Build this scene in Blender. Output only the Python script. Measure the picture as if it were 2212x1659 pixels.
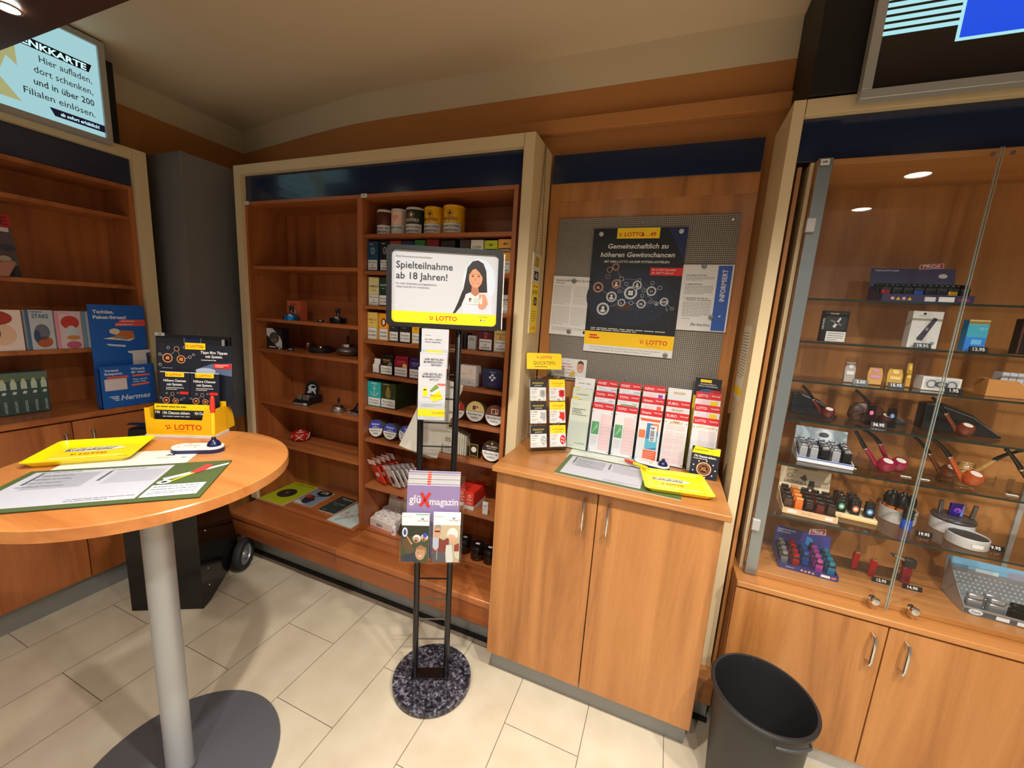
import bpy, math, random
from mathutils import Matrix, Vector
for o in list(bpy.data.objects): bpy.data.objects.remove(o)
S=bpy.context.scene; C=S.collection; PI=math.pi
rnd=random.Random(7)
# ---------------- camera, world, exposure ----------------
S.view_settings.view_transform='Standard'; S.view_settings.look='None'
S.view_settings.gamma=1.0; S.view_settings.use_curve_mapping=False
S.view_settings.exposure=-0.10
cd=bpy.data.cameras.new('camera'); cam=bpy.data.objects.new('camera',cd); C.objects.link(cam)
cd.sensor_width=36.0; cd.lens=13.860; cd.clip_start=0.01
def cam_axes(a,b,c):
    ca,sa,cb,sb,cc,sc=math.cos(a),math.sin(a),math.cos(b),math.sin(b),math.cos(c),math.sin(c)
    base=Matrix(((1,0,0),(0,0,-1),(0,1,0)))
    yaw=Matrix(((ca,-sa,0),(sa,ca,0),(0,0,1)))
    pit=Matrix(((1,0,0),(0,cb,-sb),(0,sb,cb)))
    rol=Matrix(((cc,-sc,0),(sc,cc,0),(0,0,1)))
    return rol@pit@base@yaw
Rm=cam_axes(-0.3693194,0.17291036,0.0626392)
m=Matrix((Rm[0],-Rm[1],-Rm[2])).transposed().to_4x4()
m.translation=Vector((0,0,1.644)); cam.matrix_world=m
S.camera=cam
w=bpy.data.worlds.new('world'); S.world=w; w.use_nodes=True
w.node_tree.nodes['Background'].inputs[0].default_value=(1.0,0.91,0.82,1)
w.node_tree.nodes['Background'].inputs[1].default_value=0.37
# downlights: (x, y, z, watts, spot half-angle). The lamps' own light, built as lamps further down
LAMPS=[(-1.30,0.50,2.5,42),(-2.04,0.709,2.5,3),(-0.45,0.55,2.5,150),(0.42,0.50,2.5,130),(1.096,0.486,2.5,170),
       (1.098,-0.18,2.5,90),(-0.45,-0.75,2.5,140),(-1.5,-0.75,2.5,8),(0.42,-0.75,2.5,80),(-0.9,-1.9,2.5,110)]

# ---------------- materials ----------------
def lin(c):
    if isinstance(c,str): c=tuple(int(c[i:i+2],16)/255 for i in (0,2,4))
    return tuple((v/12.92 if v<=0.04045 else ((v+0.055)/1.055)**2.4) for v in c[:3])+(1.0,)
_m={}
def mat(c,r=0.5,metal=0.0,coat=0.0,key=None):
    k=key or (c,r,metal,coat)
    if k in _m: return _m[k]
    M=bpy.data.materials.new('m_'+str(k)); M.use_nodes=True
    p=M.node_tree.nodes['Principled BSDF']
    bc=lin(c); q_=.80 if min(bc[:3])>.62 else 1.0
    p.inputs['Base Color'].default_value=tuple(v*q_ for v in bc[:3])+(1,); p.inputs['Roughness'].default_value=r
    p.inputs['Metallic'].default_value=metal; p.inputs['Coat Weight'].default_value=coat
    p.inputs['Coat Roughness'].default_value=0.05
    nt=M.node_tree; n=nt.nodes.new('ShaderNodeTexNoise'); n.inputs['Scale'].default_value=35
    t=nt.nodes.new('ShaderNodeTexCoord'); nt.links.new(t.outputs['Object'],n.inputs['Vector'])
    mr=nt.nodes.new('ShaderNodeMapRange'); mr.inputs[3].default_value=max(0,r-0.04); mr.inputs[4].default_value=min(1,r+0.04)
    nt.links.new(n.outputs[0],mr.inputs[0]); nt.links.new(mr.outputs[0],p.inputs['Roughness'])
    _m[k]=M; return M
def emis(c,s):
    k=('e',c,s)
    if k in _m: return _m[k]
    M=bpy.data.materials.new('glow_'+str(c)); M.use_nodes=True; nt=M.node_tree
    p=nt.nodes['Principled BSDF']; p.inputs['Base Color'].default_value=(0.02,0.02,0.02,1); p.inputs['Roughness'].default_value=.15
    p.inputs['Emission Color'].default_value=lin(c); p.inputs['Emission Strength'].default_value=s
    _m[k]=M; return M
def clear(tint=(0.96,0.97,0.96),ior=1.45,rough=0.0,key='clear'):
    k=(key,tint,ior)
    if k in _m: return _m[k]
    M=bpy.data.materials.new(key); M.use_nodes=True; nt=M.node_tree; nt.nodes.clear()
    o=nt.nodes.new('ShaderNodeOutputMaterial'); mx=nt.nodes.new('ShaderNodeMixShader')
    f=nt.nodes.new('ShaderNodeFresnel'); f.inputs[0].default_value=ior
    a=nt.nodes.new('ShaderNodeBsdfTransparent'); a.inputs[0].default_value=tint+(1,)
    g=nt.nodes.new('ShaderNodeBsdfGlossy'); g.inputs['Roughness'].default_value=rough
    ge=nt.nodes.new('ShaderNodeNewGeometry'); sb=nt.nodes.new('ShaderNodeMath'); sb.operation='SUBTRACT'; sb.inputs[0].default_value=1.0; nt.links.new(ge.outputs['Backfacing'],sb.inputs[1])
    ml=nt.nodes.new('ShaderNodeMath'); ml.operation='MULTIPLY'; nt.links.new(f.outputs[0],ml.inputs[0]); nt.links.new(sb.outputs[0],ml.inputs[1])
    nt.links.new(ml.outputs[0],mx.inputs[0]); nt.links.new(a.outputs[0],mx.inputs[1]); nt.links.new(g.outputs[0],mx.inputs[2])
    nt.links.new(mx.outputs[0],o.inputs[0]); _m[k]=M; return M
def wood(axis='Z',c1='B5783F',c2='8E5728',c3='C98C50',rough=0.34,key='cherry'):
    k=(key,axis,c1)
    if k in _m: return _m[k]
    M=bpy.data.materials.new(key+'_'+axis); M.use_nodes=True; nt=M.node_tree; L=nt.links
    p=nt.nodes['Principled BSDF']
    t=nt.nodes.new('ShaderNodeTexCoord'); mp=nt.nodes.new('ShaderNodeMapping')
    oi=nt.nodes.new('ShaderNodeObjectInfo'); ad=nt.nodes.new('ShaderNodeVectorMath'); ad.operation='ADD'
    ml=nt.nodes.new('ShaderNodeMath'); ml.operation='MULTIPLY'; ml.inputs[1].default_value=13.0
    L.new(oi.outputs['Random'],ml.inputs[0]); L.new(t.outputs['Object'],ad.inputs[0]); L.new(ml.outputs[0],ad.inputs[1])
    L.new(ad.outputs[0],mp.inputs[0])
    s={'X':(0.5,7,7),'Y':(7,0.5,7),'Z':(7,7,0.5)}[axis]
    mp.inputs['Scale'].default_value=s
    n=nt.nodes.new('ShaderNodeTexNoise'); n.inputs['Scale'].default_value=1.0; n.inputs['Detail'].default_value=7; n.inputs['Distortion'].default_value=0.9; n.inputs['Roughness'].default_value=.62
    L.new(mp.outputs[0],n.inputs[0])
    cr=nt.nodes.new('ShaderNodeValToRGB'); e=cr.color_ramp.elements
    e[0].position=.30; e[0].color=lin(c2); e[1].position=.72; e[1].color=lin(c3)
    q=cr.color_ramp.elements.new(.5); q.color=lin(c1)
    L.new(n.outputs[0],cr.inputs[0])
    # fine pores
    mp2=nt.nodes.new('ShaderNodeMapping'); mp2.inputs['Scale'].default_value=tuple(v*14 for v in s)
    L.new(ad.outputs[0],mp2.inputs[0])
    n2=nt.nodes.new('ShaderNodeTexNoise'); n2.inputs['Detail'].default_value=3; L.new(mp2.outputs[0],n2.inputs[0])
    mx=nt.nodes.new('ShaderNodeMixRGB'); mx.blend_type='MULTIPLY'; mx.inputs[0].default_value=.22
    L.new(cr.outputs[0],mx.inputs[1]); L.new(n2.outputs[0],mx.inputs[2])
    g=nt.nodes.new('ShaderNodeGamma'); g.inputs[1].default_value=1.0; L.new(mx.outputs[0],g.inputs[0])
    L.new(g.outputs[0],p.inputs['Base Color']); p.inputs['Roughness'].default_value=rough
    p.inputs['Coat Weight'].default_value=.12; p.inputs['Coat Roughness'].default_value=.2
    _m[k]=M; return M
def dotted(base,hole,pitch,rad,key,rough=.55,metal=.0):
    if key in _m: return _m[key]
    M=bpy.data.materials.new(key); M.use_nodes=True; nt=M.node_tree; L=nt.links; p=nt.nodes['Principled BSDF']
    t=nt.nodes.new('ShaderNodeTexCoord'); sx=nt.nodes.new('ShaderNodeSeparateXYZ'); L.new(t.outputs['Object'],sx.inputs[0])
    def fr(sock):
        a=nt.nodes.new('ShaderNodeMath'); a.operation='DIVIDE'; a.inputs[1].default_value=pitch; L.new(sock,a.inputs[0])
        b=nt.nodes.new('ShaderNodeMath'); b.operation='FRACT'; L.new(a.outputs[0],b.inputs[0])
        c=nt.nodes.new('ShaderNodeMath'); c.operation='SUBTRACT'; c.inputs[1].default_value=.5; L.new(b.outputs[0],c.inputs[0])
        return c.outputs[0]
    hx=nt.nodes.new('ShaderNodeMath'); hx.operation='ADD'; L.new(sx.outputs[0],hx.inputs[0]); L.new(sx.outputs[1],hx.inputs[1])
    cb=nt.nodes.new('ShaderNodeCombineXYZ'); L.new(fr(hx.outputs[0]),cb.inputs[0]); L.new(fr(sx.outputs[2]),cb.inputs[1])
    ln=nt.nodes.new('ShaderNodeVectorMath'); ln.operation='LENGTH'; L.new(cb.outputs[0],ln.inputs[0])
    lt=nt.nodes.new('ShaderNodeMath'); lt.operation='LESS_THAN'; lt.inputs[1].default_value=rad; L.new(ln.outputs['Value'],lt.inputs[0])
    mx=nt.nodes.new('ShaderNodeMixRGB'); mx.inputs[1].default_value=lin(base); mx.inputs[2].default_value=lin(hole)
    L.new(lt.outputs[0],mx.inputs[0]); L.new(mx.outputs[0],p.inputs['Base Color']); p.inputs['Roughness'].default_value=rough; p.inputs['Metallic'].default_value=metal
    bp=nt.nodes.new('ShaderNodeBump'); bp.inputs['Strength'].default_value=.6; bp.inputs['Distance'].default_value=.002; bp.invert=True
    L.new(lt.outputs[0],bp.inputs['Height']); L.new(bp.outputs[0],p.inputs['Normal'])
    _m[key]=M; return M
def marble(key='marble'):
    if key in _m: return _m[key]
    M=bpy.data.materials.new(key); M.use_nodes=True; nt=M.node_tree; L=nt.links; p=nt.nodes['Principled BSDF']
    t=nt.nodes.new('ShaderNodeTexCoord'); n=nt.nodes.new('ShaderNodeTexNoise'); n.inputs['Scale'].default_value=38; n.inputs['Detail'].default_value=9; n.inputs['Distortion'].default_value=2.2
    L.new(t.outputs['Object'],n.inputs[0])
    v=nt.nodes.new('ShaderNodeTexVoronoi'); v.inputs['Scale'].default_value=55; L.new(t.outputs['Object'],v.inputs[0])
    a=nt.nodes.new('ShaderNodeMath'); a.operation='MULTIPLY_ADD'; a.inputs[1].default_value=.25; L.new(v.outputs[0],a.inputs[0]); L.new(n.outputs[0],a.inputs[2])
    cr=nt.nodes.new('ShaderNodeValToRGB'); e=cr.color_ramp.elements
    e[0].position=.45; e[0].color=lin('16161B'); e[1].position=.86; e[1].color=lin('8F8C98')
    q=e.new(.62); q.color=lin('2B2B33'); q=e.new(.72); q.color=lin('55535F')
    L.new(a.outputs[0],cr.inputs[0]); L.new(cr.outputs[0],p.inputs['Base Color']); p.inputs['Roughness'].default_value=.12
    _m[key]=M; return M
def floor_mat():
    M=bpy.data.materials.new('floor_tiles'); M.use_nodes=True; nt=M.node_tree; L=nt.links; p=nt.nodes['Principled BSDF']
    t=nt.nodes.new('ShaderNodeTexCoord'); sx=nt.nodes.new('ShaderNodeSeparateXYZ'); L.new(t.outputs['Object'],sx.inputs[0])
    ay=nt.nodes.new('ShaderNodeMath'); ay.operation='SUBTRACT'; ay.inputs[1].default_value=1.5835; L.new(sx.outputs[1],ay.inputs[0])
    ax=nt.nodes.new('ShaderNodeMath'); ax.operation='ADD'; ax.inputs[1].default_value=.4357; L.new(sx.outputs[0],ax.inputs[0])
    cb=nt.nodes.new('ShaderNodeCombineXYZ'); L.new(ay.outputs[0],cb.inputs[0]); L.new(ax.outputs[0],cb.inputs[1])
    b=nt.nodes.new('ShaderNodeTexBrick'); L.new(cb.outputs[0],b.inputs[0])
    b.inputs['Scale'].default_value=1; b.inputs['Mortar Size'].default_value=.0016; b.inputs['Mortar Smooth'].default_value=.2
    b.inputs['Brick Width'].default_value=.605; b.inputs['Row Height'].default_value=.3045; b.offset=.5; b.offset_frequency=2
    b.inputs['Color1'].default_value=lin('CABFA9'); b.inputs['Color2'].default_value=lin('C5B9A2'); b.inputs['Mortar'].default_value=lin('6F6250')
    n=nt.nodes.new('ShaderNodeTexNoise'); n.inputs['Scale'].default_value=7; n.inputs['Detail'].default_value=8; L.new(t.outputs['Object'],n.inputs[0])
    cr=nt.nodes.new('ShaderNodeValToRGB'); cr.color_ramp.elements[0].position=.3; cr.color_ramp.elements[0].color=(.84,.81,.76,1); cr.color_ramp.elements[1].position=.65; cr.color_ramp.elements[1].color=(1,1,1,1)
    L.new(n.outputs[0],cr.inputs[0])
    mx=nt.nodes.new('ShaderNodeMixRGB'); mx.blend_type='MULTIPLY'; mx.inputs[0].default_value=.8; L.new(b.outputs['Color'],mx.inputs[1]); L.new(cr.outputs[0],mx.inputs[2])
    L.new(mx.outputs[0],p.inputs['Base Color']); p.inputs['Roughness'].default_value=.42
    bp=nt.nodes.new('ShaderNodeBump'); bp.inputs['Strength'].default_value=.5; bp.inputs['Distance'].default_value=.002; bp.invert=True
    L.new(b.outputs['Fac'],bp.inputs['Height']); L.new(bp.outputs[0],p.inputs['Normal'])
    return M
def plaster(c,key,sc=60,rough=.85):
    if key in _m: return _m[key]
    M=bpy.data.materials.new(key); M.use_nodes=True; nt=M.node_tree; L=nt.links; p=nt.nodes['Principled BSDF']
    t=nt.nodes.new('ShaderNodeTexCoord'); n=nt.nodes.new('ShaderNodeTexNoise'); n.inputs['Scale'].default_value=sc; n.inputs['Detail'].default_value=5; L.new(t.outputs['Object'],n.inputs[0])
    p.inputs['Base Color'].default_value=lin(c); p.inputs['Roughness'].default_value=rough
    bp=nt.nodes.new('ShaderNodeBump'); bp.inputs['Strength'].default_value=.12; bp.inputs['Distance'].default_value=.003; L.new(n.outputs[0],bp.inputs['Height']); L.new(bp.outputs[0],p.inputs['Normal'])
    _m[key]=M; return M
WZ,WX,WY=wood('Z'),wood('X'),wood('Y')
_rw=lambda a: wood(a,'AE6535','88471F','C0763F',.34,'red_cherry')
RZ_,RX_,RY_=_rw('Z'),_rw('X'),_rw('Y')
CREAM=mat('D8C39A',.5,key='cream_laminate'); NAVY=mat('222D48',.16,0,.3,key='navy_gloss'); ALU=mat('B4B4B2',.38,.35,key='aluminium')
GREYP=mat('8F908D',.45,.3,key='grey_plinth'); BLACK=mat('060607',.6,key='black_plastic'); CHROME=mat('E6E6E6',.12,1.0,key='chrome')
WHITE=mat('F1EFEA',.55,key='white_paper'); GLASS=clear((.985,.992,.988),1.5,key='glass'); ACR=clear((.97,.98,.985),1.45,key='acrylic')
GEDGE=mat('1C2B26',.2,key='glass_edge'); YEL='F7D308'; RED='D32418'; DK='14161C'; INK='1A1A1A'

# ---------------- mesh collector ----------------
_tx={}
def text_mesh(s,bold,sh):
    k=(s,bold,sh)
    if k in _tx: return _tx[k]
    cu=bpy.data.curves.new('t','FONT'); cu.body=s; cu.size=1.0; cu.offset=bold; cu.shear=sh; cu.resolution_u=2
    o=bpy.data.objects.new('t',cu); C.objects.link(o)
    dg=bpy.context.evaluated_depsgraph_get(); me=bpy.data.meshes.new_from_object(o.evaluated_get(dg))
    vs=[(v.co.x,v.co.y) for v in me.vertices]; fs=[tuple(p.vertices) for p in me.polygons]
    bpy.data.objects.remove(o); bpy.data.meshes.remove(me); bpy.data.curves.remove(cu)
    if vs: x0=min(v[0] for v in vs); x1=max(v[0] for v in vs)
    else: x0=x1=0
    _tx[k]=(vs,fs,x0,x1); return _tx[k]
class MB:
    def __init__(s): s.v=[]; s.f=[]; s.mi=[]; s.sm=[]; s.ms=[]; s.M=Matrix(); s.fy=0.0; s.st=.0004
    def mx(s,m):
        if isinstance(m,str): m=mat(m)
        if m not in s.ms: s.ms.append(m)
        return s.ms.index(m)
    def add(s,vs,fs,m,smooth=False):
        b=len(s.v); s.v+=[tuple(s.M@Vector(v)) for v in vs]; i=s.mx(m)
        for f in fs: s.f.append(tuple(b+k for k in f)); s.mi.append(i); s.sm.append(smooth)
        return s
    def box(s,x0,x1,y0,y1,z0,z1,m):
        vs=[(x,y,z) for x in (x0,x1) for y in (y0,y1) for z in (z0,z1)]
        return s.add(vs,[(0,1,3,2),(4,6,7,5),(0,4,5,1),(2,3,7,6),(0,2,6,4),(1,5,7,3)],m)
    def prism(s,pts,a,b,m,ax='y'):       # pts polygon extruded along an axis
        f={'y':lambda p,q:(p[0],q,p[1]),'x':lambda p,q:(q,p[0],p[1]),'z':lambda p,q:(p[0],p[1],q)}[ax]
        n=len(pts); vs=[f(p,a) for p in pts]+[f(p,b) for p in pts]
        return s.add(vs,[tuple(range(n))[::-1],tuple(range(n,2*n))]+[(i,(i+1)%n,n+(i+1)%n,n+i) for i in range(n)],m)
    def lathe(s,prof,m,c=(0,0,0),seg=28,smooth=True,sx=1,sy=1,cap=True):
        vs=[];fs=[]
        for r,z in prof:
            for k in range(seg):
                a=2*PI*k/seg; vs.append((c[0]+r*sx*math.cos(a),c[1]+r*sy*math.sin(a),c[2]+z))
        for i in range(len(prof)-1):
            for k in range(seg):
                a,b=i*seg+k,i*seg+(k+1)%seg; fs.append((a,b,b+seg,a+seg))
        if cap and prof[0][0]>1e-6: fs.append(tuple(range(seg))[::-1])
        if cap and prof[-1][0]>1e-6: n=(len(prof)-1)*seg; fs.append(tuple(range(n,n+seg)))
        return s.add(vs,fs,m,smooth)
    def cyl(s,c,r,h,m,seg=24,r2=None): return s.lathe([(r,0),(r2 if r2 is not None else r,h)],m,c,seg)
    def tube(s,pts,r,m,seg=10,caps=True):
        pts=[Vector(p) for p in pts]; n=len(pts); vs=[];fs=[]
        rs=r if isinstance(r,(list,tuple)) else [r]*n
        up=Vector((0,0,1)); d0=(pts[1]-pts[0]).normalized()
        if abs(d0.dot(up))>.9: up=Vector((1,0,0))
        u=d0.cross(up).normalized()
        for i,p in enumerate(pts):
            d=(pts[min(i+1,n-1)]-pts[max(i-1,0)]).normalized()
            u=(u-d*u.dot(d)).normalized(); v=d.cross(u)
            for k in range(seg):
                a=2*PI*k/seg; vs.append(tuple(p+(u*math.cos(a)+v*math.sin(a))*rs[i]))
        for i in range(n-1):
            for k in range(seg):
                a,b=i*seg+k,i*seg+(k+1)%seg; fs.append((a,b,b+seg,a+seg))
        if caps: fs+=[tuple(range(seg))[::-1],tuple(range((n-1)*seg,n*seg))]
        return s.add(vs,fs,m,True)
    # ---- print on the front face (facing -y), x right, z up
    def R(s,x0,z0,x1,z1,c,l=1):
        y=s.fy-l*s.st; return s.add([(x0,y,z0),(x1,y,z0),(x1,y,z1),(x0,y,z1)],[(0,1,2,3)],c)
    def P(s,pts,c,l=1):
        y=s.fy-l*s.st; return s.add([(p[0],y,p[1]) for p in pts],[tuple(range(len(pts)))],c)
    def D(s,x,z,rx,rz,c,l=1,seg=22):
        return s.P([(x+rx*math.cos(2*PI*k/seg),z+rz*math.sin(2*PI*k/seg)) for k in range(seg)],c,l)
    def O(s,x,z,r,w,c,l=1,seg=26):
        y=s.fy-l*s.st; vs=[]
        for q in (r,r-w):
            vs+=[(x+q*math.cos(2*PI*k/seg),y,z+q*math.sin(2*PI*k/seg)) for k in range(seg)]
        return s.add(vs,[(k,(k+1)%seg,seg+(k+1)%seg,seg+k) for k in range(seg)],c)
    def Ln(s,x0,z0,x1,z1,w,c,l=1):
        dx,dz=x1-x0,z1-z0; q=math.hypot(dx,dz) or 1; nx,nz=-dz/q*w/2,dx/q*w/2
        return s.P([(x0+nx,z0+nz),(x0-nx,z0-nz),(x1-nx,z1-nz),(x1+nx,z1+nz)],c,l)
    def T(s,t,x,z,h,c,l=2,al='L',b=0.0,sh=0.0,w=None,vert=False):
        vs,fs,x0,x1=text_mesh(t,b,sh)
        if not fs: return s
        k=h/0.72; kx=k if w is None else w/(x1-x0)
        off={'L':-x0,'C':-(x0+x1)/2,'R':-x1}[al]; y=s.fy-l*s.st
        if vert: P=[(x-v[1]*k,y,z+(v[0]+off)*kx) for v in vs]
        else: P=[(x+(v[0]+off)*kx,y,z+v[1]*k) for v in vs]
        return s.add(P,fs,c)
    def lines(s,x0,x1,z,n,dz,h,c='55555A',l=2,seed=1):
        r=random.Random(seed)
        for i in range(n):
            a=x0
            while a<x1-.002:
                e=min(x1,a+(x1-x0)*r.uniform(.05,.16)); s.R(a,z-i*dz,e,z-i*dz+h,c,l); a=e+(x1-x0)*.018
                if i==n-1 and a>x0+(x1-x0)*.6: break
        return s
    def build(s,name,parent=None,loc=(0,0,0),rot=(0,0,0),bev=0,label=None):
        me=bpy.data.meshes.new(name); me.from_pydata(s.v,[],s.f)
        for M in s.ms: me.materials.append(M)
        for p,i,q in zip(me.polygons,s.mi,s.sm): p.material_index=i; p.use_smooth=q
        me.set_sharp_from_angle(angle=R_(42)); me.update()
        o=bpy.data.objects.new(name,me); C.objects.link(o); o.location=loc; o.rotation_euler=rot
        if parent: o.parent=parent
        if label: o['label']=label
        if bev:
            b=o.modifiers.new('bevel','BEVEL'); b.width=bev; b.segments=2; b.limit_method='ANGLE'; b.angle_limit=R_(50)
        return o
def R_(a): return math.radians(a)
def tag(o,label=None,cat=None,group=None,kind=None):
    for k,v in (('label',label),('category',cat),('group',group),('kind',kind)):
        if v: o[k]=v
    return o
def thing(name,label,cat,loc=(0,0,0),rz=0,group=None,rx=0,ry=0):
    o=bpy.data.objects.new(name,None); C.objects.link(o); o.location=loc; o.rotation_euler=(rx,ry,rz); o.empty_display_size=.05
    return tag(o,label,cat,group)
def dup(r,loc,label,rz=None,group=None):
    n=r.copy(); C.objects.link(n); n.location=loc; n['label']=label
    if rz is not None: n.rotation_euler=(r.rotation_euler.x,r.rotation_euler.y,rz)
    if group: n['group']=group
    for ch in list(r.children):
        c=ch.copy(); C.objects.link(c); c.parent=n
        for g in list(ch.children):
            d=g.copy(); C.objects.link(d); d.parent=c
    return n
def Bx(name,parent,x0,x1,y0,y1,z0,z1,m,bev=.001,label=None):
    return MB().box(x0,x1,y0,y1,z0,z1,m).build(name,parent,bev=bev,label=label)
def lotto(mb,x,z,h,l=2,c=RED,txt=True,b=.012):
    # clover mark of four petals followed by the word
    r=h*.30
    for a,q in ((150,1),(60,.8),(-30,.9),(-110,1.1)):
        cx,cz=x+r*1.15*math.cos(R_(a)),z+h*.5+r*1.05*math.sin(R_(a)); mb.D(cx,cz,r*.62*q,r*.5*q,c,l,12)
    mb.D(x+r*.2,z+h*.5,r*.2,r*.2,c,l,8)
    if txt: mb.T('LOTTO',x+h*1.0,z,h,c,l,b=b)
# ---------------- room ----------------
def struct(name,mb,**k): return tag(mb.build(name,**k),kind='structure')
CEI=plaster('DCCBB0','ceiling_paint'); BEI=plaster('D6C8AC','beige_paint'); ORA=plaster('BC8048','orange_paint')
f=MB().box(-3.2,3.0,-3.0,2.3,-.05,0,floor_mat()); struct('floor',f)
struct('ceiling',MB().box(-3.2,3.0,-3.0,2.3,2.84,2.9,CEI))
def bend(z0,z1,m,off=0):
    P=[(-3.07,2.172),(-2.25,2.045),(-2.05,2.016),(-1.88,1.998),(-1.70,1.988),(-1.5,1.985),(3.0,1.985)]
    mb=MB(); n=len(P); vs=[]
    for x,y in P: vs+=[(x,y-off,z0),(x,y-off,z1),(x,y+.06,z0),(x,y+.06,z1)]
    fs=[]
    for i in range(n-1):
        a=i*4;b=a+4; fs+=[(a,b,b+1,a+1),(a+2,a+3,b+3,b+2),(a,a+2,b+2,b),(a+1,b+1,b+3,a+3)]
    mb.add(vs,fs,m); return mb
wb=bend(0,2.69,ORA); struct('wall_back',wb)
struct('trim_1',bend(2.69,2.84,BEI,.002))
struct('wall_left',MB().box(-3.13,-3.07,-3.0,2.2,0,2.69,ORA))
struct('trim_2',MB().box(-3.13,-3.068,-3.0,2.2,2.69,2.84,BEI))
struct('wall_right',MB().box(3.0,3.06,-3.0,2.2,0,2.84,BEI))
led=MB().box(-1.35,.372,1.94,1.985,2.497,2.557,ORA); struct('trim_3',led,bev=.003)
# lowered brown soffit that carries the downlights
SOFM=mat('4A3128',.45,key='brown_soffit')
struct('trim_4',MB().box(-3.07,3.0,-3.0,.82,2.50,2.60,SOFM),bev=.002)
_l=['small round downlight in the brown soffit above the left shelves','round downlight straight above the bistro table','round downlight above the middle of the floor','round downlight above the lottery counter','front round downlight above the glass display case','second round downlight behind the one above the display case','round downlight behind the camera in the middle row','round downlight behind the camera at the left','round downlight behind the camera at the right','farthest round downlight, deep behind the camera']
_o=[1,0,2,3,4,5,6,7,8,9]
for n_,i in enumerate(_o):
    x,y,z,wt=LAMPS[i]
    t=thing('downlight',_l[n_],'ceiling light',(x,y,z-.012),group='downlights in the brown soffit'); t.scale=(.5,.5,.5) if i==1 else (1,1,1)
    MB().lathe([(.053,0),(.066,0),(.066,.004),(.060,.011),(.053,.011),(.053,0)],ALU,cap=False).build('trim_ring',t)
    e=MB().lathe([(.0,.004),(.052,.004),(.052,.006),(0,.006)],emis('FFF0DC',45)); e.build('lamp',t)
    ld=bpy.data.lights.new('downlight_beam','SPOT'); ld.energy=wt; ld.color=(1,.94,.86); ld.spot_size=R_(146); ld.spot_blend=.85; ld.shadow_soft_size=.035
    lo=bpy.data.objects.new('downlight_beam',ld); C.objects.link(lo); lo.location=(0,0,-.004); lo.parent=t

# ---------------- back wall shelving unit (two bays) ----------------
YF=1.68; YU=1.70; YB=1.962
t=thing('shelving_unit','tall cherry wood shelf wall of two bays in a cream surround, navy band on top','shelf',(0,0,0))
Bx('surround_post',t,-.69+.028,-.614,YF,1.925,.334,2.398,CREAM); 
Bx('surround_post',t,-2.473,-2.42,YF,1.80,.334,2.398,CREAM)
Bx('surround_top',t,-2.42,-.664,YF,1.80,2.347,2.398,CREAM)
Bx('surround_post',t,-.664,-.662,YF,1.70,.34,2.347,CREAM)
for x0,x1 in ((-2.42,-1.558),(-1.555,-.666)): Bx('navy_fascia',t,x0,x1,1.712,1.724,2.203,2.347,NAVY)
Bx('side_panel',t,-2.42,-2.40,YU,YB,.334,2.203,RZ_); Bx('divider_panel',t,-1.575,-1.542,YU,YB,.334,2.203,RZ_); Bx('side_panel',t,-.705,-.684,YU,YB,.334,2.203,RZ_)
Bx('top_panel',t,-2.40,-1.575,YU,YB,2.185,2.203,RX_); Bx('top_panel',t,-1.542,-.705,YU,YB,2.185,2.203,RX_)
Bx('back_panel',t,-2.40,-1.575,YB,YB+.012,.334,2.2,RZ_); Bx('back_panel',t,-1.542,-.705,YB,YB+.012,.334,2.2,RZ_)
Bx('back_rail',t,-2.40,-1.575,YB-.02,YB,1.53,1.66,RX_)
LZ=[1.842,1.531,1.340,1.005,.740]; RZ=[2.012,1.828,1.648,1.463,1.277,1.090,.902,.623,.340]
for z in LZ: Bx('shelf',t,-2.40,-1.575,1.722,YB,z-.019,z,RX_)
Bx('shelf',t,-2.40,-1.575,1.66,YB,.335,.348,RX_)
for z in RZ:
    s=Bx('shelf',t,-1.542,-.705,1.712,YB,max(z-.019,.3345),z-.001,RX_)
    if z<1.9: MB().box(-1.540,-.707,1.706,1.7085,max(z-.018,.335),z+.012,ACR).build('acrylic_edge',s)
for x in (-2.41,-1.54):
    mb=MB().box(x-.004,x+.03,1.694,1.699,2.186,2.204,WHITE); mb.fy=1.694; mb.T('100',x+.013,2.192,.007,INK,al='C',b=.03); mb.build('number_plate',t)
for z in (1.79,1.50,1.31): MB().tube([(-2.40,1.745,z),(-2.386,1.745,z)],.004,CHROME).build('shelf_pin',t)
b=thing('bench','low cherry wood bench base running along under the tall shelf wall','bench',(0,0,0))
Bx('lid',b,-2.42,-1.553,1.492,1.95,.297,.333,RX_,.006)
Bx('lid',b,-1.549,-.608,1.488,1.95,.297,.333,RX_,.006)
Bx('drawer_front',b,-2.42,-1.553,1.50,1.52,.195,.291,RX_,.002); Bx('drawer_front',b,-1.549,-.608,1.497,1.517,.195,.291,RX_,.002)
Bx('carcass',b,-2.42,-.61,1.525,1.95,.197,.296,RX_)
Bx('plinth',b,-2.42,-1.49,1.62,1.64,.02,.14,GREYP); Bx('plinth',b,-1.487,-.608,1.62,1.64,.02,.14,GREYP)
Bx('floor_strip',b,-2.45,-.608,1.608,1.618,0,.022,BLACK)
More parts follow.
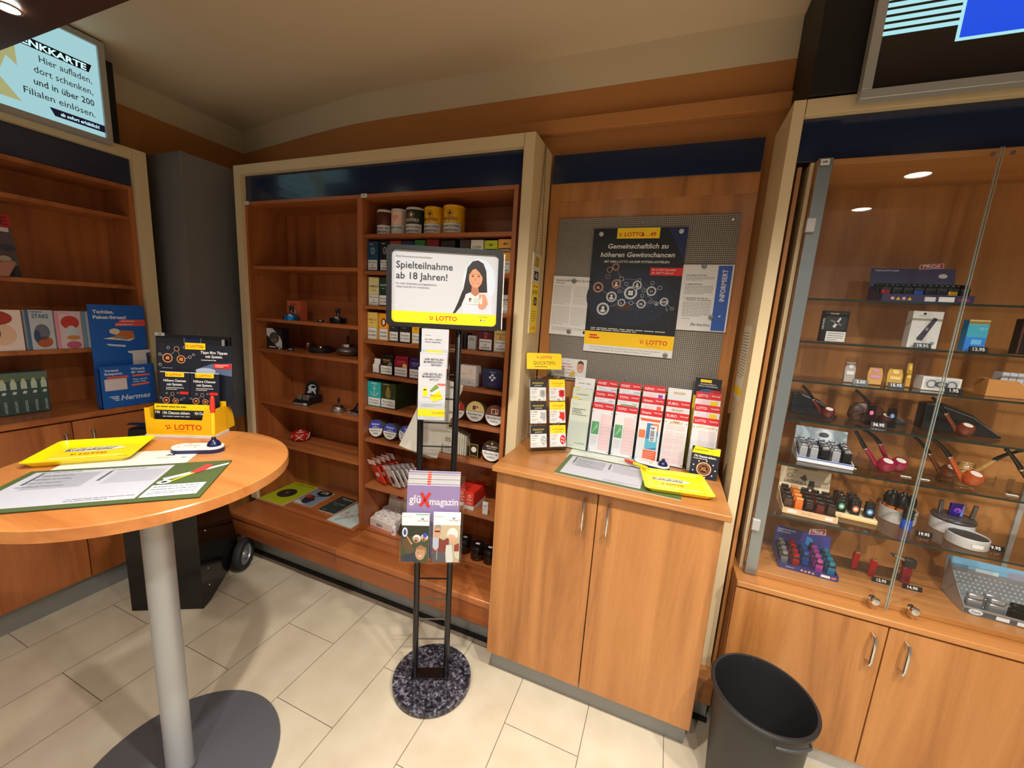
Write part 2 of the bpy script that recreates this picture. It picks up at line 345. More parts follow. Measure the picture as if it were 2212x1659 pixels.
# ---------------- lottery cabinet and worktop ----------------
t=thing('lottery_cabinet','cherry wood two-door base cabinet under the lottery worktop','cabinet',(0,0,0))
Bx('carcass',t,-.603,.250,1.47,1.925,.12,1.003,WZ); Bx('plinth',t,-.600,.247,1.505,1.9,.0,.12,GREYP,label='grey plinth')
for x0,x1,hx in ((-.604,-.180,-.226),(-.176,.252,-.133)):
    d=Bx('door',t,x0,x1,1.450,1.469,.122,.992,WZ,.0015)
    MB().tube([(hx,1.449,.957),(hx,1.425,.954),(hx,1.418,.935),(hx,1.418,.86),(hx,1.425,.842),(hx,1.449,.838)],.0052,CHROME,12).build('handle',d,label='chrome bow handle')
w=Bx('worktop',None,-.6125,.266,1.412,1.93,1.006,1.030,WX,.004)
tag(w,'cherry wood worktop of the lottery cabinet, full of slips and leaflets','worktop')
# ---------------- niche: back panel, peg board ----------------
t=thing('niche_panel','cherry wood wall panel with navy band behind the perforated notice board','wall panel',(0,0,0))
Bx('board',t,-.612,.262,1.937,1.955,.95,2.19,WZ); Bx('navy_fascia',t,-.612,.258,1.925,1.937,2.262,2.40,NAVY) if False else None
Bx('navy_fascia',t,-.606,.258,1.930,1.95,2.270,2.395,NAVY); Bx('upper_board',t,-.612,.262,1.937,1.955,2.19,2.30,WZ)
p=thing('notice_board','grey perforated metal notice board above the lottery counter','notice board',(-.17,1.93,1.7))
MB().box(-.385,.385,-.002,.006,-.36,.41,dotted('8B837A','1F1B18',.0083,.27,'perforated_board')).build('perforated_sheet',p)
for x,z in ((-.355,.386),(0,.386),(.355,.388),(.004,-.321)): MB().tube([(x,-.001,z),(x,-.006,z)],.005,CHROME).build('screw',p)
# ---------------- display case unit on the right ----------------
t=thing('display_surround','cream wooden surround with navy band around the glass display case','surround',(0,0,0))
Bx('post',t,.290,.325,1.672,1.935,.235,2.398,CREAM); Bx('top_rail',t,.327,1.55,1.672,1.80,2.350,2.398,CREAM); Bx('navy_fascia',t,.327,1.55,1.70,1.71,2.215,2.349,NAVY)
Bx('base_block',t,.262,.335,1.60,1.935,.12,.235,WX); Bx('base_plinth',t,.275,.335,1.645,1.93,.02,.12,GREYP); Bx('floor_strip',t,.27,.34,1.635,1.645,0,.02,BLACK)
Bx('side_board',t,.337,.3505,1.70,1.95,.1,2.2,WZ)
t=thing('display_base_cabinet','cherry wood two-door base cabinet under the glass display case','cabinet',(0,0,0))
Bx('carcass',t,.352,1.60,1.622,1.965,.10,.678,WZ); Bx('plinth',t,.352,1.60,1.645,1.95,.0,.10,mat('C9C9C4',.45),label='light grey plinth')
Bx('worktop',t,.352,1.60,1.595,1.965,.679,.702,WX,.003)
for x0,x1,hx in ((.354,.816,.777),(.820,1.29,.868)):
    d=Bx('door',t,x0,x1,1.602,1.620,.105,.672,WZ,.0015)
    MB().tube([(hx,1.601,.636),(hx,1.578,.634),(hx,1.572,.62),(hx,1.572,.545),(hx,1.578,.53),(hx,1.601,.528)],.006,CHROME,12).build('handle',d,label='chrome bow handle')
Bx('door',t,1.294,1.60,1.602,1.62,.105,.672,WZ,.0015)
v=thing('glass_display_case','tall glass display case with glass shelves of pipes and lighters','display case',(0,0,0))
Bx('base_board',v,.384,1.55,1.668,1.962,.703,.724,WX); Bx('roof_board',v,.384,1.55,1.675,1.962,2.192,2.21,WX); Bx('back_panel',v,.36,1.55,1.962,1.972,.70,2.21,WZ)
Bx('side_trim',v,.372,.384,1.70,1.95,.70,2.212,CREAM)
SIDE=MB().box(.378,.382,1.66,1.95,.705,2.20,GLASS); SIDE.build('side_pane',v)
Bx('corner_strip',v,.384,.424,1.659,1.662,.706,2.21,mat('8D9294',.3,.6),label='grey metal corner strip')
DOORX=((.384,.818),(.823,1.55))
for i,(x0,x1) in enumerate(DOORX):
    d=MB().box(x0,x1,1.650,1.655,.706,2.205,GLASS); e=.0012
    d.box(x1-.001 if i==0 else x0,x1 if i==0 else x0+.001,1.6495,1.6555,.706,2.205,mat('9FB0A8',.15))
    d=d.build('glass_door',v)
    kx=.774 if i==0 else .881
    MB().lathe([(.0095,0),(.0095,.008),(.006,.010),(.006,.016),(.013,.020),(.0145,.027),(.011,.032),(0,.033)],CHROME).build('knob',d,loc=(kx,1.649,.742),rot=(R_(90),0,0),label='round chrome lock knob')
    if i==0:
        for z in (2.0,.917): MB().box(.378,.404,1.642,1.658,z-.022,z+.022,ALU).build('hinge',d,bev=.002)
GZ=[1.765,1.618,1.478,1.335,1.168,.962]
for z in GZ:
    s=MB().box(.386,1.50,1.676,1.95,z-.006,z,GLASS).box(.386,1.50,1.6745,1.676,z-.0062,z+.0002,GEDGE); s.build('glass_shelf',v)
for x in (1.27,): Bx('slotted_rail',v,x-.008,x+.008,1.952,1.962,.73,2.19,ALU)
mb=MB().box(.388,.412,1.6475,1.650,2.185,2.203,WHITE); mb.fy=1.6475; mb.T('100',.400,2.191,.007,INK,al='C',b=.03); mb.build('number_plate',v)
for x in (.80,.842): MB().tube([(x,1.648,2.185),(x,1.6445,2.185)],.006,CHROME).build('door_stop',v)
# ---------------- left shelving unit, faces +X ----------------
RZ90=R_(90); LX=-2.80
t=thing('wall_shelf','cherry wood shelf unit with cream surround and cupboard doors on the left wall','shelf',(LX,0,0),RZ90)
Bx('surround_post',t,1.362,1.425,0,.27,1.02,2.398,CREAM); Bx('surround_top',t,-.9,1.362,0,.12,2.345,2.398,CREAM)
Bx('navy_fascia',t,-.9,1.360,.03,.042,2.205,2.345,NAVY)
Bx('side_panel',t,1.338,1.360,.022,.262,1.02,2.205,RZ_)
Bx('top_panel',t,-.9,1.338,.022,.262,2.183,2.205,RY_); Bx('back_panel',t,-.9,1.338,.255,.265,1.02,2.2,RZ_)
for z in (2.045,1.675,1.333): Bx('shelf',t,-.9,1.338,.04,.255,z-.021,z,RY_)
Bx('worktop',t,-.9,1.43,-.09,.265,.99,1.020,RY_,.004)
Bx('carcass',t,-.9,1.425,-.058,.26,.12,.988,RZ_); Bx('plinth',t,-.9,1.40,-.045,.2,0,.118,GREYP)
for x0,x1,hx in ((-.48,-.03,-.08),(-.026,.47,.02),(.474,.968,.938),(.972,1.424,1.037)):
    d=Bx('door',t,x0,x1,-.08,-.06,.125,.982,RZ_,.0015)
    MB().tube([(hx,-.081,.93),(hx,-.104,.928),(hx,-.108,.91),(hx,-.108,.84),(hx,-.104,.823),(hx,-.081,.82)],.0052,CHROME,12).build('handle',d,label='chrome bow handle')
# ---------------- perforated grey column in the corner ----------------
PERF=dotted('8C8D8E','4A4C4E',.0068,.26,'perforated_grey',.42,.35)
t=thing('column','grey perforated metal column boxing in the left corner of the room','column',(-2.62,1.49,0))
MB().box(-.44,0,0,.66,.86,2.42,PERF).build('cladding',t); MB().box(-.003,.003,-.003,.003,.86,2.42,mat('8C8D8E',.4,.5)).build('corner_bead',t)
Bx('base',t,-.18,.14,.0,.18,.0,.86,WZ) if False else None
MB().box(-.435,-.003,.003,.655,.0,.86,WZ).build('base',t)
# ---------------- lit advertising screens ----------------
CY='BFF0F4'
def sframe(t,x0,x1,z0,z1,wf,y0,y1,m):
    MB().box(x0,x1,y0,y1,z0,z0+wf,m).box(x0,x1,y0,y1,z1-wf,z1,m).box(x0,x0+wf,y0,y1,z0+wf,z1-wf,m).box(x1-wf,x1,y0,y1,z0+wf,z1-wf,m).build('frame',t,bev=.002,label='silver frame')
t=thing('light_box','lit advertising screen in silver frame above the glass display case','screen',(.452,1.626,2.360))
sframe(t,0,.62,-.002,.44,.026,-.006,.03,ALU)
Bx('housing',t,-.125,.72,.035,.34,.042,.46,BLACK)
mb=MB(); mb.fy=.008; mb.box(.026,.594,.008,.02,.024,.414,mat('2A2623',.2))
W_=emis('B0ECF2',1.0)
for k in range(8): mb.R(.026,.170+k*.0185,.2125,.1815+k*.0185,W_,1)
mb.R(.200,.128,.60-.026,.414,W_,1); mb.R(.208,.136,.594,.414,emis('0A50F0',.95),2); mb.T('Barbarino.',.262,.235,.05,emis('FFFFFF',1.6),3,b=.01,sh=.35,w=.27)
mb.build('screen',t,label='dark screen with blue panel and pale cyan stripes')
t=thing('light_box','lit pale cyan gift card screen in silver frame above the left shelves','screen',(-2.745,1.262,2.372),RZ90)
sframe(t,-.72,0,-.006,.457,.026,-.006,.03,ALU)
Bx('housing',t,-.74,.045,.035,.32,.026,.40,BLACK)
mb=MB(); mb.fy=.008; mb.box(-.694,-.026,.008,.02,.02,.431,emis('A8D8DE',.95))
x=-.03
mb.P([(-.305,.335),(-.05,.335),(-.063,.298),(-.33,.298)],'15141C',1); mb.T('GESCHENKKARTE',-.07,.303,.026,emis('C8F6FF',1.3),2,'R',b=.03,sh=.05,w=.34)
GT=mat('49626B',.3)
for i,(s,hh,ww) in enumerate((('Hier aufladen,',.028,.175),('dort schenken,',.028,.195),('und in über 200',.028,.20),('Filialen einlösen.',.028,.235))):
    mb.T(s,-.055,.252-i*.050,hh,GT,1,'R',w=ww,b=.004 if i!=2 else .012)
mb.P([(-.215,.078),(-.026,.078),(-.026,.046),(-.200,.046)],mat('2E2F78',.3),1); mb.T('ab sofort erhältlich!',-.045,.055,.015,emis('C8F6FF',1.2),2,'R',b=.02,w=.135)
mb.P([(-.42,.32),(-.30,.335),(-.30,.20),(-.33,.225),(-.36,.14),(-.30,.06),(-.42,.06)],emis('C9C98A',.7),1)
mb.build('screen',t,label='pale cyan screen with grey lines of text')
# ---------------- bistro table ----------------
t=thing('bistro_table','round cherry wood bistro table on a grey metal pole at the left','table',(-1.40,.652,0))
MB().lathe([(0,1.098),(.355,1.098),(.362,1.101),(.362,1.129),(.359,1.132),(0,1.132)],wood('X','C67F42','A8602C','D09050',.3,'tabletop'),seg=72).build('tabletop',t)
GM=mat('A6A8AA',.38,.35,key='grey_steel')
MB().lathe([(.038,.02),(.038,1.098)],GM,seg=36).build('pole',t)
MB().lathe([(0,.001),(.298,.001),(.300,.004),(.298,.010),(.045,.018),(.045,.03),(.038,.03)],mat('66686C',.42,.4,key='grey_base'),seg=64).build('base',t)
# ---------------- waste bin ----------------
t=thing('waste_bin','open round black plastic waste bin in front of the display case','bin',(.439,1.396,0))
BB=mat('1D1D1E',.5,key='bin_plastic')
mb=MB().lathe([(0,.0),(.118,0),(.124,.006),(.146,.425),(.158,.430),(.159,.440),(.155,.445),(.148,.444),(.143,.42),(.121,.012),(0,.010)],BB,seg=56); mb.build('bucket',t)
for a in (-68,112):
    q=MB(); pts=[(math.cos(R_(a+d))*.161,math.sin(R_(a+d))*.161) for d in range(-20,21,4)]
    q.tube([(x,y,.412) for x,y in pts],.0045,mat('3A3A3B',.4)); q.tube([(pts[0][0]*.92,pts[0][1]*.92,.438),(pts[0][0],pts[0][1],.412)],.004,BB); q.tube([(pts[-1][0]*.92,pts[-1][1]*.92,.438),(pts[-1][0],pts[-1][1],.412)],.004,BB); q.build('grip',t)
# ---------------- goods on the tobacco shelves ----------------
WARN=('Rauchen','ist','tödlich')
def warn(mb,x0,x1,z0,z1,lines=3,l=1):
    mb.R(x0,z0,x1,z1,'161616',l); e=.0012; mb.R(x0+e,z0+e,x1-e,z1-e,'F2F0EA',l+1)
    cx=(x0+x1)/2; h=z1-z0; w=x1-x0
    if lines==3:
        for i,s in enumerate(WARN): mb.T(s,cx,z1-h*(.30+.27*i),h*.15,INK,l+2,'C',b=.012,w=w*(.8,.22,.7)[i])
    else:
        mb.T('Rauchen',cx,z1-h*.42,h*.20,INK,l+2,'C',b=.012,w=w*.74); mb.T('ist tödlich',cx,z1-h*.74,h*.20,INK,l+2,'C',b=.012,w=w*.84)
def pack(name,label,cat,grp,x0,x1,z,h,y,d,c,art,wf=.38,rz=0,lean=0,lines=3,top=None):
    w=x1-x0; mb=MB(); a=w/2
    mb.box(-a,a,0,d,0,h,mat(c,.3)); 
    if top: mb.box(-a,a,0,d,h-.006,h+.0006,mat(top,.25))
    if art: art(mb,w,h,wf)
    if wf: warn(mb,-a+.003,a-.003,.004,h*wf,lines)
    return tag(mb.build(name,loc=((x0+x1)/2,y,z+.0006),rot=(lean,0,rz),bev=.0012),label,cat,grp)
def A_round(t,c1='E8E6E0',c2=INK,ct=None):
    def f(mb,w,h,wf):
        mb.D(0,h*.68,w*.17,h*.11,c1); mb.D(0,h*.68,w*.14,h*.09,c2,2); mb.T(t,0,h*.655,h*.05,c1,3,'C',b=.02); mb.lines(-w*.3,w*.3,h*.90,1,.01,h*.02,ct or c1)
    return f
def A_band(t,cb,ct='111111',th=.07,z=.66,icon=None,w_=.85):
    def f(mb,w,h,wf):
        mb.R(-w/2+.002,h*(z-.035),w/2-.002,h*(z+.085),cb); mb.T(t,0,h*(z-.012),h*th,ct,2,'C',b=.015,w=w*w_)
        if icon: mb.P([(-w*.2,h*.84),(-w*.05,h*.86),(0,h*.82),(w*.05,h*.86),(w*.2,h*.84),(w*.1,h*.9),(w*.02,h*.86),(-w*.06,h*.91)],icon,1)
        mb.T('NO 20',0,h*.52,h*.045,ct if cb!=ct else INK,1,'C',b=.01)
    return f
def A_plain(t,ct,cc=None,z=.7):
    def f(mb,w,h,wf):
        mb.T(t,0,h*z,h*.075,ct,1,'C',b=.01,w=w*.72); mb.lines(-w*.25,w*.25,h*(z-.09),1,.01,h*.02,ct)
        if cc: mb.D(w*.26,h*(wf+.13),w*.17,w*.17,cc,2); mb.O(w*.26,h*(wf+.13),w*.13,w*.025,INK,3)
    return f
G2='tobacco pouches on the second shelf'; G4='tobacco packs on the fourth shelf'
# top shelf: five round cans
def can(x,r,h,body,art,label,y=1.79):
    t=thing('tobacco_can',label,'tobacco can',(x,y,2.0120),group='tobacco cans on the top shelf')
    mb=MB().lathe([(r*.97,0),(r,.003),(r,h-.012),(r*.97,h-.010)],mat(body,.3),seg=40)
    s=len(mb.v); art(mb,r,h)
    mb.v[s:]=[((r+.0002-v[1])*math.sin(v[0]/r),-(r+.0002-v[1])*math.cos(v[0]/r),v[2]) for v in mb.v[s:]]
    mb.build('can_body',t,rot=(0,0,R_(6)))
    MB().lathe([(r*.99,h-.012),(r*1.015,h-.011),(r*1.015,h-.002),(r*.98,h),(0,h)],mat('E9E4DA' if body in('5A2418','D9B8A0','23302B') else body,.35),seg=40).build('lid',t)
def Rw(mb,x0,z0,x1,z1,c,l=1,n=10):
    for i in range(n): mb.R(x0+(x1-x0)*i/n,z0,x0+(x1-x0)*(i+1)/n,z1,c,l)
def wl(mb,r,h,t1,t2):
    Rw(mb,-r*1.0,.006,r*1.1,.052,INK,1); Rw(mb,-r*1.0+.001,.007,r*1.1-.001,.051,'F2F0EA',2)
    mb.T(t1,0,.033,.011,INK,3,'C',b=.01,w=r*1.8); mb.T(t2,0,.014,.011,INK,3,'C',b=.01,w=r*1.5)
def ar1(mb,r,h): Rw(mb,-r*1.1,.055,-r*.75,h-.015,'E0A060'); wl(mb,r,h,'verengt die','Gefäße leicht'); 
def ar2(mb,r,h): Rw(mb,-r*.75,.052,r*.75,h-.013,'E9C9AE'); mb.T('LUX',0,.085,.013,RED,2,'C',b=.02); mb.lines(-.012,.012,.078,2,.006,.002,RED,2); wl(mb,r,h,'Rauchen ist tödlich','')
def bf(c1,c2):
    def f(mb,r,h):
        mb.T('BROOKFIELD',0,.064,.014,c1,1,'C',b=.02,w=r*1.55); mb.D(0,.095,.007,.008,c1,1,14); mb.O(0,.095,.015,.002,c2,1)
        mb.lines(-.008,.008,.058,1,.01,.0018,c2,2); wl(mb,r,h,'Rauchen ist tödlich','Rauchen bedroht Ihre Potenz')
    return f
can(-1.466,.044,.128,'5A2418',ar1,'brown and white tobacco can, leftmost on the top shelf')
can(-1.376,.043,.13,'D9B8A0',ar2,'pale pink tobacco can with small red print')
can(-1.275,.050,.132,'23302B',bf('E9D9A0','C0A868'),'dark green tobacco can on the top shelf')
can(-1.165,.050,.131,'F0B414',bf('4A1E10','3A2A10'),'yellow tobacco can next to the dark green can')
can(-1.052,.053,.134,'F0B414',bf('4A1E10','3A2A10'),'larger yellow tobacco can, rightmost of the five cans')
# second shelf pouches
sp=[(-1.5415,-1.472,'1F4460',A_round('1','DDE8EE','1F4460'),'dark blue tobacco pouch, leftmost on the second shelf',None),
(-1.464,-1.402,'1C1D20',A_round('1','DDE8EE','1C1D20'),'black tobacco pouch beside the dark blue pouch',None),
(-1.397,-1.327,'8E3B2A',A_plain('RED','F0C060'),'red brown pouch with orange top, left above the sign','E07A28'),
(-1.322,-1.25,'2B2F55',A_plain('BLUE','C8C8E0'),'dark violet pouch above the sign',None),
(-1.244,-1.182,'2C6B2F',A_plain('GREEN','C8E0C0'),'green pouch above the sign',None),
(-1.176,-1.104,'7A1F22',A_plain('CHERRY','F0C8A0'),'dark cherry red pouch above the sign',None),
(-1.09,-1.012,'2A2422',A_plain('BLACK','B0A090'),'dark brown pouch above the middle of the sign',None),
(-.988,-.932,'4A3A38',A_band('SAVINELLI','D8D0C8'),'brown pouch with white oval band above the sign',None),
(-.926,-.860,'DAD6C6',A_plain('OLIVER','4A5A48',None,.72),'cream white pouch with framed lettering above the sign','B9B49E'),
(-.855,-.789,'BFCB1E',A_band('STANWELL','15150F','E8E8C0',icon='15150F'),'lime green pouch with black lettering band',None),
(-.784,-.712,'E8A43A',A_band('STANWELL','2A1408','F0D8A0',icon='2A1408'),'orange yellow pouch with dark lettering band, rightmost',None)]
for i,(a,b,c,art,lb,top) in enumerate(sp): pack('tobacco_pouch',lb,'tobacco pouch',G2,a+.001,b-.001,1.8286,.150+.004*(i%3),1.737+.004*(i%2),.06,c,art,top=top,lines=3)
pack('tobacco_pouch','beige leaning tobacco pouch, left on the third shelf','tobacco pouch','pouches on the third shelf',-1.534,-1.469,1.6486,.148,1.74,.045,'CFC78E',A_band('UMBLE','CFC78E','5A1E14'),rz=R_(6))
pack('tobacco_pouch','black and green tobacco pouch at the left of the sign','tobacco pouch','pouches on the third shelf',-1.466,-1.394,1.6486,.148,1.738,.05,'20382C',A_plain('BASIC',  'D0D8D0'),lines=2)
pack('tobacco_pack','small white and dark pack at the right end of the third shelf','tobacco pack',None,-.752,-.712,1.6486,.085,1.74,.05,'B8B0A8',A_plain('M',INK),wf=.45)
for a,b,c,art,lb,h in ((-1.541,-1.476,'E0C060',A_plain('NO.1','4A3A1A'),'pale yellow tobacco pack, left on the fourth shelf',.148),(-1.464,-1.403,'EE9A1C',lambda mb,w,h,wf:(mb.D(0,h*.68,w*.28,h*.15,'5A1410'),mb.D(0,h*.68,w*.14,h*.1,'E8D8C0',2)),'orange tobacco pack with dark red oval',.145),
  (-1.397,-1.336,'2A2A2C',A_plain('GREY','9A9A9A'),'dark grey tobacco pack below the sign',.12),(-1.329,-1.259,'242424',A_plain('BLACK','B0A080'),'black tobacco pack below the sign',.125),(-1.251,-1.187,'E8A818',A_plain('GOLD','2A2010'),'tobacco pack with yellow upper corner below the sign',.125)):
    pack('tobacco_pack',lb,'tobacco pack',G4,a,b,1.4636,h,1.738,.06,c,art,lines=2,wf=.45)
for k in range(3): pack('tobacco_pack','thin dark pack standing edge on behind the stand pole','tobacco pack','thin dark packs on the fourth shelf',-.985+.018*k,-.972+.018*k,1.4636,.078,1.75,.06,'1E1A1A',None,wf=0)
pack('cigarillo_box','slim pale grey box with black lettering, right of the pole','tobacco pack',None,-.922,-.878,1.4636,.068,1.74,.02,'B8B6B2',lambda mb,w,h,wf:(mb.T('PALL',0,h*.78,h*.09,INK,1,'C',b=.02),mb.T('MONTANA',0,h*.66,h*.08,INK,1,'C',b=.02,w=w*.7)),wf=0)
pack('tobacco_pack','burgundy cigarillo pack with small red square','tobacco pack',G4,-.861,-.787,1.4636,.090,1.738,.03,'541630',lambda mb,w,h,wf:(mb.R(-w*.09,h*.68,w*.09,h*.88,RED),mb.T('MOODS',0,h*.92,h*.05,'D8C8B0',1,'C')),wf=.64)
pack('tobacco_pack','beige cigarillo pack, rightmost on the fourth shelf','tobacco pack',G4,-.780,-.711,1.4636,.104,1.738,.03,'CDB268',lambda mb,w,h,wf:(mb.R(-w*.06,h*.60,w*.06,h*.72,RED),mb.T('SUNGOLD',0,h*.78,h*.07,'3A2A10',1,'C',b=.01)),wf=.56)
# fifth shelf
t=thing('card_holder','small white folded card in a clear foot, left on the fifth shelf','card holder',(-1.50,1.75,1.2776))
MB().box(-.019,.019,.004,.012,.004,.05,WHITE).build('card',t); MB().box(-.020,.020,.008,.010,.05,.082,WHITE).build('card_top',t,rot=(R_(-8),0,0)); MB().box(-.03,.03,0,.03,0,.003,ACR).box(-.012,.012,-.001,.001,0,.03,ACR).build('clear_foot',t)
G5='upright tins on the fifth shelf'
for a,b,c,ct,cc,lb in ((-1.455,-1.374,'121214','C8A850','7A7A80','black upright tobacco tin with white warning label'),(-1.362,-1.276,'8A1830','D86050','E8C880','burgundy upright tobacco tin with cream round seal'),(-1.265,-1.180,'2E2560','9A90C0',None,'violet upright tobacco tin beside the leaflet stack')):
    t=thing('tobacco_tin',lb,'tobacco tin',((a+b)/2,1.74,1.2776),group=G5); w=b-a
    mb=MB().box(-w/2,w/2,0,.035,0,.095,mat(c,.3)); mb.T('HOLGER',0,.078,.009,ct,1,'C',b=.01,w=w*.6); mb.lines(-w*.25,w*.25,.070,1,.01,.002,ct)
    if cc: mb.D(w*.28,.060,.014,.014,cc,2); mb.O(w*.28,.060,.009,.002,INK,3)
    warn(mb,-w/2+.002,w/2-.002,.004,.052,2,3); mb.build('tin',t,bev=.004); MB().box(-w/2+.001,w/2-.001,.001,.034,.095,.112,mat(c,.25)).build('lid',t,bev=.004)
pack('tobacco_box','plain white box with warning strip, right of the stand','tobacco pack',None,-.970,-.871,1.2776,.104,1.745,.06,'E2D6CE',lambda mb,w,h,wf:(mb.T('nude',-w*.2,h*.55,h*.06,INK,1,'C',sh=.3),mb.lines(w*.15,w*.3,h*.8,4,.007,.0015,'C89080')),wf=.34,lines=2)
t=thing('tobacco_tin','navy blue rounded tin with silver crest in a clear foot','tobacco tin',(-.781,1.745,1.2776))
mb=MB(); pts=[]
for cx,cz,a0 in ((.042,.088,0),(-.042,.088,90),(-.042,.018,180),(.042,.018,270)):
    pts+=[(cx+.012*math.cos(R_(a0+k*22.5)),cz+.012*math.sin(R_(a0+k*22.5))) for k in range(5)]
mb.prism(pts,.0,.03,mat('16204A',.25)); mb.T('Hultmann',0,.082,.006,'B0B8D0',1,'C')
for dx,dz in ((0,.012),(0,-.012),(.011,0),(-.011,0)): mb.D(dx,.058+dz,.007,.006,'DDE0E8',1,14)
mb.D(0,.058,.005,.007,'16204A',2,12); mb.build('tin',t); MB().box(-.03,.03,-.012,.032,0,.003,ACR).box(-.016,.016,-.004,-.002,0,.03,ACR).build('clear_foot',t)
MB_=MB
# sixth shelf
def anchor(mb,w,h,wf):
    g='D8D090'; mb.Ln(0,h*.50,0,h*.78,.0035,g); mb.O(0,h*.81,.006,.002,g); mb.Ln(-w*.16,h*.73,w*.16,h*.73,.003,g)
    pts=[(-.024*math.cos(R_(a)),h*.50+.012-.020*math.sin(R_(a))) for a in range(0,181,15)]
    for p,q in zip(pts,pts[1:]): mb.Ln(p[0],p[1],q[0],q[1],.0035,g)
    mb.T('DANSK',0,h*.90,h*.06,'F0F0E0',1,'C',b=.02)
def pine(mb,w,h,wf):
    g='D2A84A'
    for r in range(5):
        k=(2,3,3,3,2)[r]
        for i in range(k): mb.O((i-(k-1)/2)*.011,h*.46+r*.0095,.0058,.0016,g)
    for a in (-30,0,30): mb.Ln(0,h*.46+.043,math.sin(R_(a))*.012,h*.46+.055,.003,g)
    mb.lines(-w*.35,w*.35,h*.93,1,.01,.003,g)
pack('tobacco_box','turquoise tobacco box with a gold anchor','tobacco box','square boxes on the sixth shelf',-1.541,-1.451,1.0906,.140,1.738,.12,'1FA3AC',anchor,wf=.36,lines=2)
pack('tobacco_box','dark green tobacco box with a gold pineapple shape','tobacco box','square boxes on the sixth shelf',-1.449,-1.349,1.0906,.142,1.736,.20,'24391F',pine,wf=.38,lines=2)
def rtin(x,z,r,c,art,label,grp,y=1.745,d=.03,rim='9A8A60',roll=0,back=8,two=False):
    t=thing('round_tin',label,'round tin',(x,y,z+r+(.0095 if two else .006)),group=grp,rx=R_(-back))
    mb=MB(); mb.prism([(r*math.cos(2*PI*k/40),r*math.sin(2*PI*k/40)) for k in range(40)],0,d,mat(rim,.25,.8)); mb.prism([(r*.985*math.cos(2*PI*k/40),r*.985*math.sin(2*PI*k/40)) for k in range(40)],d+.002,d*2,mat(rim,.25,.8)) if two else None
    mb.build('tin',t)
    q=MB(); q.st=.0005; q.D(0,0,r*.96,r*.96,c,1,40)
    n=20; pts=[(r*.96*math.cos(PI+PI*k/n),r*.96*math.sin(PI+PI*k/n)-.0) for k in range(n+1)]
    pts=[(x_,min(z_,.0)) for x_,z_ in pts]; q.P(pts,'F2F0EA',2); q.R(-r*.96,-.0006,r*.96,.0006,INK,3)
    q.T('Rauchen ist',0,-r*.36,r*.21,INK,3,'C',b=.012,w=r*1.4); q.T('tödlich',0,-r*.68,r*.21,INK,3,'C',b=.012,w=r*.8)
    art(q,r); q.build('lid',t,rot=(0,roll,0))
    return t
def T_blue(q,r): q.T('Dunhouse',0,r*.38,r*.26,'F4F4F8',3,'C',b=.02,sh=.2,w=r*1.1); q.T('1787',0,r*.22,r*.10,'F4F4F8',3,'C'); q.T('PREMIUM',0,r*.07,r*.11,'F4F4F8',3,'C',b=.02,w=r*.9)
def T_logo(c,cs='C8B8A0'):
    def f(q,r): q.R(-r*.38,r*.12,r*.38,r*.62,cs,3); q.R(-r*.30,r*.18,r*.05,r*.56,c,4); q.R(r*.10,r*.30,r*.30,r*.56,'C84030',4); q.lines(-r*.3,r*.3,r*.16,1,.01,.002,c,4)
    return f
G6='round tins at the right of the sixth shelf'
rtin(-.975,1.0900,.050,'B02418',T_logo('B02418'),'red round tin half hidden by the stand pole',G6)
rtin(-.866,1.0900,.053,'D8C078',T_logo('5A4A2A','E8DCB0'),'gold beige round tin between red and brown tins',G6,two=True)
rtin(-.758,1.0900,.0515,'6E4028',T_logo('6E4028','E0D0C0'),'brown round tin, rightmost on the sixth shelf',G6,rim='A08060')
G7='blue round tins on the seventh shelf'
rtin(-1.492,.9020,.049,'2A3AA8',T_blue,'blue and white round tin, leftmost of four',G7,roll=R_(-8),two=True,rim='A0A8B0')
rtin(-1.392,.9020,.046,'2A48B0',T_blue,'blue and white round tin, second from the left',G7,two=True,rim='A0A8B0')
rtin(-1.283,.9020,.049,'2A48B0',T_blue,'blue round tin turned so that its label slants',G7,roll=R_(28),rim='A0A8B0')
rtin(-1.178,.9020,.049,'3038A0',T_blue,'violet blue round tin beside the left stand pole',G7,rim='A0A8B0')
for k,(x,h,lb) in enumerate(((-1.085,.075,'small cream packet marked 05 behind the stand'),(-1.015,.145,'tall cream packet marked 05 between the stand poles'))):
    pack('paper_packet',lb,'packet',None,x-.030,x+.030,.9026,h,1.742,.05,'DAD6C2',lambda mb,w,h,wf:(mb.T('05',0,h*.45,.024,'3A5A60',1,'C',b=.01),mb.T('Italian',0,h*.8,.008,INK,1,'C')),wf=.28,rz=R_(4),lines=2)
for k in range(5): pack('paper_packet','thin cream packet standing edge on behind the marked packets','packet','thin cream packets behind the stand',-.975+k*.013,-.965+k*.013,.9026,.13-.006*k,1.752,.06,'C8C4B0',None,wf=0,rz=R_(5))
pack('pipe_tobacco_box','small black box with a yellow border and white seal','tobacco box',None,-.888,-.838,.9026,.078,1.745,.03,'141210',lambda mb,w,h,wf:(mb.R(-w*.48,h*.02,w*.48,h*.98,'D8A020'),mb.R(-w*.44,h*.05,w*.44,h*.95,'17110E',2),mb.D(0,h*.62,w*.3,w*.3,'EAE6E0',3),mb.T('TREASURES',0,h*.14,.006,'D8A020',3,'C',w=w*.7)),wf=0)
rtin(-.764,.9020,.053,'2E1C16',lambda q,r:(q.T('MAC BAREN',0,r*.35,r*.15,'E8E0D0',3,'C',b=.02,w=r*1.15),q.T('DARK TWIST',0,r*.16,r*.11,'E8E0D0',3,'C',w=r*.9),q.R(-r*.09,r*.62,r*.09,r*.82,'C89030',3)),'dark brown round tin in the corner above the counter',None,rim='6A5A48')
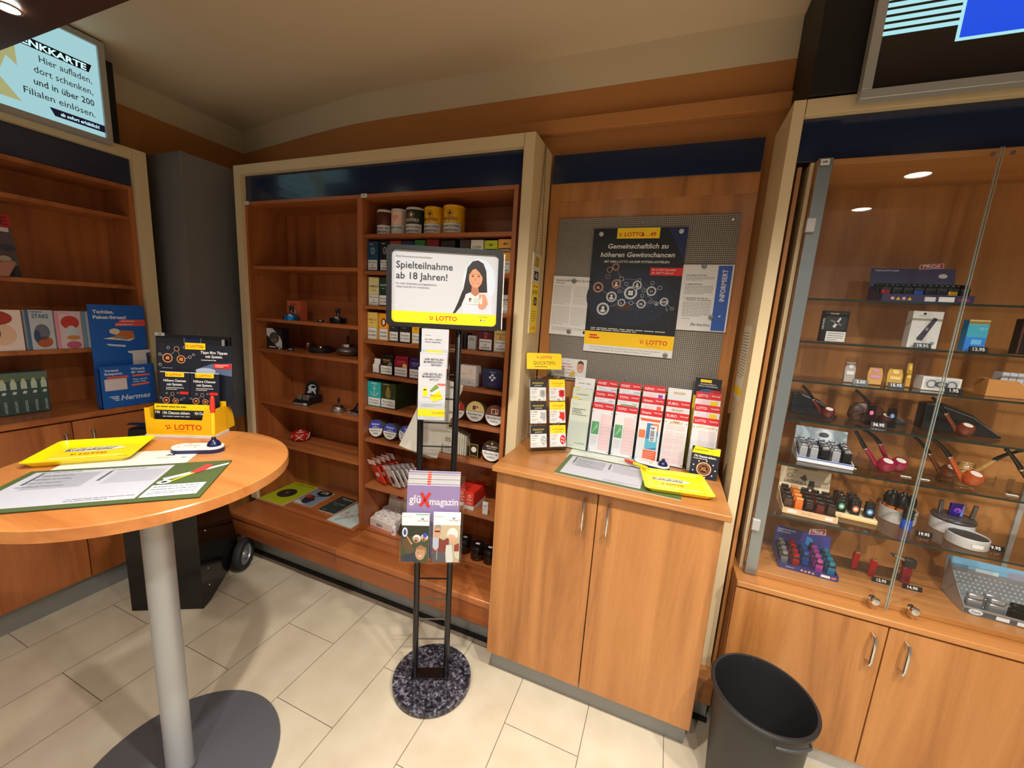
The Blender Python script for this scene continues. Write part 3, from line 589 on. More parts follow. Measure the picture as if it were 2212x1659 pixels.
# eighth shelf: plastic pouches leaning forward, filter boxes
POU=clear((.93,.90,.90),1.35,.12,'pouch_film')
for k in range(5):
    s_=1+.05*k; t=thing('filter_bag','clear bag of red filters fanned out at the left of the shelf','filter bag',(-1.450+.020*k,1.750+.020*k,.6330),R_(-20),group='bags of red filters',rx=R_(20),ry=R_(-10))
    MB().box(-.039,.039,0,.010,.0,.115*s_,mat('D23A22',.45)).build('red_filters',t,bev=.003)
    mb=MB().box(-.042,.042,-.001,.011,.0,.165*s_,POU); mb.fy=-.001; mb.P([(-.02,.05),(.02,.05),(.03,.08),(-.01,.075)],'F0E4E0',1); mb.P([(-.042,.13*s_),(.042,.13*s_),(.040,.163*s_),(-.04,.163*s_)],'E8C8C0',1); mb.build('clear_bag',t)
for k in range(6):
    t=thing('filter_bag','clear bag of white filters in the fanned row','filter bag',(-1.345+.017*k,1.748+.020*k,.6315),R_(-18),group='bags of white filters',rx=R_(20),ry=R_(-12))
    MB().box(-.036,.036,0,.008,.0,.115,mat('E9E5E2',.45)).build('white_filters',t,bev=.002)
    mb=MB().box(-.040,.040,-.001,.009,.0,.152,POU); mb.fy=-.001; mb.P([(-.02,.03),(.0,.02),(.02,.05),(.005,.08),(-.015,.07)],'4A3A34',1); mb.P([(-.039,.12),(.039,.12),(.036,.15),(-.036,.15)],'DAD4D0',1); mb.build('clear_bag',t)
for k,(x,y,z) in enumerate(((-.868,1.73,0),(-.868,1.78,0),(-.868,1.83,0),(-.925,1.75,0),(-.925,1.80,0))):
    mb=MB().box(-.026,.026,0,.047,0,.1,'C8281C'); mb.box(-.0262,.0262,-.0002,.0472,0,.022,WHITE); mb.R(-.024,.025,.024,.098,'D63A28'); mb.D(0,.073,.009,.009,'F0D8D0',2); mb.D(0,.073,.006,.006,'D63A28',3); mb.T('FILTER',0,.03,.008,'F4E8E4',2,'C',b=.01,w=.03); mb.T('9 mm',0,.042,.006,'F4E8E4',2,'C'); mb.R(-.018,.053,.018,.056,'F4E8E4',2)
    tag(mb.build('filter_box',loc=(x,y,.6236),bev=.001),('red filter box at the front of the small stack, right of the stand','red filter box, second in the row','red filter box, last in the row','red filter box beside the stand, nearer one','red filter box beside the stand, farther one')[k],'filter box','red filter boxes')
mb=MB().box(-.015,.015,0,.008,0,.068,WHITE); mb.R(-.009,.046,.009,.051,'5A7AC0'); mb.D(0,.012,.010,.006,'F0F0F0',2); mb.lines(-.008,.008,.036,3,.006,.0015,'9A9A9A')
tag(mb.build('filter_packet',loc=(-.772,1.722,.6236),bev=.0012),'small white packet with a blue stripe beside the red boxes','packet')
# lowest shelf
t=thing('display_carton','white carton of round ashtray tins with raised printed lid','carton',(-1.450,1.742,.3396),R_(-5))
mb=MB().prism([(0,0),(.15,0),(.15,.075),(0,.055)],-.086,.086,mat('EDE4DA',.5),ax='x'); mb.fy=0; mb.R(-.086,.004,.086,.010,RED); mb.T('deni',-.012,.020,.020,INK,1,'C',b=.02); mb.T('cool',.040,.020,.016,'D89080',1,'C'); mb.build('tray',t)
mb=MB(); mb.fy=0
mb.box(-.086,.086,0,.004,0,.105,mat('E6DCD0',.5)); mb.R(-.024,.060,.028,.078,RED); mb.T('deni',-.004,.064,.012,INK,2,'C',b=.02); mb.lines(-.02,.03,.05,1,.01,.002); mb.build('raised_lid',t,loc=(0,.15,.073),rot=(R_(-12),0,0))
for i in range(3):
    for j in range(2):
        mb=MB().lathe([(0,0),(.025,0),(.026,.003),(.026,.011),(.024,.013),(0,.013)],mat('F2EEEA',.35),seg=24); mb.box(-.010,.010,-.002,.002,.013,.0134,'C05048')
        c=mb.build('ashtray_tin',t,loc=(-.056+.056*i,.040+.066*j,.0605+.0095*j),rot=(R_(7.5),0,.3*i)); 
t=thing('small_bottle','small white plastic bottle beside the white carton','bottle',(-1.349,1.735,.3396))
mb=MB().box(-.013,.013,-.009,.009,0,.058,mat('F4F2F0',.3)); mb.fy=-.009; mb.R(-.006,.015,.006,.035,'C86A80'); mb.T('C',0,.038,.006,INK,1,'C'); mb.build('bottle_body',t,bev=.003); MB().cyl((0,0,.058),.0065,.018,mat('F4F2F0',.35)).build('cap',t)
t=thing('ashtray','black round ashtray beside the small white bottle','ashtray',(-1.308,1.768,.3396))
MB().lathe([(.022,0),(.03,.015),(.024,.03),(.026,.034),(.02,.06),(.017,.062),(.014,.036),(0,.034)],mat('101012',.15)).build('bowl',t)
for k,(x,y,lb) in enumerate(((-.912,1.79,'glass jar with black lid partly behind the leaflet holder'),(-.822,1.765,'brown glass jar with black lid, middle one of the row'),(-.748,1.765,'brown glass jar with black lid against the counter side'),(-1.005,1.86,'small glass jar seen between the poles of the stand'))):
    t=thing('glass_jar',lb,'jar',(x,y,.3396),group='glass jars on the lowest shelf') if k<3 else thing('glass_jar',lb,'jar',(x,y,.3396),group='glass jars on the lowest shelf')
    r=.039
    MB().lathe([(0,.0),(r*.9,.0),(r,.006),(r,.045),(r*.82,.055),(r*.82,.060)],clear((.80,.62,.45),1.5,key='amber_glass')).build('jar',t)
    MB().lathe([(0,.001),(r*.85,.001),(r*.92,.01),(r*.9,.022),(0,.026)],mat('3A2010',.8)).build('tobacco',t)
    MB().lathe([(r*.86,.056),(r*.98,.057),(r*.98,.078),(r*.92,.082),(0,.082)],mat('0E0E10',.25)).build('lid',t)
    q=MB().box(-.011,.011,-.007,.007,.0825,.0832,WHITE); q.build('price_sticker',t)
# ---------------- left bay ----------------
G='ashtrays on the left bay shelves'
def price(x,y,z,s,label,rz=0,w=.034,t=None):
    w*=1.3; mb=MB().box(-w/2,w/2,0,.004,0,.018,mat('0D0D0D',.3)); mb.T(s,0,.0045,.0105,'F0F0F0',1,'C',b=.02)
    return tag(mb.build('price_tag',loc=(x,y,z),rot=(R_(-18),0,rz)),label,'price tag','price tags')
t=thing('gift_box','orange ashtray carton behind the blue ashtray','box',(-2.17,1.80,1.5316))
mb=MB().box(-.055,.055,0,.05,0,.115,mat('C8603C',.5)); mb.T('AXHTRAY',0,.09,.009,'5A1A10',1,'C',b=.02,w=.06); mb.D(0,.045,.022,.016,'E8E4E0'); mb.R(-.055,.0,-.01,.03,'C8C4C0'); mb.D(.0,.05,.008,.006,INK,2); mb.build('carton',t,bev=.001)
def spin_ash(x,y,z,body,r,h,label,knobs=1,metal=.3):
    t=thing('ashtray',label,'ashtray',(x,y,z),group=G)
    MB().lathe([(0,0),(r*.97,0),(r,.003),(r,h-.003),(r*.96,h),(0,h)],mat(body,.28,metal),seg=40).build('bowl',t)
    MB().lathe([(r*.72,h),(r*.70,h+.008),(r*.45,h+.013),(.006,h+.014),(.004,h+.02),(0,h+.02)],CHROME,seg=32).build('spinner',t)
    for k in range(knobs):
        dx=(k-(knobs-1)/2)*.022; MB().lathe([(.003,h+.012),(.003,h+.028),(.0065,h+.03),(.0075,h+.055),(.005,h+.058),(0,h+.058)],mat('101010',.3),(dx,0,0)).build('push_knob',t)
    return t
spin_ash(-2.135,1.755,1.5316,'1C7FC8',.040,.028,'bright blue round ashtray in front of the orange carton',2,.6)
spin_ash(-1.865,1.85,1.5316,'18181A',.048,.030,'black round ashtray with two push knobs on the upper shelf',2)
tag(spin_ash(-1.665,1.84,1.5316,'A85A3C',.028,.025,'small copper ashtray against the middle divider',0,.9),None)
price(-1.93,1.775,1.5316,'9.95','small dark price tag beside the black ashtray'); price(-2.235,1.79,1.5316,'9.95','small dark price tag under the orange carton')
t=thing('gift_box','black and white carton with a round picture, left bay','box',(-2.31,1.77,1.3406),R_(10))
mb=MB().box(-.055,.055,0,.06,0,.128,mat('17171A',.4)); mb.P([(-.055,.128),(-.01,.128),(.04,.08),(.055,.05),(.055,.008),(.03,.0),(-.02,.06),(-.055,.085)],'E6E4E2'); mb.D(.0,.07,.036,.036,'4A443E',2); mb.D(.0,.055,.024,.014,'6A5E48',3); mb.R(-.04,.008,.01,.016,'E6E4E2',2); mb.T('COPPA',.032,.008,.008,INK,3,'C',b=.02); mb.build('carton',t,bev=.001)
price(-2.17,1.765,1.3406,'14.95','small dark price tag in front of the black and white carton')
spin_ash(-2.19,1.92,1.3406,'8A4A34',.028,.034,'small copper round tin beside the black and white carton',0,.8)
t=thing('ashtray','flat wide black round ashtray on the middle shelf','ashtray',(-2.02,1.86,1.3406),group=G)
MB().lathe([(0,0),(.066,0),(.069,.004),(.069,.030),(.066,.033),(.058,.033),(.055,.028),(0,.026)],mat('1A1B1D',.4),seg=48).build('bowl',t); MB().lathe([(.018,.026),(.015,.036),(0,.038)],CHROME).build('knob',t)
t=thing('ashtray','bulbous silver metal ashtray with black push knob','ashtray',(-1.80,1.86,1.3406),group=G)
MB().lathe([(0,0),(.04,0),(.062,.014),(.068,.03),(.060,.046),(.045,.054),(.040,.056)],mat('8D8884',.3,.9),seg=48).build('bowl',t)
MB().lathe([(.042,.054),(.043,.070),(.040,.072),(0,.070)],CHROME,seg=32).build('rim',t); MB().lathe([(.004,.07),(.004,.09),(.009,.092),(.007,.118),(0,.120)],mat('101010',.3)).build('push_knob',t)
mb=MB().lathe([(0,0),(.03,0),(.034,.02),(.03,.045),(0,.05)],mat('1A2F5A',.3,.5)); tag(mb.build('ashtray',loc=(-1.655,1.83,1.3406)),'dark blue round ashtray against the middle divider','ashtray',G)
t=thing('telephone_ashtray_box','black display box of metal lighters with rounded picture header','display box',(-2.10,1.765,1.0056),R_(8))
mb=MB().prism([(0,0),(.13,0),(.13,.05),(.05,.045),(0,.016)],-.056,.056,mat('17171A',.25),ax='x'); mb.fy=0; mb.R(-.05,.003,.03,.012,'8A8884'); mb.D(.038,.009,.016,.007,'E6E4E0',2); mb.build('tray',t,bev=.001)
mb=MB(); mb.prism([(.05*math.cos(R_(a)),.045+.045*math.sin(R_(a))) for a in range(0,181,12)]+[(-.05,0),(.05,0)],0,.004,mat('1B1B1F',.3)); mb.D(0,.045,.03,.022,'D8D8DC',2); mb.D(.008,.052,.018,.009,'1B1B1F',3); mb.P([(-.035,.008),(-.012,.05),(0,.012)],'D8D8DC',3); mb.P([(.035,.004),(.02,.05),(.01,.02)],'D8D8DC',3); mb.build('picture_header',t,loc=(0,.10,.048),rot=(R_(-12),0,0))
for k,(x,w_) in enumerate(((-.030,.03),(.018,.045))):
    MB().box(-w_/2,w_/2,0,.03,0,.032,mat('8A8478',.35,.7)).build('lighter',t,loc=(x,.022,.028),rot=(R_(-10),0,0),bev=.003)
spin_ash(-1.805,1.785,1.0056,'A8A5A0',.043,.026,'chrome round ashtray with black push knob, lower shelf',1,.9)
t=thing('display_box','black glossy gift box open at the top, by the divider','display box',(-1.66,1.765,1.0056),R_(-12))
mb=MB().prism([(0,0),(.12,0),(.12,.085),(.07,.07),(.03,.022),(0,.018)],-.06,.06,mat('121214',.12),ax='x'); mb.fy=0; mb.R(-.058,.002,.058,.014,'C9C6C2'); mb.R(-.05,.004,.05,.012,INK,2); mb.T('PIPE LIGHTER',0,.005,.005,'E0E0E0',3,'C'); mb.build('carton',t,bev=.001); MB().lathe([(0,0),(.016,0),(.016,.03),(0,.036)],mat('202022',.1)).build('lighter',t,loc=(-.015,.035,.02))
t=thing('candle_holder','red bowl candle holder with white crossing lines','candle holder',(-2.195,1.84,.7406))
mb=MB().lathe([(0,0),(.035,0),(.054,.012),(.060,.032),(.052,.052),(.038,.058),(.034,.052),(.03,.04),(0,.036)],mat('B81E18',.25,0,.3),seg=40)
mb.build('bowl',t)
q=MB()
for a0,a1,z0,z1 in ((-75,-20,.012,.052),(-25,-70,.012,.052),(-5,40,.012,.05),(0,20,.05,.02),(-110,-90,.02,.045)):
    q.tube([((.0565+.004*math.sin(PI*u/6))*math.cos(R_(a0+(a1-a0)*u/6)),(.0565+.004*math.sin(PI*u/6))*math.sin(R_(a0+(a1-a0)*u/6)),z0+(z1-z0)*u/6) for u in range(7)],.0022,mat('F0E0D0',.4),6)
q.build('painted_lines',t); MB().lathe([(0,.036),(.03,.036),(.03,.047),(.002,.048)],mat('EDD8C8',.5)).build('candle',t)
# magazines lying on the lowest board of the left bay
def mag(x,y,w,h,rz,c,art,label,name='magazine',th=.004,z=.349):
    t=MB().box(-w/2,w/2,-th/2,th/2,-h/2,h/2,mat('E4DED0',.5)); t.fy=-th/2; t.R(-w/2,-h/2,w/2,h/2,c,1); art(t,w,h)
    return tag(t.build(name,loc=(x,y,z+th/2),rot=(R_(-90),0,rz)),label,'magazine','magazines lying in the left bay')
def m1(t,w,h):
    for i_,(r,c) in enumerate(((.062,'151515'),(.052,'33342A'),(.040,'151515'),(.028,'3A3A34'),(.016,'151515'),(.008,'8A8A80'))): t.D(-.01,-.01,r,r,c,2+i_)
    t.T('ALLES ASCHE',w*.02,h*.40,.014,'6A6A10',2,'C',b=.02,w=w*.8)
def stepD(t):  # lift successive discs
    pass
def m2(t,w,h):
    t.D(w*.12,h*.34,.055,.04,'1A1A1A',2); t.T('175',w*.12,h*.31,.03,'EDEDED',3,'C',b=.02); t.P([(-w*.4,-h*.1),(-w*.1,h*.05),(w*.2,-h*.12),(w*.1,-h*.4),(-w*.2,-h*.45)],'24262E',2); t.D(-w*.25,h*.0,.03,.022,'B02A28',3); t.Ln(-w*.2,0,w*.35,h*.2,.008,'3A3A44',3); t.P([(-w*.5,-h*.5),(w*.1,-h*.5),(-w*.5,-h*.28)],'D8D8DC',3)
def m3(t,w,h): t.T('Peterson',w*.05,h*.34,.018,'D0D4D0',2,'C',b=.01,sh=.2); t.T('Der Katalog',0,h*.02,.014,'9AA6A4',2,'C',sh=.3); t.lines(-.03,.03,-h*.06,1,.01,.003,'9AA6A4'); t.lines(-w*.35,-w*.1,-h*.4,2,.006,.002,'8A9694')
def m4(t,w,h):
    b='4A3A38'; t.Ln(-w*.3,-h*.42,0,-h*.15,.005,b,2); t.Ln(0,-h*.15,w*.1,h*.1,.004,b,2); t.Ln(-w*.1,-h*.25,-w*.3,0,.003,b,2); t.Ln(0,-h*.15,w*.25,-h*.05,.003,b,2)
    for k in range(9): t.D(rnd.uniform(-w*.35,w*.2),rnd.uniform(-h*.25,h*.12),.008,.006,'D89090',3,8)
    t.R(w*.05,h*.05,w*.42,h*.34,'C8A8A8',3); t.D(w*.2,-h*.02,.022,.010,'D22828',4,14)
mag(-2.284,1.815,.215,.29,R_(2),'A9B41A',m1,'lime green magazine with a dark record shape, lying flat')
mag(-2.085,1.842,.150,.205,R_(2),'7A8CA0',m2,'blue grey magazine with a black round logo, lying flat')
mag(-1.875,1.840,.135,.205,R_(1),'2C3836',m3,'dark green catalogue with thin script lettering, lying flat')
mag(-1.692,1.805,.195,.280,R_(-3),'B9C8C0',m4,'pale green magazine with a blossom branch by the divider')
# ---------------- free standing sign and leaflet stand ----------------
RS=R_(25.2); SC,SS=math.cos(RS),math.sin(RS); SX,SY=-.8135,1.3125
def sl(x,y): return (SX+x*SC-y*SS, SY+x*SS+y*SC)       # stand-local to room coordinates
t=thing('sign_stand','black ladder-like floor stand on a round dark marble foot','sign stand',(SX,SY,0),RS)
MB().lathe([(0,0),(.165,0),(.172,.006),(.173,.030),(.170,.035),(0,.035)],marble(),seg=72).build('marble_foot',t,loc=(.009,-.003,0))
MB().box(-.082,.082,-.028,.028,.035,.041,mat('0B0B0C',.12)).build('foot_plate',t,bev=.001)
for s in (-1,1): MB().lathe([(.0125,.041),(.0125,1.572),(.010,1.575),(0,1.575)],mat('0C0C0D',.25),(s*.069,0,0),20).build('pole',t)
for k in range(14): MB().tube([(-.062,0,.217+.0986*k),(.062,0,.217+.0986*k)],.0032,mat('0C0C0D',.22) if k>2 else mat('6A6258',.3,.6),8).build('rung',t)
for s in (-1,1): MB().box(s*.069-.004,s*.069+.004,-.018,0,1.56,1.62,BLACK).build('sign_bracket',t)
# sign board
t=thing('age_sign','landscape age limit sign in a black rounded frame on the stand','sign',(*sl(.014,-.030),1.7245),RS,rx=R_(-2),ry=R_(-.6))
def rrect(w,h,r,n=6):
    P=[]
    for cx,cz,a0 in ((w-r,h-r,0),(-w+r,h-r,90),(-w+r,-h+r,180),(w-r,-h+r,270)): P+=[(cx+r*math.cos(R_(a0+90*k/n)),cz+r*math.sin(R_(a0+90*k/n))) for k in range(n+1)]
    return P
mb=MB(); o_=rrect(.211,.146,.020); i_=rrect(.193,.130,.016); n=len(o_)
mb.prism(rrect(.210,.145,.02),.004,.010,mat('101012',.4)); 
vs=[(p[0],y,p[1]) for y in (-.006,.004) for p in o_]+[(p[0],y,p[1]) for y in (-.006,.004) for p in i_]
fs=[]
for k in range(n):
    q=(k+1)%n; fs+=[(k,q,n+q,n+k),(2*n+k,3*n+k,3*n+q,2*n+q),(k,2*n+k,2*n+q,q)]
mb.add(vs,fs,mat('040405',.5)); mb.build('frame',t,label='black rounded frame')
mb=MB(); mb.fy=.003; mb.P(rrect(.194,.131,.016),'D0D2D6',0)
mb.P([(x,z) for x,z in rrect(.194,.131,.016) if z<-.09]+[(.194,-.088),(-.194,-.088)],YEL,1) if False else mb.P([(-.194,-.088),(-.194,-.115),(-.190,-.125),(-.178,-.131),(.178,-.131),(.190,-.125),(.194,-.115),(.194,-.088)],YEL,1)
mb.D(.125,.03,.06,.085,'C4CCD8',1,30)
mb.T('Bitte Personalausweis bereithalten:',-.178,.104,.0068,'5A5F66',2,b=.004,w=.130); mb.T('Spielteilnahme',-.178,.066,.025,'2A2E33',2,b=.012,w=.205); mb.T('ab 18 Jahren!',-.178,.028,.025,'2A2E33',2,b=.012,w=.186)
mb.T('Für mehr Sicherheit und Jugendschutz.',-.178,.008,.0068,'4A4F56',2,b=.004,w=.148); mb.T('Vielen Dank für Ihr Verständnis.',-.178,-.004,.0068,'4A4F56',2,b=.004,w=.122)
lotto(mb,-.047,-.117,.017,2,b=.02); mb.T('Baden-Württemberg',-.027,-.1255,.0045,'C8A010',2,w=.055); mb.T('lotto-bw.de',.128,-.099,.005,INK,2); mb.R(.134,-.112,.139,-.106,'2A4A90',2); mb.R(.145,-.111,.152,-.107,'3AA0D8',2)
# woman holding up a card, flat print
H='1E1715'; SK='C68A68'; SKD='A86C4C'
mb.P([(.075,.045),(.080,.080),(.098,.103),(.118,.108),(.138,.098),(.150,.07),(.153,.03),(.156,-.005),(.150,-.03),(.100,-.025),(.080,-.04),(.055,-.065),(.030,-.088),(.048,-.060),(.064,-.02),(.070,.015)],H,2)
mb.P([(.070,-.088),(.062,-.05),(.078,-.015),(.095,-.008),(.130,-.008),(.158,-.006),(.176,-.03),(.178,-.088)],'D8DAE2',3)
mb.P([(.060,-.06),(.075,-.025),(.066,.0),(.050,-.045),(.032,-.088),(.040,-.086)],H,4)
mb.P([(.098,.012),(.122,.012),(.126,-.012),(.112,-.022),(.096,-.012)],SKD,4)
mb.P([(.112+.025*math.cos(R_(a)),.045+.037*math.sin(R_(a))) for a in range(0,360,15)],SK,5)
mb.P([(.087,.062),(.096,.085),(.112,.092),(.130,.086),(.138,.062),(.140,.040),(.134,.052),(.124,.066),(.110,.078),(.098,.072),(.090,.058)],H,6)
for x in (.101,.123): mb.D(x,.050,.0045,.0022,'2A1A14',6,10); mb.R(x-.006,.0555,x+.006,.0568,'3A241A',6)
mb.P([(.111,.048),(.114,.034),(.108,.034)],SKD,6); mb.P([(.101,.026),(.112,.021),(.123,.027),(.112,.0165)],'F8F2F0',6); mb.Ln(.100,.026,.112,.0195,.0012,'B04A44',7); mb.Ln(.112,.0195,.124,.027,.0012,'B04A44',7)
mb.P([(.125,-.03),(.138,-.012),(.148,-.014),(.156,-.03),(.160,-.048),(.150,-.062),(.136,-.062),(.128,-.052)],SK,5)
mb.R(.083,-.052,.138,-.022,'DCE4DC',6); mb.R(.086,-.048,.102,-.027,'F2F0EC',7); mb.D(.094,-.036,.005,.008,H,8,12); mb.D(.095,-.038,.003,.005,SK,9,10); mb.lines(.106,.134,-.031,4,.005,.0012,'7A8A90',7)
for k in range(4): mb.D(.128+.0065*k,-.060+.0035*abs(k-1.5),.0035,.011,SK,7,12)
mb.D(.130,-.022,.004,.010,SK,7,12)
mb.build('poster',t)
MB().box(.2125,.2165,.002,.004,-.14,.135,'F0EDE6').build('spare_sheet',t)
# leaflet holder (three tiers) and leaflets
t=thing('leaflet_holder','clear three-tier leaflet holder on the front of the stand','leaflet holder',(*sl(-.015,-.032),1.235),RS)
mb=MB()
for k,(z0,y0) in enumerate(((.19,.006),(.095,-.015),(0,-.036))):
    mb.box(-.055,.055,y0-.020,y0-.0185,z0,z0+.075,ACR); mb.box(-.055,.055,y0-.020,y0,z0,z0+.0015,ACR); 
    for s in (-1,1): mb.box(s*.055-.001,s*.055+.001,y0-.020,y0,z0,z0+.11,ACR)
mb.box(-.055,.055,.0145,.016,0,.318,ACR); mb.build('clear_body',t)
def leaf(name,x,y,z,w,h,c,art,label,grp=None,th=.004,lean=-4,rz=RS,cat='leaflet',roll=0,n=0):
    mb=MB().box(-w/2,w/2,-th/2,th/2,0,h,WHITE); mb.fy=-th/2; mb.R(-w/2,0,w/2,h,c,1)
    if art: art(mb,w,h)
    px,py=(sl(x,y) if rz==RS else (x,y))
    return tag(mb.build(name,loc=(px,py,z),rot=(R_(lean),roll,rz)),label,cat,grp)
def f1(m,w,h):
    h0=h; m.M=Matrix.Translation((0,0,h-.213)); h=.213; m.lines(-w*.38,0,h*.88,1,.01,.002,'8A8A8A'); m.T('Das Abo - einfach',-w*.38,h*.80,.0062,'2A2A2A',2,b=.012,sh=.2,w=w*.62); m.T('immer mitspielen.',-w*.38,h*.755,.0062,'2A2A2A',2,b=.012,sh=.2,w=w*.60); m.R(-w*.3,h*.50,w*.3,h*.62,YEL,2); m.M=Matrix()
def f2(m,w,h):
    if h<.17:
        m.M=Matrix.Translation((0,0,h-.205)); h=.205
        m.R(-w/2,h*.985,w/2,h*.99,'A8A8AC',2); m.T('„HIER BESTELLEN,',-w*.36,h*.86,.0075,'1A1A1A',2,b=.02,w=w*.74); m.T('IM BRIEFKASTEN',-w*.36,h*.81,.0075,'1A1A1A',2,b=.02,w=w*.68); m.T('ABHOLEN.“',-w*.10,h*.76,.0075,'1A1A1A',2,b=.02,w=w*.42); m.R(w*.2,h*.67,w*.5,h*.71,'E86058',2); m.M=Matrix(); return
    m.R(-w/2,h*.91,w/2,h*.915,'D0D0D4',2); m.T('„HIER BESTELLEN,',-w*.36,h*.86,.0075,'1A1A1A',2,b=.02,w=w*.74); m.T('IM BRIEFKASTEN',-w*.36,h*.81,.0075,'1A1A1A',2,b=.02,w=w*.68); m.T('ABHOLEN.“',-w*.10,h*.76,.0068,'2A2A2A',2,b=.01,w=w*.38)
    m.R(w*.2,h*.67,w*.5,h*.71,'E86058',2)
    m.P([(-w*.08,h*.56),(w*.15,h*.69),(w*.3,h*.62),(w*.1,h*.5)],'6A8A3A',2); m.P([(-w*.04,h*.52),(w*.3,h*.64),(w*.35,h*.55),(0,h*.45)],'D8D8D8',3); m.P([(-w*.08,h*.44),(w*.28,h*.58),(w*.42,h*.42),(w*.05,h*.36)],YEL,4); m.T('GlüXCard',w*.15,h*.46,.007,'C03020',5,'C',b=.01)
    m.P([(-w*.32,h*.62),(-w*.18,h*.62),(-w*.14,h*.48),(-w*.32,h*.45)],YEL,3); m.D(-w*.25,h*.58,w*.06,w*.025,INK,4)
    m.Ln(-w*.34,h*.44,w*.2,h*.43,.001,'8A8A8A',4); m.lines(-w*.38,w*.38,h*.29,2,.006,.0018,'8A8A8A'); m.R(-w/2,h*.07,w/2,h*.21,YEL,2); lotto(m,w*.06,h*.12,.008,3); m.lines(-w*.25,w*.4,h*.035,1,.005,.0015,'A0A0A0')
leaf('leaflet',-.015,-.035,1.4275,.100,.148,'D2D2D6',f1,'white leaflet about a subscription in the top tier below the sign','leaflets in the three-tier holder',.006,0)
leaf('leaflet',-.016,-.056,1.3325,.100,.156,'D2D2D6',f2,'white leaflet in the middle tier, mostly covered','leaflets in the three-tier holder',.008,0)
leaf('leaflet',-.017,-.077,1.237,.100,.198,'D2D2D6',f2,'white leaflet with yellow cards in the front tier of the stand','leaflets in the three-tier holder',.008,lean=0)
# crooked grey sheets hanging behind the poles
for k in range(4):
    leaf('cardboard_sheet',-.070-.012*k,.048+.010*k,1.055-.002*k,.135,.33,'B9B3A8',None,'grey cardboard sheet hanging crooked behind the stand poles','grey sheets behind the stand',.002,0,roll=R_(17+2.2*k),cat='sheet')
# magazine holder
t=thing('magazine_holder','clear acrylic magazine holder at the middle of the stand','magazine holder',(*sl(-.003,-.035),.652),RS)
mb=MB(); mb.box(-.122,.122,.016,.018,0,.34,ACR); mb.box(-.122,.122,-.064,.016,0,.002,ACR); 
for s in (-1,1): mb.box(s*.122-.001,s*.122+.001,-.056,.016,0,.25,ACR); 
mb.box(-.122,.122,-.038,-.0365,.0,.20,ACR); mb.box(-.122,-.004,-.064,-.0625,.0,.115,ACR); mb.box(.006,.122,-.064,-.0625,.0,.115,ACR); mb.box(-.0085,.003,-.056,-.038,0,.16,ACR); mb.build('clear_body',t)
def g1(m,w,h):
    m.P([(-w/2,h*.30),(w/2,h*.30),(w/2,h*.5),(-w/2,h*.5)],'4A3A5A',2); m.P([(-w/2,h*.42),(-w*.2,h*.52),(w*.1,h*.50),(w*.3,h*.52),(w/2,h*.45),(w/2,h*.3),(-w/2,h*.3)],'6A5A80',3); m.P([(-w/2,h*.34),(-w*.42,h*.47),(-w*.3,h*.46),(-w*.25,h*.36)],'8A5038',4)
    m.T('glü',-w*.46,h*.76,.034,'E6E0E8',4,b=.02,w=w*.22); m.T('magazin',-w*.07,h*.74,.030,'E6E0E8',4,b=.02,w=w*.55)
    m.Ln(-w*.25,h*.72,-w*.06,h*.90,.012,'C42A22',5); m.Ln(-w*.23,h*.90,-w*.08,h*.71,.012,'C42A22',5)
for k in range(7):
    leaf('magazine',-.002,-.036-.0052*k,.657,.205,.352-.0075*k,'8A78A4' if k in(0,6) else ('B4AEB0','9C969A')[k%2],g1 if k==6 else (lambda m,w,h:m.R(-w*.13,h*.90,-w*.06,h,'D04030',2)),'violet magazine with white title and red cross, front of its stack' if k==6 else 'light edged magazine in the stack behind the violet cover','magazines in the acrylic holder' ,.004,-2,cat='magazine')
def g2(m,w,h):
    m.R(-w/2,h*.0,w/2,h*.76,'2A2E20',2); m.T('SPORT-TOTO',-w*.46,h*.93,.004,'6A6A6A',2); m.R(0,h*.985,w*.48,h,'4A9A60',2); m.T('DOUSKET',w*.08,h*.845,.0068,'5A5A5A',2,b=.0); m.P([(w*.2,h*.89),(w*.22,h*.93),(w*.25,h*.9),(w*.28,h*.93),(w*.3,h*.89)],'4A4A4A',2)
    m.P([(-w/2,h*.35),(-w*.1,h*.55),(w/2,h*.5),(w/2,0),(-w/2,0)],'33401F',3); m.P([(-w/2,h*.45),(-w*.3,h*.5),(0,h*.25),(-w*.2,h*.12),(-w*.42,h*.3)],'5A4020',4)
    m.D(-w*.38,h*.62,w*.10,h*.10,'D8DCE8',4); m.D(-w*.38,h*.62,w*.05,h*.06,'2A3A7A',5); m.P([(-w*.34,h*.55),(-w*.30,h*.55),(-w*.08,h*.38),(-w*.14,h*.36)],'C08A64',5)
    for x,z,r in ((.06,.49,.15),(.34,.52,.13)): m.D(w*x,h*z,w*r,h*r*.55,'E8E4E4',4); m.D(w*(x-.02),h*(z-.03),w*r*.7,h*r*.42,'B98060',5); m.D(w*(x-.03),h*(z-.05),w*r*.3,h*r*.14,'3A1410',6)
    m.D(w*.36,h*.57,w*.08,h*.05,'2A4AA0',6); m.P([(-w/2,h*.12),(0,h*.2),(w*.1,0),(-w/2,0)],'1E2838',5)
    m.D(w*.20,h*.18,w*.18,h*.14,'C0906C',6); m.P([(w*.02,h*.28),(w*.2,h*.36),(w*.42,h*.3),(w*.44,h*.14),(w*.34,h*.26),(w*.12,h*.26)],'A07048',7); m.D(w*.13,h*.20,w*.02,h*.008,INK,7,8); m.D(w*.25,h*.21,w*.02,h*.008,INK,7,8); m.P([(w*.12,h*.13),(w*.28,h*.14),(w*.2,h*.10)],'F0E8E4',7)
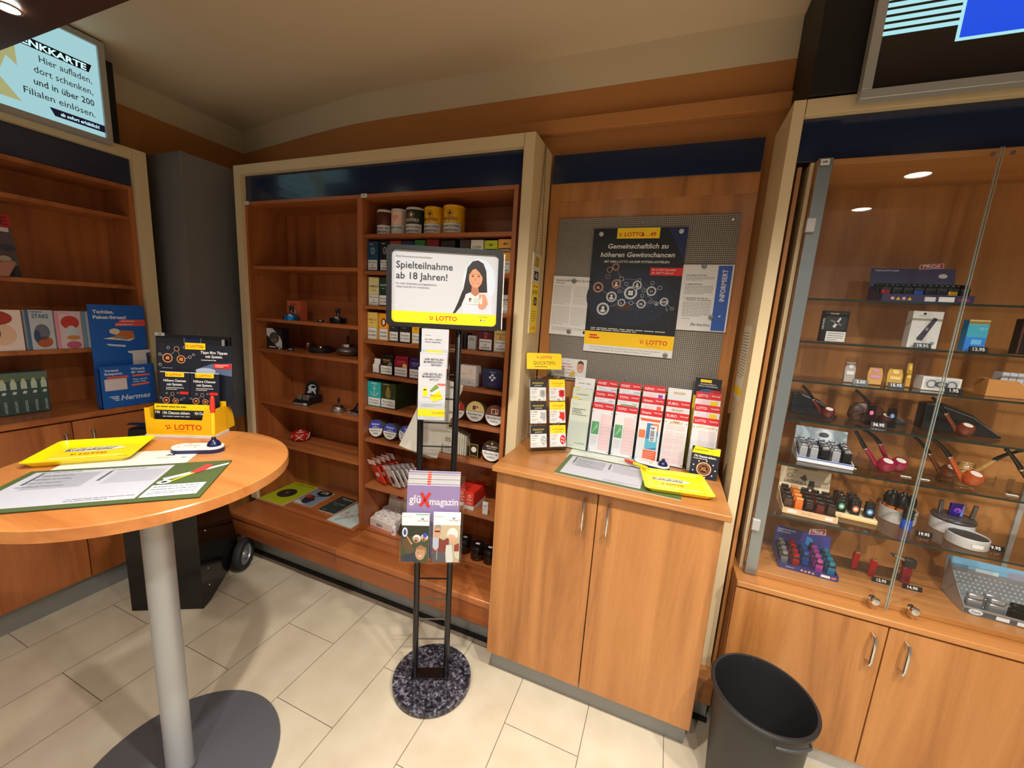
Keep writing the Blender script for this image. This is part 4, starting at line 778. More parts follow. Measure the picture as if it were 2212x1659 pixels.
def g3(m,w,h):
    m.R(-w/2,0,w/2,h*.76,'B8A888',2); m.T('SPIELAUFTRAG',-w*.46,h*.92,.004,'6A6A6A',2); m.T('DOUSKET',w*.08,h*.84,.0068,'5A5A5A',2); m.P([(w*.2,h*.885),(w*.22,h*.925),(w*.25,h*.895),(w*.28,h*.925),(w*.3,h*.885)],'4A4A4A',2)
    m.P([(-w*.1,h*.45),(-w*.3,h*.5),(-w/2,h*.3),(-w/2,h*.2),(w*.1,h*.2),(w*.1,h*.52)],'7A2A20',3); m.P([(-w/2,h*.5),(-w*.28,h*.5),(-w*.28,h*.3),(-w*.4,h*.24),(-w/2,h*.3)],'B0B8C4',4); m.D(-w*.34,h*.63,w*.13,h*.12,'C09074',4); m.P([(-w*.46,h*.66),(-w*.4,h*.76),(-w*.24,h*.76),(-w*.2,h*.68),(-w*.34,h*.72)],'8A8480',5); m.R(-w*.44,h*.62,-w*.24,h*.645,INK,6)
    m.D(w*.22,h*.58,w*.20,h*.13,'E8E6E2',4); m.P([(w*.05,h*.55),(w*.12,h*.42),(w*.3,h*.36),(w*.4,h*.46),(w*.3,h*.56),(w*.15,h*.58)],'CFA084',5); m.P([(w*.3,h*.36),(w*.48,h*.4),(w*.48,h*.2),(w*.3,h*.24)],'8A2A20',4)
    m.P([(w*.0,h*.36),(w*.2,h*.36),(w*.28,h*.05),(w*.24,0),(w*.02,0),(-w*.02,h*.2)],'E4E0D8',6); m.P([(-w/2,h*.2),(-w*.02,h*.2),(0,0),(-w/2,0)],'4A4A4E',5); m.R(-w*.34,h*.06,-w*.325,h*.3,'F0F0F0',7); m.P([(w*.3,h*.22),(w*.5,h*.24),(w*.5,h*.05),(w*.34,h*.1)],'C8C4A8',6)
leaf('leaflet',-.0645,-.090,.657,.106,.198,'F4F4F4',g2,'left leaflet with cheering people in the acrylic holder','leaflets in front of the magazines',.010,-3)
leaf('leaflet',.0575,-.090,.657,.106,.205,'F4F4F4',g3,'right leaflet with a grey haired couple in the acrylic holder','leaflets in front of the magazines',.010,-3)
# ---------------- posters on the notice board ----------------
def sheet(name,x0,x1,z0,z1,c,label,cat,y=1.925,rz=0,roll=0,th=.0008,grp=None):
    mb=MB().box(x0-(x0+x1)/2,(x1-x0)/2,0,th,z0-(z0+z1)/2,(z1-z0)/2,c); return mb
def put(mb,name,x,y,z,label,cat,grp=None,rot=(0,0,0)): return tag(mb.build(name,loc=(x,y,z),rot=rot),label,cat,grp)
W,H_=.404,.566
mb=MB().box(-W/2,W/2,0,.0008,0,H_,WHITE); mb.R(-W/2,0,W/2,H_,'15181F',1); mb.P([(W*.3,H_),(W/2,H_),(W/2,H_*.75)],'1B2A5A',2); mb.D(-.02,.26,.19,.13,'1A2233',2,30); mb.D(-.0,.27,.11,.07,'232E45',3,30)
mb.R(-.095,H_-.045,.088,H_,YEL,3); lotto(mb,-.080,H_-.036,.018,4,b=.02); mb.T('6',.012,H_-.036,.018,RED,4,b=.02); mb.T('aus',.026,H_-.036,.011,'E8A020',4); mb.T('49',.048,H_-.036,.018,RED,4,b=.02)
mb.T('Gemeinschaftlich zu',0,H_-.088,.021,'F0EEEA',4,'C',b=.022,sh=.15,w=.262); mb.T('höheren Gewinnchancen',0,H_-.125,.021,'F0EEEA',4,'C',b=.022,sh=.15,w=.322); mb.T('MIT DEN LOTTO 6AUS49 SYSTEM-ANTEILEN',0,H_-.151,.010,'F0EEEA',4,'C',b=.02,w=.282)
mb.R(.066,.362,W/2,.396,RED,5); mb.T('Bis zu 924 Tippreihen',.074,.383,.008,'F4E8E0',6,b=.015,sh=.1,w=.10); mb.T('für 4,80 €* sichern!',.074,.369,.008,'F4E8E0',6,b=.015,sh=.1,w=.09)
def nd(x,y):
    l=735-(y-205)*.085; r=1530-(y-205)*.13; return ((x-l)/(r-l)-.5)*W, H_*(1-(y-205)/1100)
NW='C8D0D8'; NO='C08A70'
N=[(930,535,32,NO),(877,560,26,NO),(862,620,20,NO),(776,717,48,NO),(935,683,42,NO),(893,797,48,NW),(818,908,58,NW),(980,845,34,NW),(1058,757,58,'E8F0F8'),(1113,688,40,NW),(1230,735,42,NW),(1146,848,40,NW),(1332,822,36,NW),(1022,680,16,NW),(962,745,14,NW),(980,637,20,NW),(1133,643,14,NW),(1165,733,14,NW),(1155,777,15,NW),(1240,665,16,NW),(1300,705,18,NW),(1222,828,14,NW),(1270,840,18,NW),(1395,877,14,NW),(1354,890,9,NW),(1062,843,18,NW),(1205,775,9,NW)]
for a,b in ((3,5),(5,7),(6,7),(7,8),(4,8),(8,9),(9,10),(7,25),(25,11),(11,21),(21,22),(22,12),(0,15),(15,16),(8,13),(10,19),(10,20),(9,17),(17,10),(18,11),(12,23),(12,24),(1,0),(8,14),(15,13),(26,22),(16,9)): p,q=nd(*N[a][:2]),nd(*N[b][:2]); mb.Ln(p[0],p[1],q[0],q[1],.0016,'8A94A0',4)
for x,y,r,c in N:
    p=nd(x,y); r=r*.00050; mb.D(p[0],p[1],r,r,'1A1C24',5,18); mb.O(p[0],p[1],r,r*.17,c,6,20); 
    if r>.015: mb.O(p[0],p[1],r*.78,r*.08,c,6,20)
for s,i in (('XL',3),('L',7),('U',10),('XL',11),('XXL',12)): p=nd(*N[i][:2]); mb.T(s,p[0],p[1]-.006,.011,'E8C0A0' if i==3 else 'F0F0F0',7,'C',b=.02)
for i in (4,5,6,9,22): p=nd(*N[i][:2]); r=N[i][2]*.0005; mb.D(p[0],p[1]+r*.2,r*.25,r*.25,'E8E0DC',7,12); mb.D(p[0],p[1]-r*.3,r*.42,r*.25,'E8E0DC',7,12)
p=nd(1058,757)
for a in (45,135,225,315): mb.D(p[0]+.007*math.cos(R_(a)),p[1]+.007*math.sin(R_(a)),.0062,.0062,'F4F8FC',7,12)
for k in range(26): mb.D(rnd.uniform(-.18,.18),rnd.uniform(.13,.26),.0009,.0009,'7A90C0',4,6)
mb.P([(-.08,.222),(.0,.235),(.0,.205),(-.05,.205)],'4A2C1C',4); mb.lines(-.175,.16,.112,2,.008,.004,'D8D8D8',4); mb.R(-W/2,.034,W/2,.098,'F2C40C',4); mb.R(-.178,.076,-.142,.083,RED,5); mb.R(-.178,.064,-.130,.071,RED,5); lotto(mb,.065,.055,.020,5,b=.02); mb.T('Baden-Württemberg',.088,.045,.006,'C08A10',5,w=.06)
mb.R(-W/2,0,W/2,.034,'F1F0EE',4); mb.T('Ab 18! Glücksspiel kann süchtig machen. Infos und Hilfe unter lotto-bw.de,',-.150,.020,.0062,'6A6A6A',5,w=.30); mb.T('check-dein-spiel.de oder buwei.de. Offizieller Anbieter (Whitelist).',-.150,.009,.0062,'6A6A6A',5,w=.26); mb.O(-.162,.018,.008,.0012,'7A7A7A',5)
put(mb,'poster',-.181,1.922,1.495,'big dark lottery poster with a yellow band, centre of the notice board','poster',rot=(0,0,0))
w,h=.199,.281
mb=MB().box(-w/2,w/2,0,.0006,0,h,'F0EEEA'); mb.T('Gewinnzahlen und Quoten',0,h-.024,.011,'2A2A2A',1,'C',b=.004,w=w*.88); mb.T('LOTTO 6aus49',-w*.44,h-.034,.005,INK,1,b=.02); 
for x0,x1,z0,z1,n in ((-w*.46,-w*.04,h*.53,h*.84,14),(-w*.46,-w*.04,h*.18,h*.48,13),(w*.02,w*.46,h*.18,h*.48,12)): mb.lines(x0,x1,z1-.004,n,(z1-z0)/n,.0011,'77787A',1,seed=int(z1*1000+x0*100)); mb.R(x0,z0,x1,z0+.0006,'8A8A8A',1); mb.R(x0,z0,x0+.0006,z1,'8A8A8A',1); mb.R(x1,z0,x1+.0006,z1,'8A8A8A',1); mb.R(x0,z1,x1,z1+.0006,'8A8A8A',1)
mb.R(w*.03,h*.53,w*.46,h*.84,'E2E1DE',1); mb.lines(w*.05,w*.44,h*.68,1,.01,.001,'8A8A8A',2); mb.lines(-w*.44,w*.44,h*.12,3,.006,.0018,'8A8A8A',1); mb.D(w*.38,h*.07,.005,.008,INK,1)
put(mb,'results_sheet',-.464,1.922,1.563,'white sheet of draw results with small tables, left on the board','notice',rot=(0,R_(1),0))
w,h=.197,.280
mb=MB().box(-w/2,w/2,0,.0006,0,h,'EDECEC'); mb.R(w*.20,.004,w*.47,h-.004,'2B55A8',1); mb.T('INFORMIERT',w*.385,h*.46,.019,'E8ECF4',2,'L',b=.02,w=h*.47,vert=True); mb.P([(w*.31,.065),(w*.36,.072),(w*.36,.062)],'D0D8F0',2)
mb.T('Sehr geehrte Kunden,',-w*.42,h*.835,.006,'3A3A3A',1,b=.015,w=w*.42); mb.lines(-w*.42,w*.15,h*.81,3,.006,.0018,'7A7A7A',1); mb.T('1. Jugendschutz',-w*.42,h*.70,.006,'3A3A3A',1,b=.02,w=w*.34); mb.lines(-w*.42,w*.15,h*.675,6,.0065,.002,'7A7A7A',1,seed=3); mb.T('2. Identitätskontrolle zur',-w*.42,h*.49,.006,'3A3A3A',1,b=.02,w=w*.5); mb.T('Prävention der Spielsucht',-w*.36,h*.46,.006,'3A3A3A',1,b=.02,w=w*.5); mb.lines(-w*.42,w*.15,h*.43,10,.0065,.002,'7A7A7A',1,seed=4); mb.lines(-w*.42,-w*.1,h*.18,1,.005,.0015,'7A7A7A',1)
mb.T('Barbarino.',-w*.22,h*.075,.014,'2A3A80',1,b=.004,sh=.4,w=w*.40)
put(mb,'notice_sheet',.121,1.920,1.626,'white notice with a blue INFORMIERT strip, right on the board','notice',rot=(0,R_(-.5),0))
w,h=.176,.094
mb=MB().box(-w/2,w/2,0,.0008,0,h,'ECEAE6'); mb.lines(-w*.1,w*.1,h*.86,1,.01,.0016,'8A8A8A',1)
for i,s in enumerate(('Spielteilnahme','Wetten und KENO','Personalausweis')): mb.T(s,-w*.34,h*(.68-.15*i),.0075,'B83A38',1,b=.015,w=w*(.40,.46,.42)[i])
mb.lines(-w*.40,w*.06,h*.26,3,.006,.002,'6A6A6A',1); mb.P([(w*.0,h*.05),(w*.12,h*.4),(w*.2,h*.3),(w*.18,.004)],'C8A850',1); mb.P([(w*.18,.0),(w*.30,h*.30),(w*.46,h*.26),(w*.49,0)],'F6F6F8',2); mb.D(w*.33,h*.58,w*.095,h*.28,'C89070',3,20); mb.P([(w*.24,h*.66),(w*.26,h*.88),(w*.33,h*.95),(w*.41,h*.86),(w*.425,h*.66),(w*.38,h*.78),(w*.28,h*.78)],'4A3A32',4)
for x in (.295,.365): mb.D(w*x,h*.60,.0016,.001,INK,4,8)
mb.P([(w*.29,h*.45),(w*.375,h*.45),(w*.33,h*.39)],'F6F0EC',4)
put(mb,'info_card',-.447,1.923,1.355,'white card with a smiling man, low at the left of the board','notice')
for x,z,c,lb in ((-.347,2.036,'C0C4C6','round silver magnet at the top left of the big poster'),(-.006,2.043,'C0C4C6','round silver magnet at the top right of the big poster'),(-.008,1.507,'7A7C78','grey round magnet at the bottom right of the big poster'),(.102,1.899,'7A7C78','grey round magnet at the top of the notice with the blue strip'),(.156,1.687,'7A7C78','grey round magnet at the lower part of the notice with blue strip'),(-.456,1.823,'6A6C68','grey round magnet at the top of the results sheet'),(-.461,1.582,'6A6C68','grey round magnet at the bottom of the results sheet')):
    tag(MB().lathe([(0,0),(.010,0),(.0105,.002),(.010,.006),(.008,.007),(0,.007)],mat(c,.35,.3)).build('magnet',loc=(x,1.919,z),rot=(R_(90),0,0)),lb,'magnet','round magnets on the notice board')
# jackpot sign hanging on chains on the side of the tall shelf
t=thing('jackpot_sign','narrow white and yellow jackpot sign hanging on the shelf side','sign',(-.609,1.797,1.565),R_(90))
mb=MB().box(-.050,.050,0,.006,0,.365,'EAE4D0'); mb.R(-.050,0,.050,.232,YEL,1); mb.R(-.028,.325,.030,.348,'B8980A',1); mb.R(-.036,.305,.028,.323,'B8980A',1); mb.R(-.028,.245,.032,.285,'141414',1); mb.T('43',.0,.253,.024,'F0F0F0',2,'C',b=.02); mb.T('LOTTO 6aus49',0,.214,.008,RED,2,'C',b=.01,w=.07); mb.T('JACKPOT',0,.182,.018,INK,2,'C',w=.078); mb.R(-.012,.130,.030,.168,'141414',2); mb.T('6',.010,.138,.024,'F0F0F0',3,'C',b=.02); mb.lines(-.03,.03,.10,5,.011,.003,'7A6A10',2); lotto(mb,-.03,.018,.012,2)
mb.build('sign_panel',t)
for x,x2 in ((-.044,-.004),(.044,.0)):
    mb=MB(); n=34
    for k in range(n):
        u=k/n; a=(x+(x2-x)*u,-.004,.365+.46*u); b=(x+(x2-x)*(u+.8/n),-.004,.365+.46*(u+.8/n)); mb.tube([a,b],.0022,mat('9A958A',.3,.9),6)
    mb.build('chain',t)
# ---------------- things on the lottery worktop ----------------
Z=1.0306
def flat(name,x,y,w,h,rz,c,art,label,cat,z=Z,th=.0012,grp=None,edge=WHITE):
    t=MB().box(-w/2,w/2,-th/2,th/2,-h/2,h/2,edge); t.fy=-th/2; t.R(-w/2,-h/2,w/2,h/2,c,1)
    if art: art(t,w,h)
    return tag(t.build(name,loc=(x,y,z+th/2),rot=(R_(-90),0,rz)),label,cat,grp)
def grid(t,x0,x1,z0,z1,n,m,c='8A8D92',l=2):
    for i in range(n+1): t.R(x0+(x1-x0)*i/n,z0,x0+(x1-x0)*i/n+.0007,z1,c,l)
    for j in range(m+1): t.R(x0,z0+(z1-z0)*j/m,x1,z0+(z1-z0)*j/m+.0007,c,l)
def a_mat(t,w,h):
    t.R(-w*.46,-h*.42,w*.20,h*.44,'B4B5BE',2)
    t.R(-w*.42,h*.10,-w*.405,h*.40,'5A5E66',3); t.R(-w*.10,h*.10,-w*.085,h*.36,'5A5E66',3)
    grid(t,-w*.39,-w*.14,-h*.02,h*.36,22,26,'9CA0A8',3); grid(t,-w*.06,w*.18,h*.02,h*.34,20,12,'9CA0A8',3)
    for k in range(5): t.lines(-w*.42,-w*.14,h*(.40-.09*k),1,.01,.002,'5A5E66',4,seed=k)
    t.lines(-w*.1,w*.18,h*.38,1,.01,.002,'5A5E66',4); t.lines(-w*.1,w*.18,-h*.34,2,.010,.0018,'6A6E76',4)
def a_matg(t,w,h):
    a_mat(t,w,h)
    t.P([(w*.22,h*.05),(w*.5,h*.42),(w*.5,h*.36),(w*.24,-h*.02)],'E0E4DC',2); t.D(w*.25,-h*.06,.016,.013,'F0F0F0',3); t.D(w*.25,-h*.06,.007,.006,'202020',4)
    t.Ln(w*.28,-h*.05,w*.36,h*.16,.007,'E8C818',4); t.P([(w*.33,h*.16),(w*.38,h*.40),(w*.42,h*.36),(w*.40,h*.2),(w*.37,h*.14)],'D23A3A',5)
    t.R(w*.215,-h*.42,w*.47,-h*.14,'C8C9D0',4)
    for i,s in enumerate(('Spielteilnahme ab 18 Jahren.','Glücksspiel kann süchtig machen.')): t.T(s,w*.34,-h*(.20+.06*i),.006,INK,5,'C',b=.01,w=w*.22)
    t.lines(w*.235,w*.45,-h*.31,3,.007,.002,'5A5A5A',5)
# desk mat: corners about (-.347,1.472) .. (.115,1.451)
flat('desk_mat',-.125,1.588,.475,.250,R_(-1.5),'4F6136',a_mat,'green desk mat with a grey printed form, left of the yellow tray','desk mat',th=.0016)
def a_form(t,w,h):
    t.D(-w*.42,h*.38,.012,.005,'4A5A50',2); t.lines(-w*.40,-w*.05,h*.2,4,.012,.0018,'8A8E86',2); t.lines(w*.0,w*.2,h*.3,2,.012,.002,'6A6A6A',2,seed=5); t.T('DOUSKET',w*.20,-h*.10,.006,'5A5A5A',2); t.T('05',w*.40,-h*.28,.010,'4A4A4A',2); t.lines(-w*.3,0,-h*.2,2,.012,.002,'7A7A7A',2,seed=8)
flat('printed_form',-.208,1.775,.315,.200,R_(1.5),'DEE4D6',a_form,'pale green printed form partly under the desk mat','form',z=Z-.0001,th=.0006)
def tray(name,x,y,z,rz,label):
    w,h=.122,.108; t=thing(name,label,'tray',(x,y,z),rz,group='yellow money trays')
    mb=MB(); o=rrect(w,h,.018); i=rrect(w-.014,h-.014,.014); n=len(o); YM=mat('F7E010',.22,0,.3,key='tray_yellow')
    oo=rrect(w-.004,h-.004,.018)
    vs=[(p[0],p[1],.017) for p in o]+[(p[0],p[1],.017) for p in [(q[0]*.975,q[1]*.965) for q in o]]+[(p[0],p[1],.004) for p in i]+[(p[0]*1.0,p[1],.0) for p in [(q[0]*.985,q[1]*.98) for q in i]]
    fs=[]
    for k in range(n):
        q=(k+1)%n; fs+=[(k,q,n+q,n+k),(n+k,n+q,2*n+q,2*n+k),(k,3*n+k,3*n+q,q)]
    fs+=[tuple(range(2*n,3*n)),tuple(range(3*n,4*n))[::-1]]
    mb.add(vs,fs,YM); mb.build('dish',t)
    p=MB(); p.st=.0003; p.D(-.01,.03,.072,.022,'F4F2D8',1,26); p.T('Zum Glück gibts diesen',-.02,.038,.008,INK,2,'C',b=.02,sh=.0,w=.12); p.T('Rubbelteller',-.02,.020,.014,INK,2,'C',b=.03,w=.115)
    lotto(p,-.045,-.020,.014,2,b=.02); p.R(-.085,-.050,.080,-.042,'F6ECA0',1); p.T('Ab 18!',.075,-.062,.006,INK,2)
    p.build('print',t,loc=(0,0,.0046),rot=(R_(-90),0,0))
tray('money_tray',.088,1.588,Z+.0028,R_(9),'yellow plastic tray at the front right of the lottery counter')
def pen_rest(x,y,z,rz,label,pen=True):
    t=thing('pen_rest',label,'pen rest',(x,y,z),rz,group='white pen rests')
    def cap(w,d,z0,z1,m):
        P=[(w/2-d/2+d/2*math.cos(R_(a)),d/2*math.sin(R_(a))) for a in range(-90,91,12)]+[(-w/2+d/2+d/2*math.cos(R_(a)),d/2*math.sin(R_(a))) for a in range(90,271,12)]
        return MB().prism(P,z0,z1,m,ax='z')
    cap(.150,.062,0,.011,mat('1B1F4A',.3)).build('rubber_base',t); q=cap(.148,.060,.011,.019,mat('F2F1EE',.3)); q.build('white_body',t,bev=.002)
    p=MB(); p.st=.0003; p.T('LOTTO',-.018,-.003,.010,'D86050',1,'C'); 
    for dx,dz in ((-.055,.012),(-.05,-.012),(.0,-.018),(.02,.014),(-.03,.02)): p.D(dx,dz,.003,.002,RED if dx<0 else '3A3A6A',1,8)
    p.build('print',t,loc=(0,0,.0193),rot=(R_(-90),0,0))
    mb=MB().lathe([(.020,.019),(.020,.022),(.015,.033),(.0075,.039),(.0065,.047),(0,.047)],mat('161A45',.25),(.046,0,0)); mb.build('pen_socket',t)
    return t
pen_rest(-.005,1.758,Z,R_(-13),'white pen rest with empty blue socket on the lottery counter')
def pen(name,p0,p1,label):
    t=thing(name,label,'pen',p0); a,b=Vector(p0),Vector(p1); d=b-a
    f=lambda u:tuple(d*u)
    MB().tube([f(.0),f(.12),f(.60)],[.003,.0068,.0068],mat('F0C818',.3)).build('barrel',t,label='yellow barrel'); MB().tube([f(.60),f(.80),f(.95),f(1)],[.0070,.0075,.006,.003],mat('D8382A',.3)).build('cap',t,label='red cap')
pen('ballpoint_pen',(-.012,1.640,Z+.030),(-.118,1.748,Z+.012),'yellow pen with red ends leaning on the yellow tray')
# quick tip card display
RQ=R_(38)
qx,qy=-.500,1.640
t=thing('card_display','clear acrylic card display with a yellow lottery header, left on the counter','card display',(-.463,1.712,Z),RQ)
w=.098
mb=MB(); LEAN=-14
mb.box(-.095,.092,-.001,.001,0,.445,ACR); pan=mb.build('clear_back',t,rot=(R_(LEAN),0,0))
MB().box(-.098,.098,-.040,.0,.001,.0025,ACR).box(-.098,.098,.0,.03,.001,.0025,ACR).build('clear_foot',t); MB().box(-.098,.098,-.042,-.040,.001,.045,ACR).build('front_lip',t)
q=MB(); q.fy=-.003; q.P([(-.100,.382),(.076,.382),(.076,.452),(.070,.458),(-.094,.458),(-.100,.452)],YEL,0); lotto(q,-.045,.432,.013,1,b=.02); q.T('QUICKTIPPS',-.012,.403,.017,'7A4A10',1,'C',w=.112); q.lines(-.06,.04,.392,1,.01,.003,'5A4A10',1); q.build('header',t,rot=(R_(LEAN),0,0))
sl_=math.sin(R_(-LEAN)); cl_=math.cos(R_(-LEAN))
k=0
for row,zz in enumerate((.235,.130,.020)):
    for col,xx in enumerate((-.050,.046)):
        c0=('1D1D20',YEL)[col]; cc=('A8ABAD','D02020')[col]
        m=MB().box(-.039,.039,-.010,0,0,.100,WHITE); m.fy=-.010; m.R(-.039,.062,.039,.100,c0,1); m.T('EUROJACKPOT' if col==0 else 'LOTTO 6aus49',0,.078,.0075,('E8C020','B03018')[col],2,'C',b=.01,w=.055); m.T('QUICKTIPP',0,.067,.006,('F0F0F0','C08020')[col],2,'C',w=.035)
        m.T('%d TIPPS'%(10,6,3)[row],-.034,.049,.007,('2A2A2A','B03030')[col],1,b=.004,w=.03); m.lines(-.034,-.008,.040,2,.008,.002,'6A6A6A',1,seed=row); m.lines(-.034,-.004,.018,2,.006,.002,'8A8A8A',1,seed=row+9); m.R(-.034,.005,.034,.006,'B0B0B0',1)
        if row==0:
            for a in (45,135,225,315): m.D(.022+.008*math.cos(R_(a)),.034+.010*math.sin(R_(a)),.009,.010,cc,1,14)
            m.Ln(.022,.02,.030,.006,.003,cc,1)
        elif row==1: m.P([(.008,.055),(.020,.050),(.034,.052),(.036,.02),(.028,.008),(.020,.018),(.006,.026),(.012,.04)],cc,1)
        else:
            m.D(.024,.032,.014,.022,cc,1,18)
            for dx,dz in ((-.004,.008),(.005,.004),(-.005,-.006),(.004,-.010)): m.D(.024+dx,.032+dz,.003,.004,'F4F4F4',2,10)
        cx,sx=math.cos(RQ),math.sin(RQ); lx,ly=xx,-.006+(zz)*sl_
        o=tag(m.build('tip_card_pack',loc=(-.463+lx*cx-ly*sx,1.712+lx*sx+ly*cx,Z+zz*cl_),rot=(R_(LEAN),0,RQ),bev=.0008),('top','middle','lowest')[row]+(' dark headed tip card pack with grey picture',' yellow headed tip card pack with red picture')[col]+' on the display','card pack','tip card packs on the hooks')
        h=MB().tube([(xx,.0,zz+.092),(xx,-.012,zz+.096),(xx,-.026,zz+.104),(xx+.006,-.030,zz+.110)],.0013,CHROME,6).tube([(xx-.014,.0,zz+.106),(xx-.014,-.014,zz+.108),(xx+.010,-.016,zz+.112)],.0013,CHROME,6); h.build('hook',t,rot=(R_(LEAN),0,0))
# form dispensers: columns of slips in clear pockets
REDH='C8222C'
def hdr(m,w,z,h,a,b_,c=REDH):
    m.R(-w/2,z,w/2,z+h,c,3); m.T(a,-w*.22,z+h*.3,h*.38,'F6E8E8',4,'C',b=.02,w=w*.42); m.T(b_,w*.29,z+h*.45,h*.26,'F6E8E8',4,'C',b=.01,w=w*.32); m.R(w*.06,z+h*.15,w*.068,z+h*.85,'E08080',4)
def marks(m,w,h):
    for x in (-w*.44,w*.44):
        for z in (.006,h-.012): m.R(x-.0016,z,x+.0016,z+.004,INK,3)
def slip_green(m,w,h): m.R(-w*.45,h*.42,-w*.10,h*.72,'5A9A64',2); m.P([(-w*.42,h*.44),(-w*.2,h*.7),(-w*.14,h*.6)],'8ABF90',3); m.R(-w*.04,h*.08,w*.44,h*.90,'E4C4C4',2); grid(m,-w*.04,w*.44,h*.08,h*.90,1,11,'C89898',3); m.lines(-w*.44,-w*.12,h*.35,5,.008,.0015,'9A9AA0',2); marks(m,w,h)
def slip_pink(m,w,h):
    for i in range(2):
        for j in range(6): m.R(-w*.42+i*w*.43,h*.06+j*h*.145,-w*.03+i*w*.43,h*.17+j*h*.145,'E6C8C8',2)
    m.T('EURO',0,h*.955,.007,'8A6A10',2,'C',b=.03); m.T('JACKPOT',0,h*.925,.009,'B89018',2,'C',b=.03); marks(m,w,h)
def slip_orange(m,w,h): m.R(-w*.42,h*.90,w*.44,h*.96,'E86048',2); m.R(-w*.12,h*.28,w*.40,h*.86,'3A7AA8',2); m.P([(-w*.12,h*.28),(w*.4,h*.34),(w*.4,h*.6),(-w*.12,h*.5)],'5AB0C8',3); m.P([(w*.1,h*.86),(w*.4,h*.86),(w*.4,h*.68)],'D87848',3); m.P([(w*.04,h*.46),(w*.34,h*.46),(w*.34,h*.82),(w*.04,h*.82)],'F0F0F0',4); m.T('10.000 €',w*.24,h*.48,.016,'1A2A5A',5,'L',b=.02,w=h*.31,vert=True); m.R(-w*.44,h*.52,-w*.16,h*.70,'E87848',3); m.R(-w*.16,h*.04,w*.42,h*.26,'E05028',3); m.lines(-w*.12,w*.36,h*.22,5,.008,.002,'F0C8B8',4); marks(m,w,h)
def slip_lotto(m,w,h): m.T('LOTTO 6aus49',0,h*.94,.009,'D89818',2,'C',b=.02,w=w*.7); m.R(-w*.40,h*.08,-w*.28,h*.55,'EAD08A',2); grid(m,-w*.24,w*.42,h*.2,h*.88,10,1,'D0B8C0',3); m.R(-w*.24,h*.2,w*.42,h*.88,'E8E0E4',2); marks(m,w,h)
def slip_grey(m,w,h): m.lines(-w*.40,w*.1,h*.90,1,.01,.0015,'8A8E86',2); m.T('Lotteriespezifische',-w*.38,h*.80,.007,'2A2E2A',2,b=.015,w=w*.68); m.T('Teilnahme-',-w*.38,h*.765,.007,'2A2E2A',2,b=.015); m.T('bedingungen',-w*.38,h*.73,.007,'2A2E2A',2,b=.015); m.T('für die Rubbellotterie',-w*.38,h*.685,.007,'2A2E2A',2,b=.015,w=w*.74); lotto(m,-w*.05,h*.10,.008,2,'4A4A4A')
COLS=[(-.352,.098,'CDD3C3',slip_grey,[('Das Abo','',None),('','',None)],'white and pale green','DOUSKET'),
(-.246,.097,'F1EFF0',slip_green,[('DOUSKET','Wettschein'),('TOTO','Elfer'),('TOTO','Normal')],'form with one green field','TOTO'),
(-.140,.097,'F1EFF0',slip_green,[('DOUSKET','System'),('TOTO','Auswahl'),('TOTO','Auswahl')],'form with a green field and pink columns','TOTO'),
(-.034,.097,'F1EFF0',slip_orange,[('KENO','plus5'),('Glücksspirale','Serie'),('Glücksspirale','Normal')],'',''),
(.072,.098,'F1EFF0',slip_pink,[('EURO','Jackpot'),('EURO','System'),('EURO','Normal')],'',''),
(.186,.100,'F1EFF0',slip_lotto,[('LOTTO','Normal'),('LOTTO','Anteile'),('LOTTO','System')],'','')]
LB=[('pale green','pale grey green terms leaflet'),('first TOTO','betting slip with a narrow green field'),('second TOTO','betting slip with green field and wide pink columns'),('orange','slip with a blue picture reading 10.000 €'),('gold','jackpot slip with two columns of pink fields'),('yellow','lotto slip with yellow title')]
ORD=['rear','middle','front']
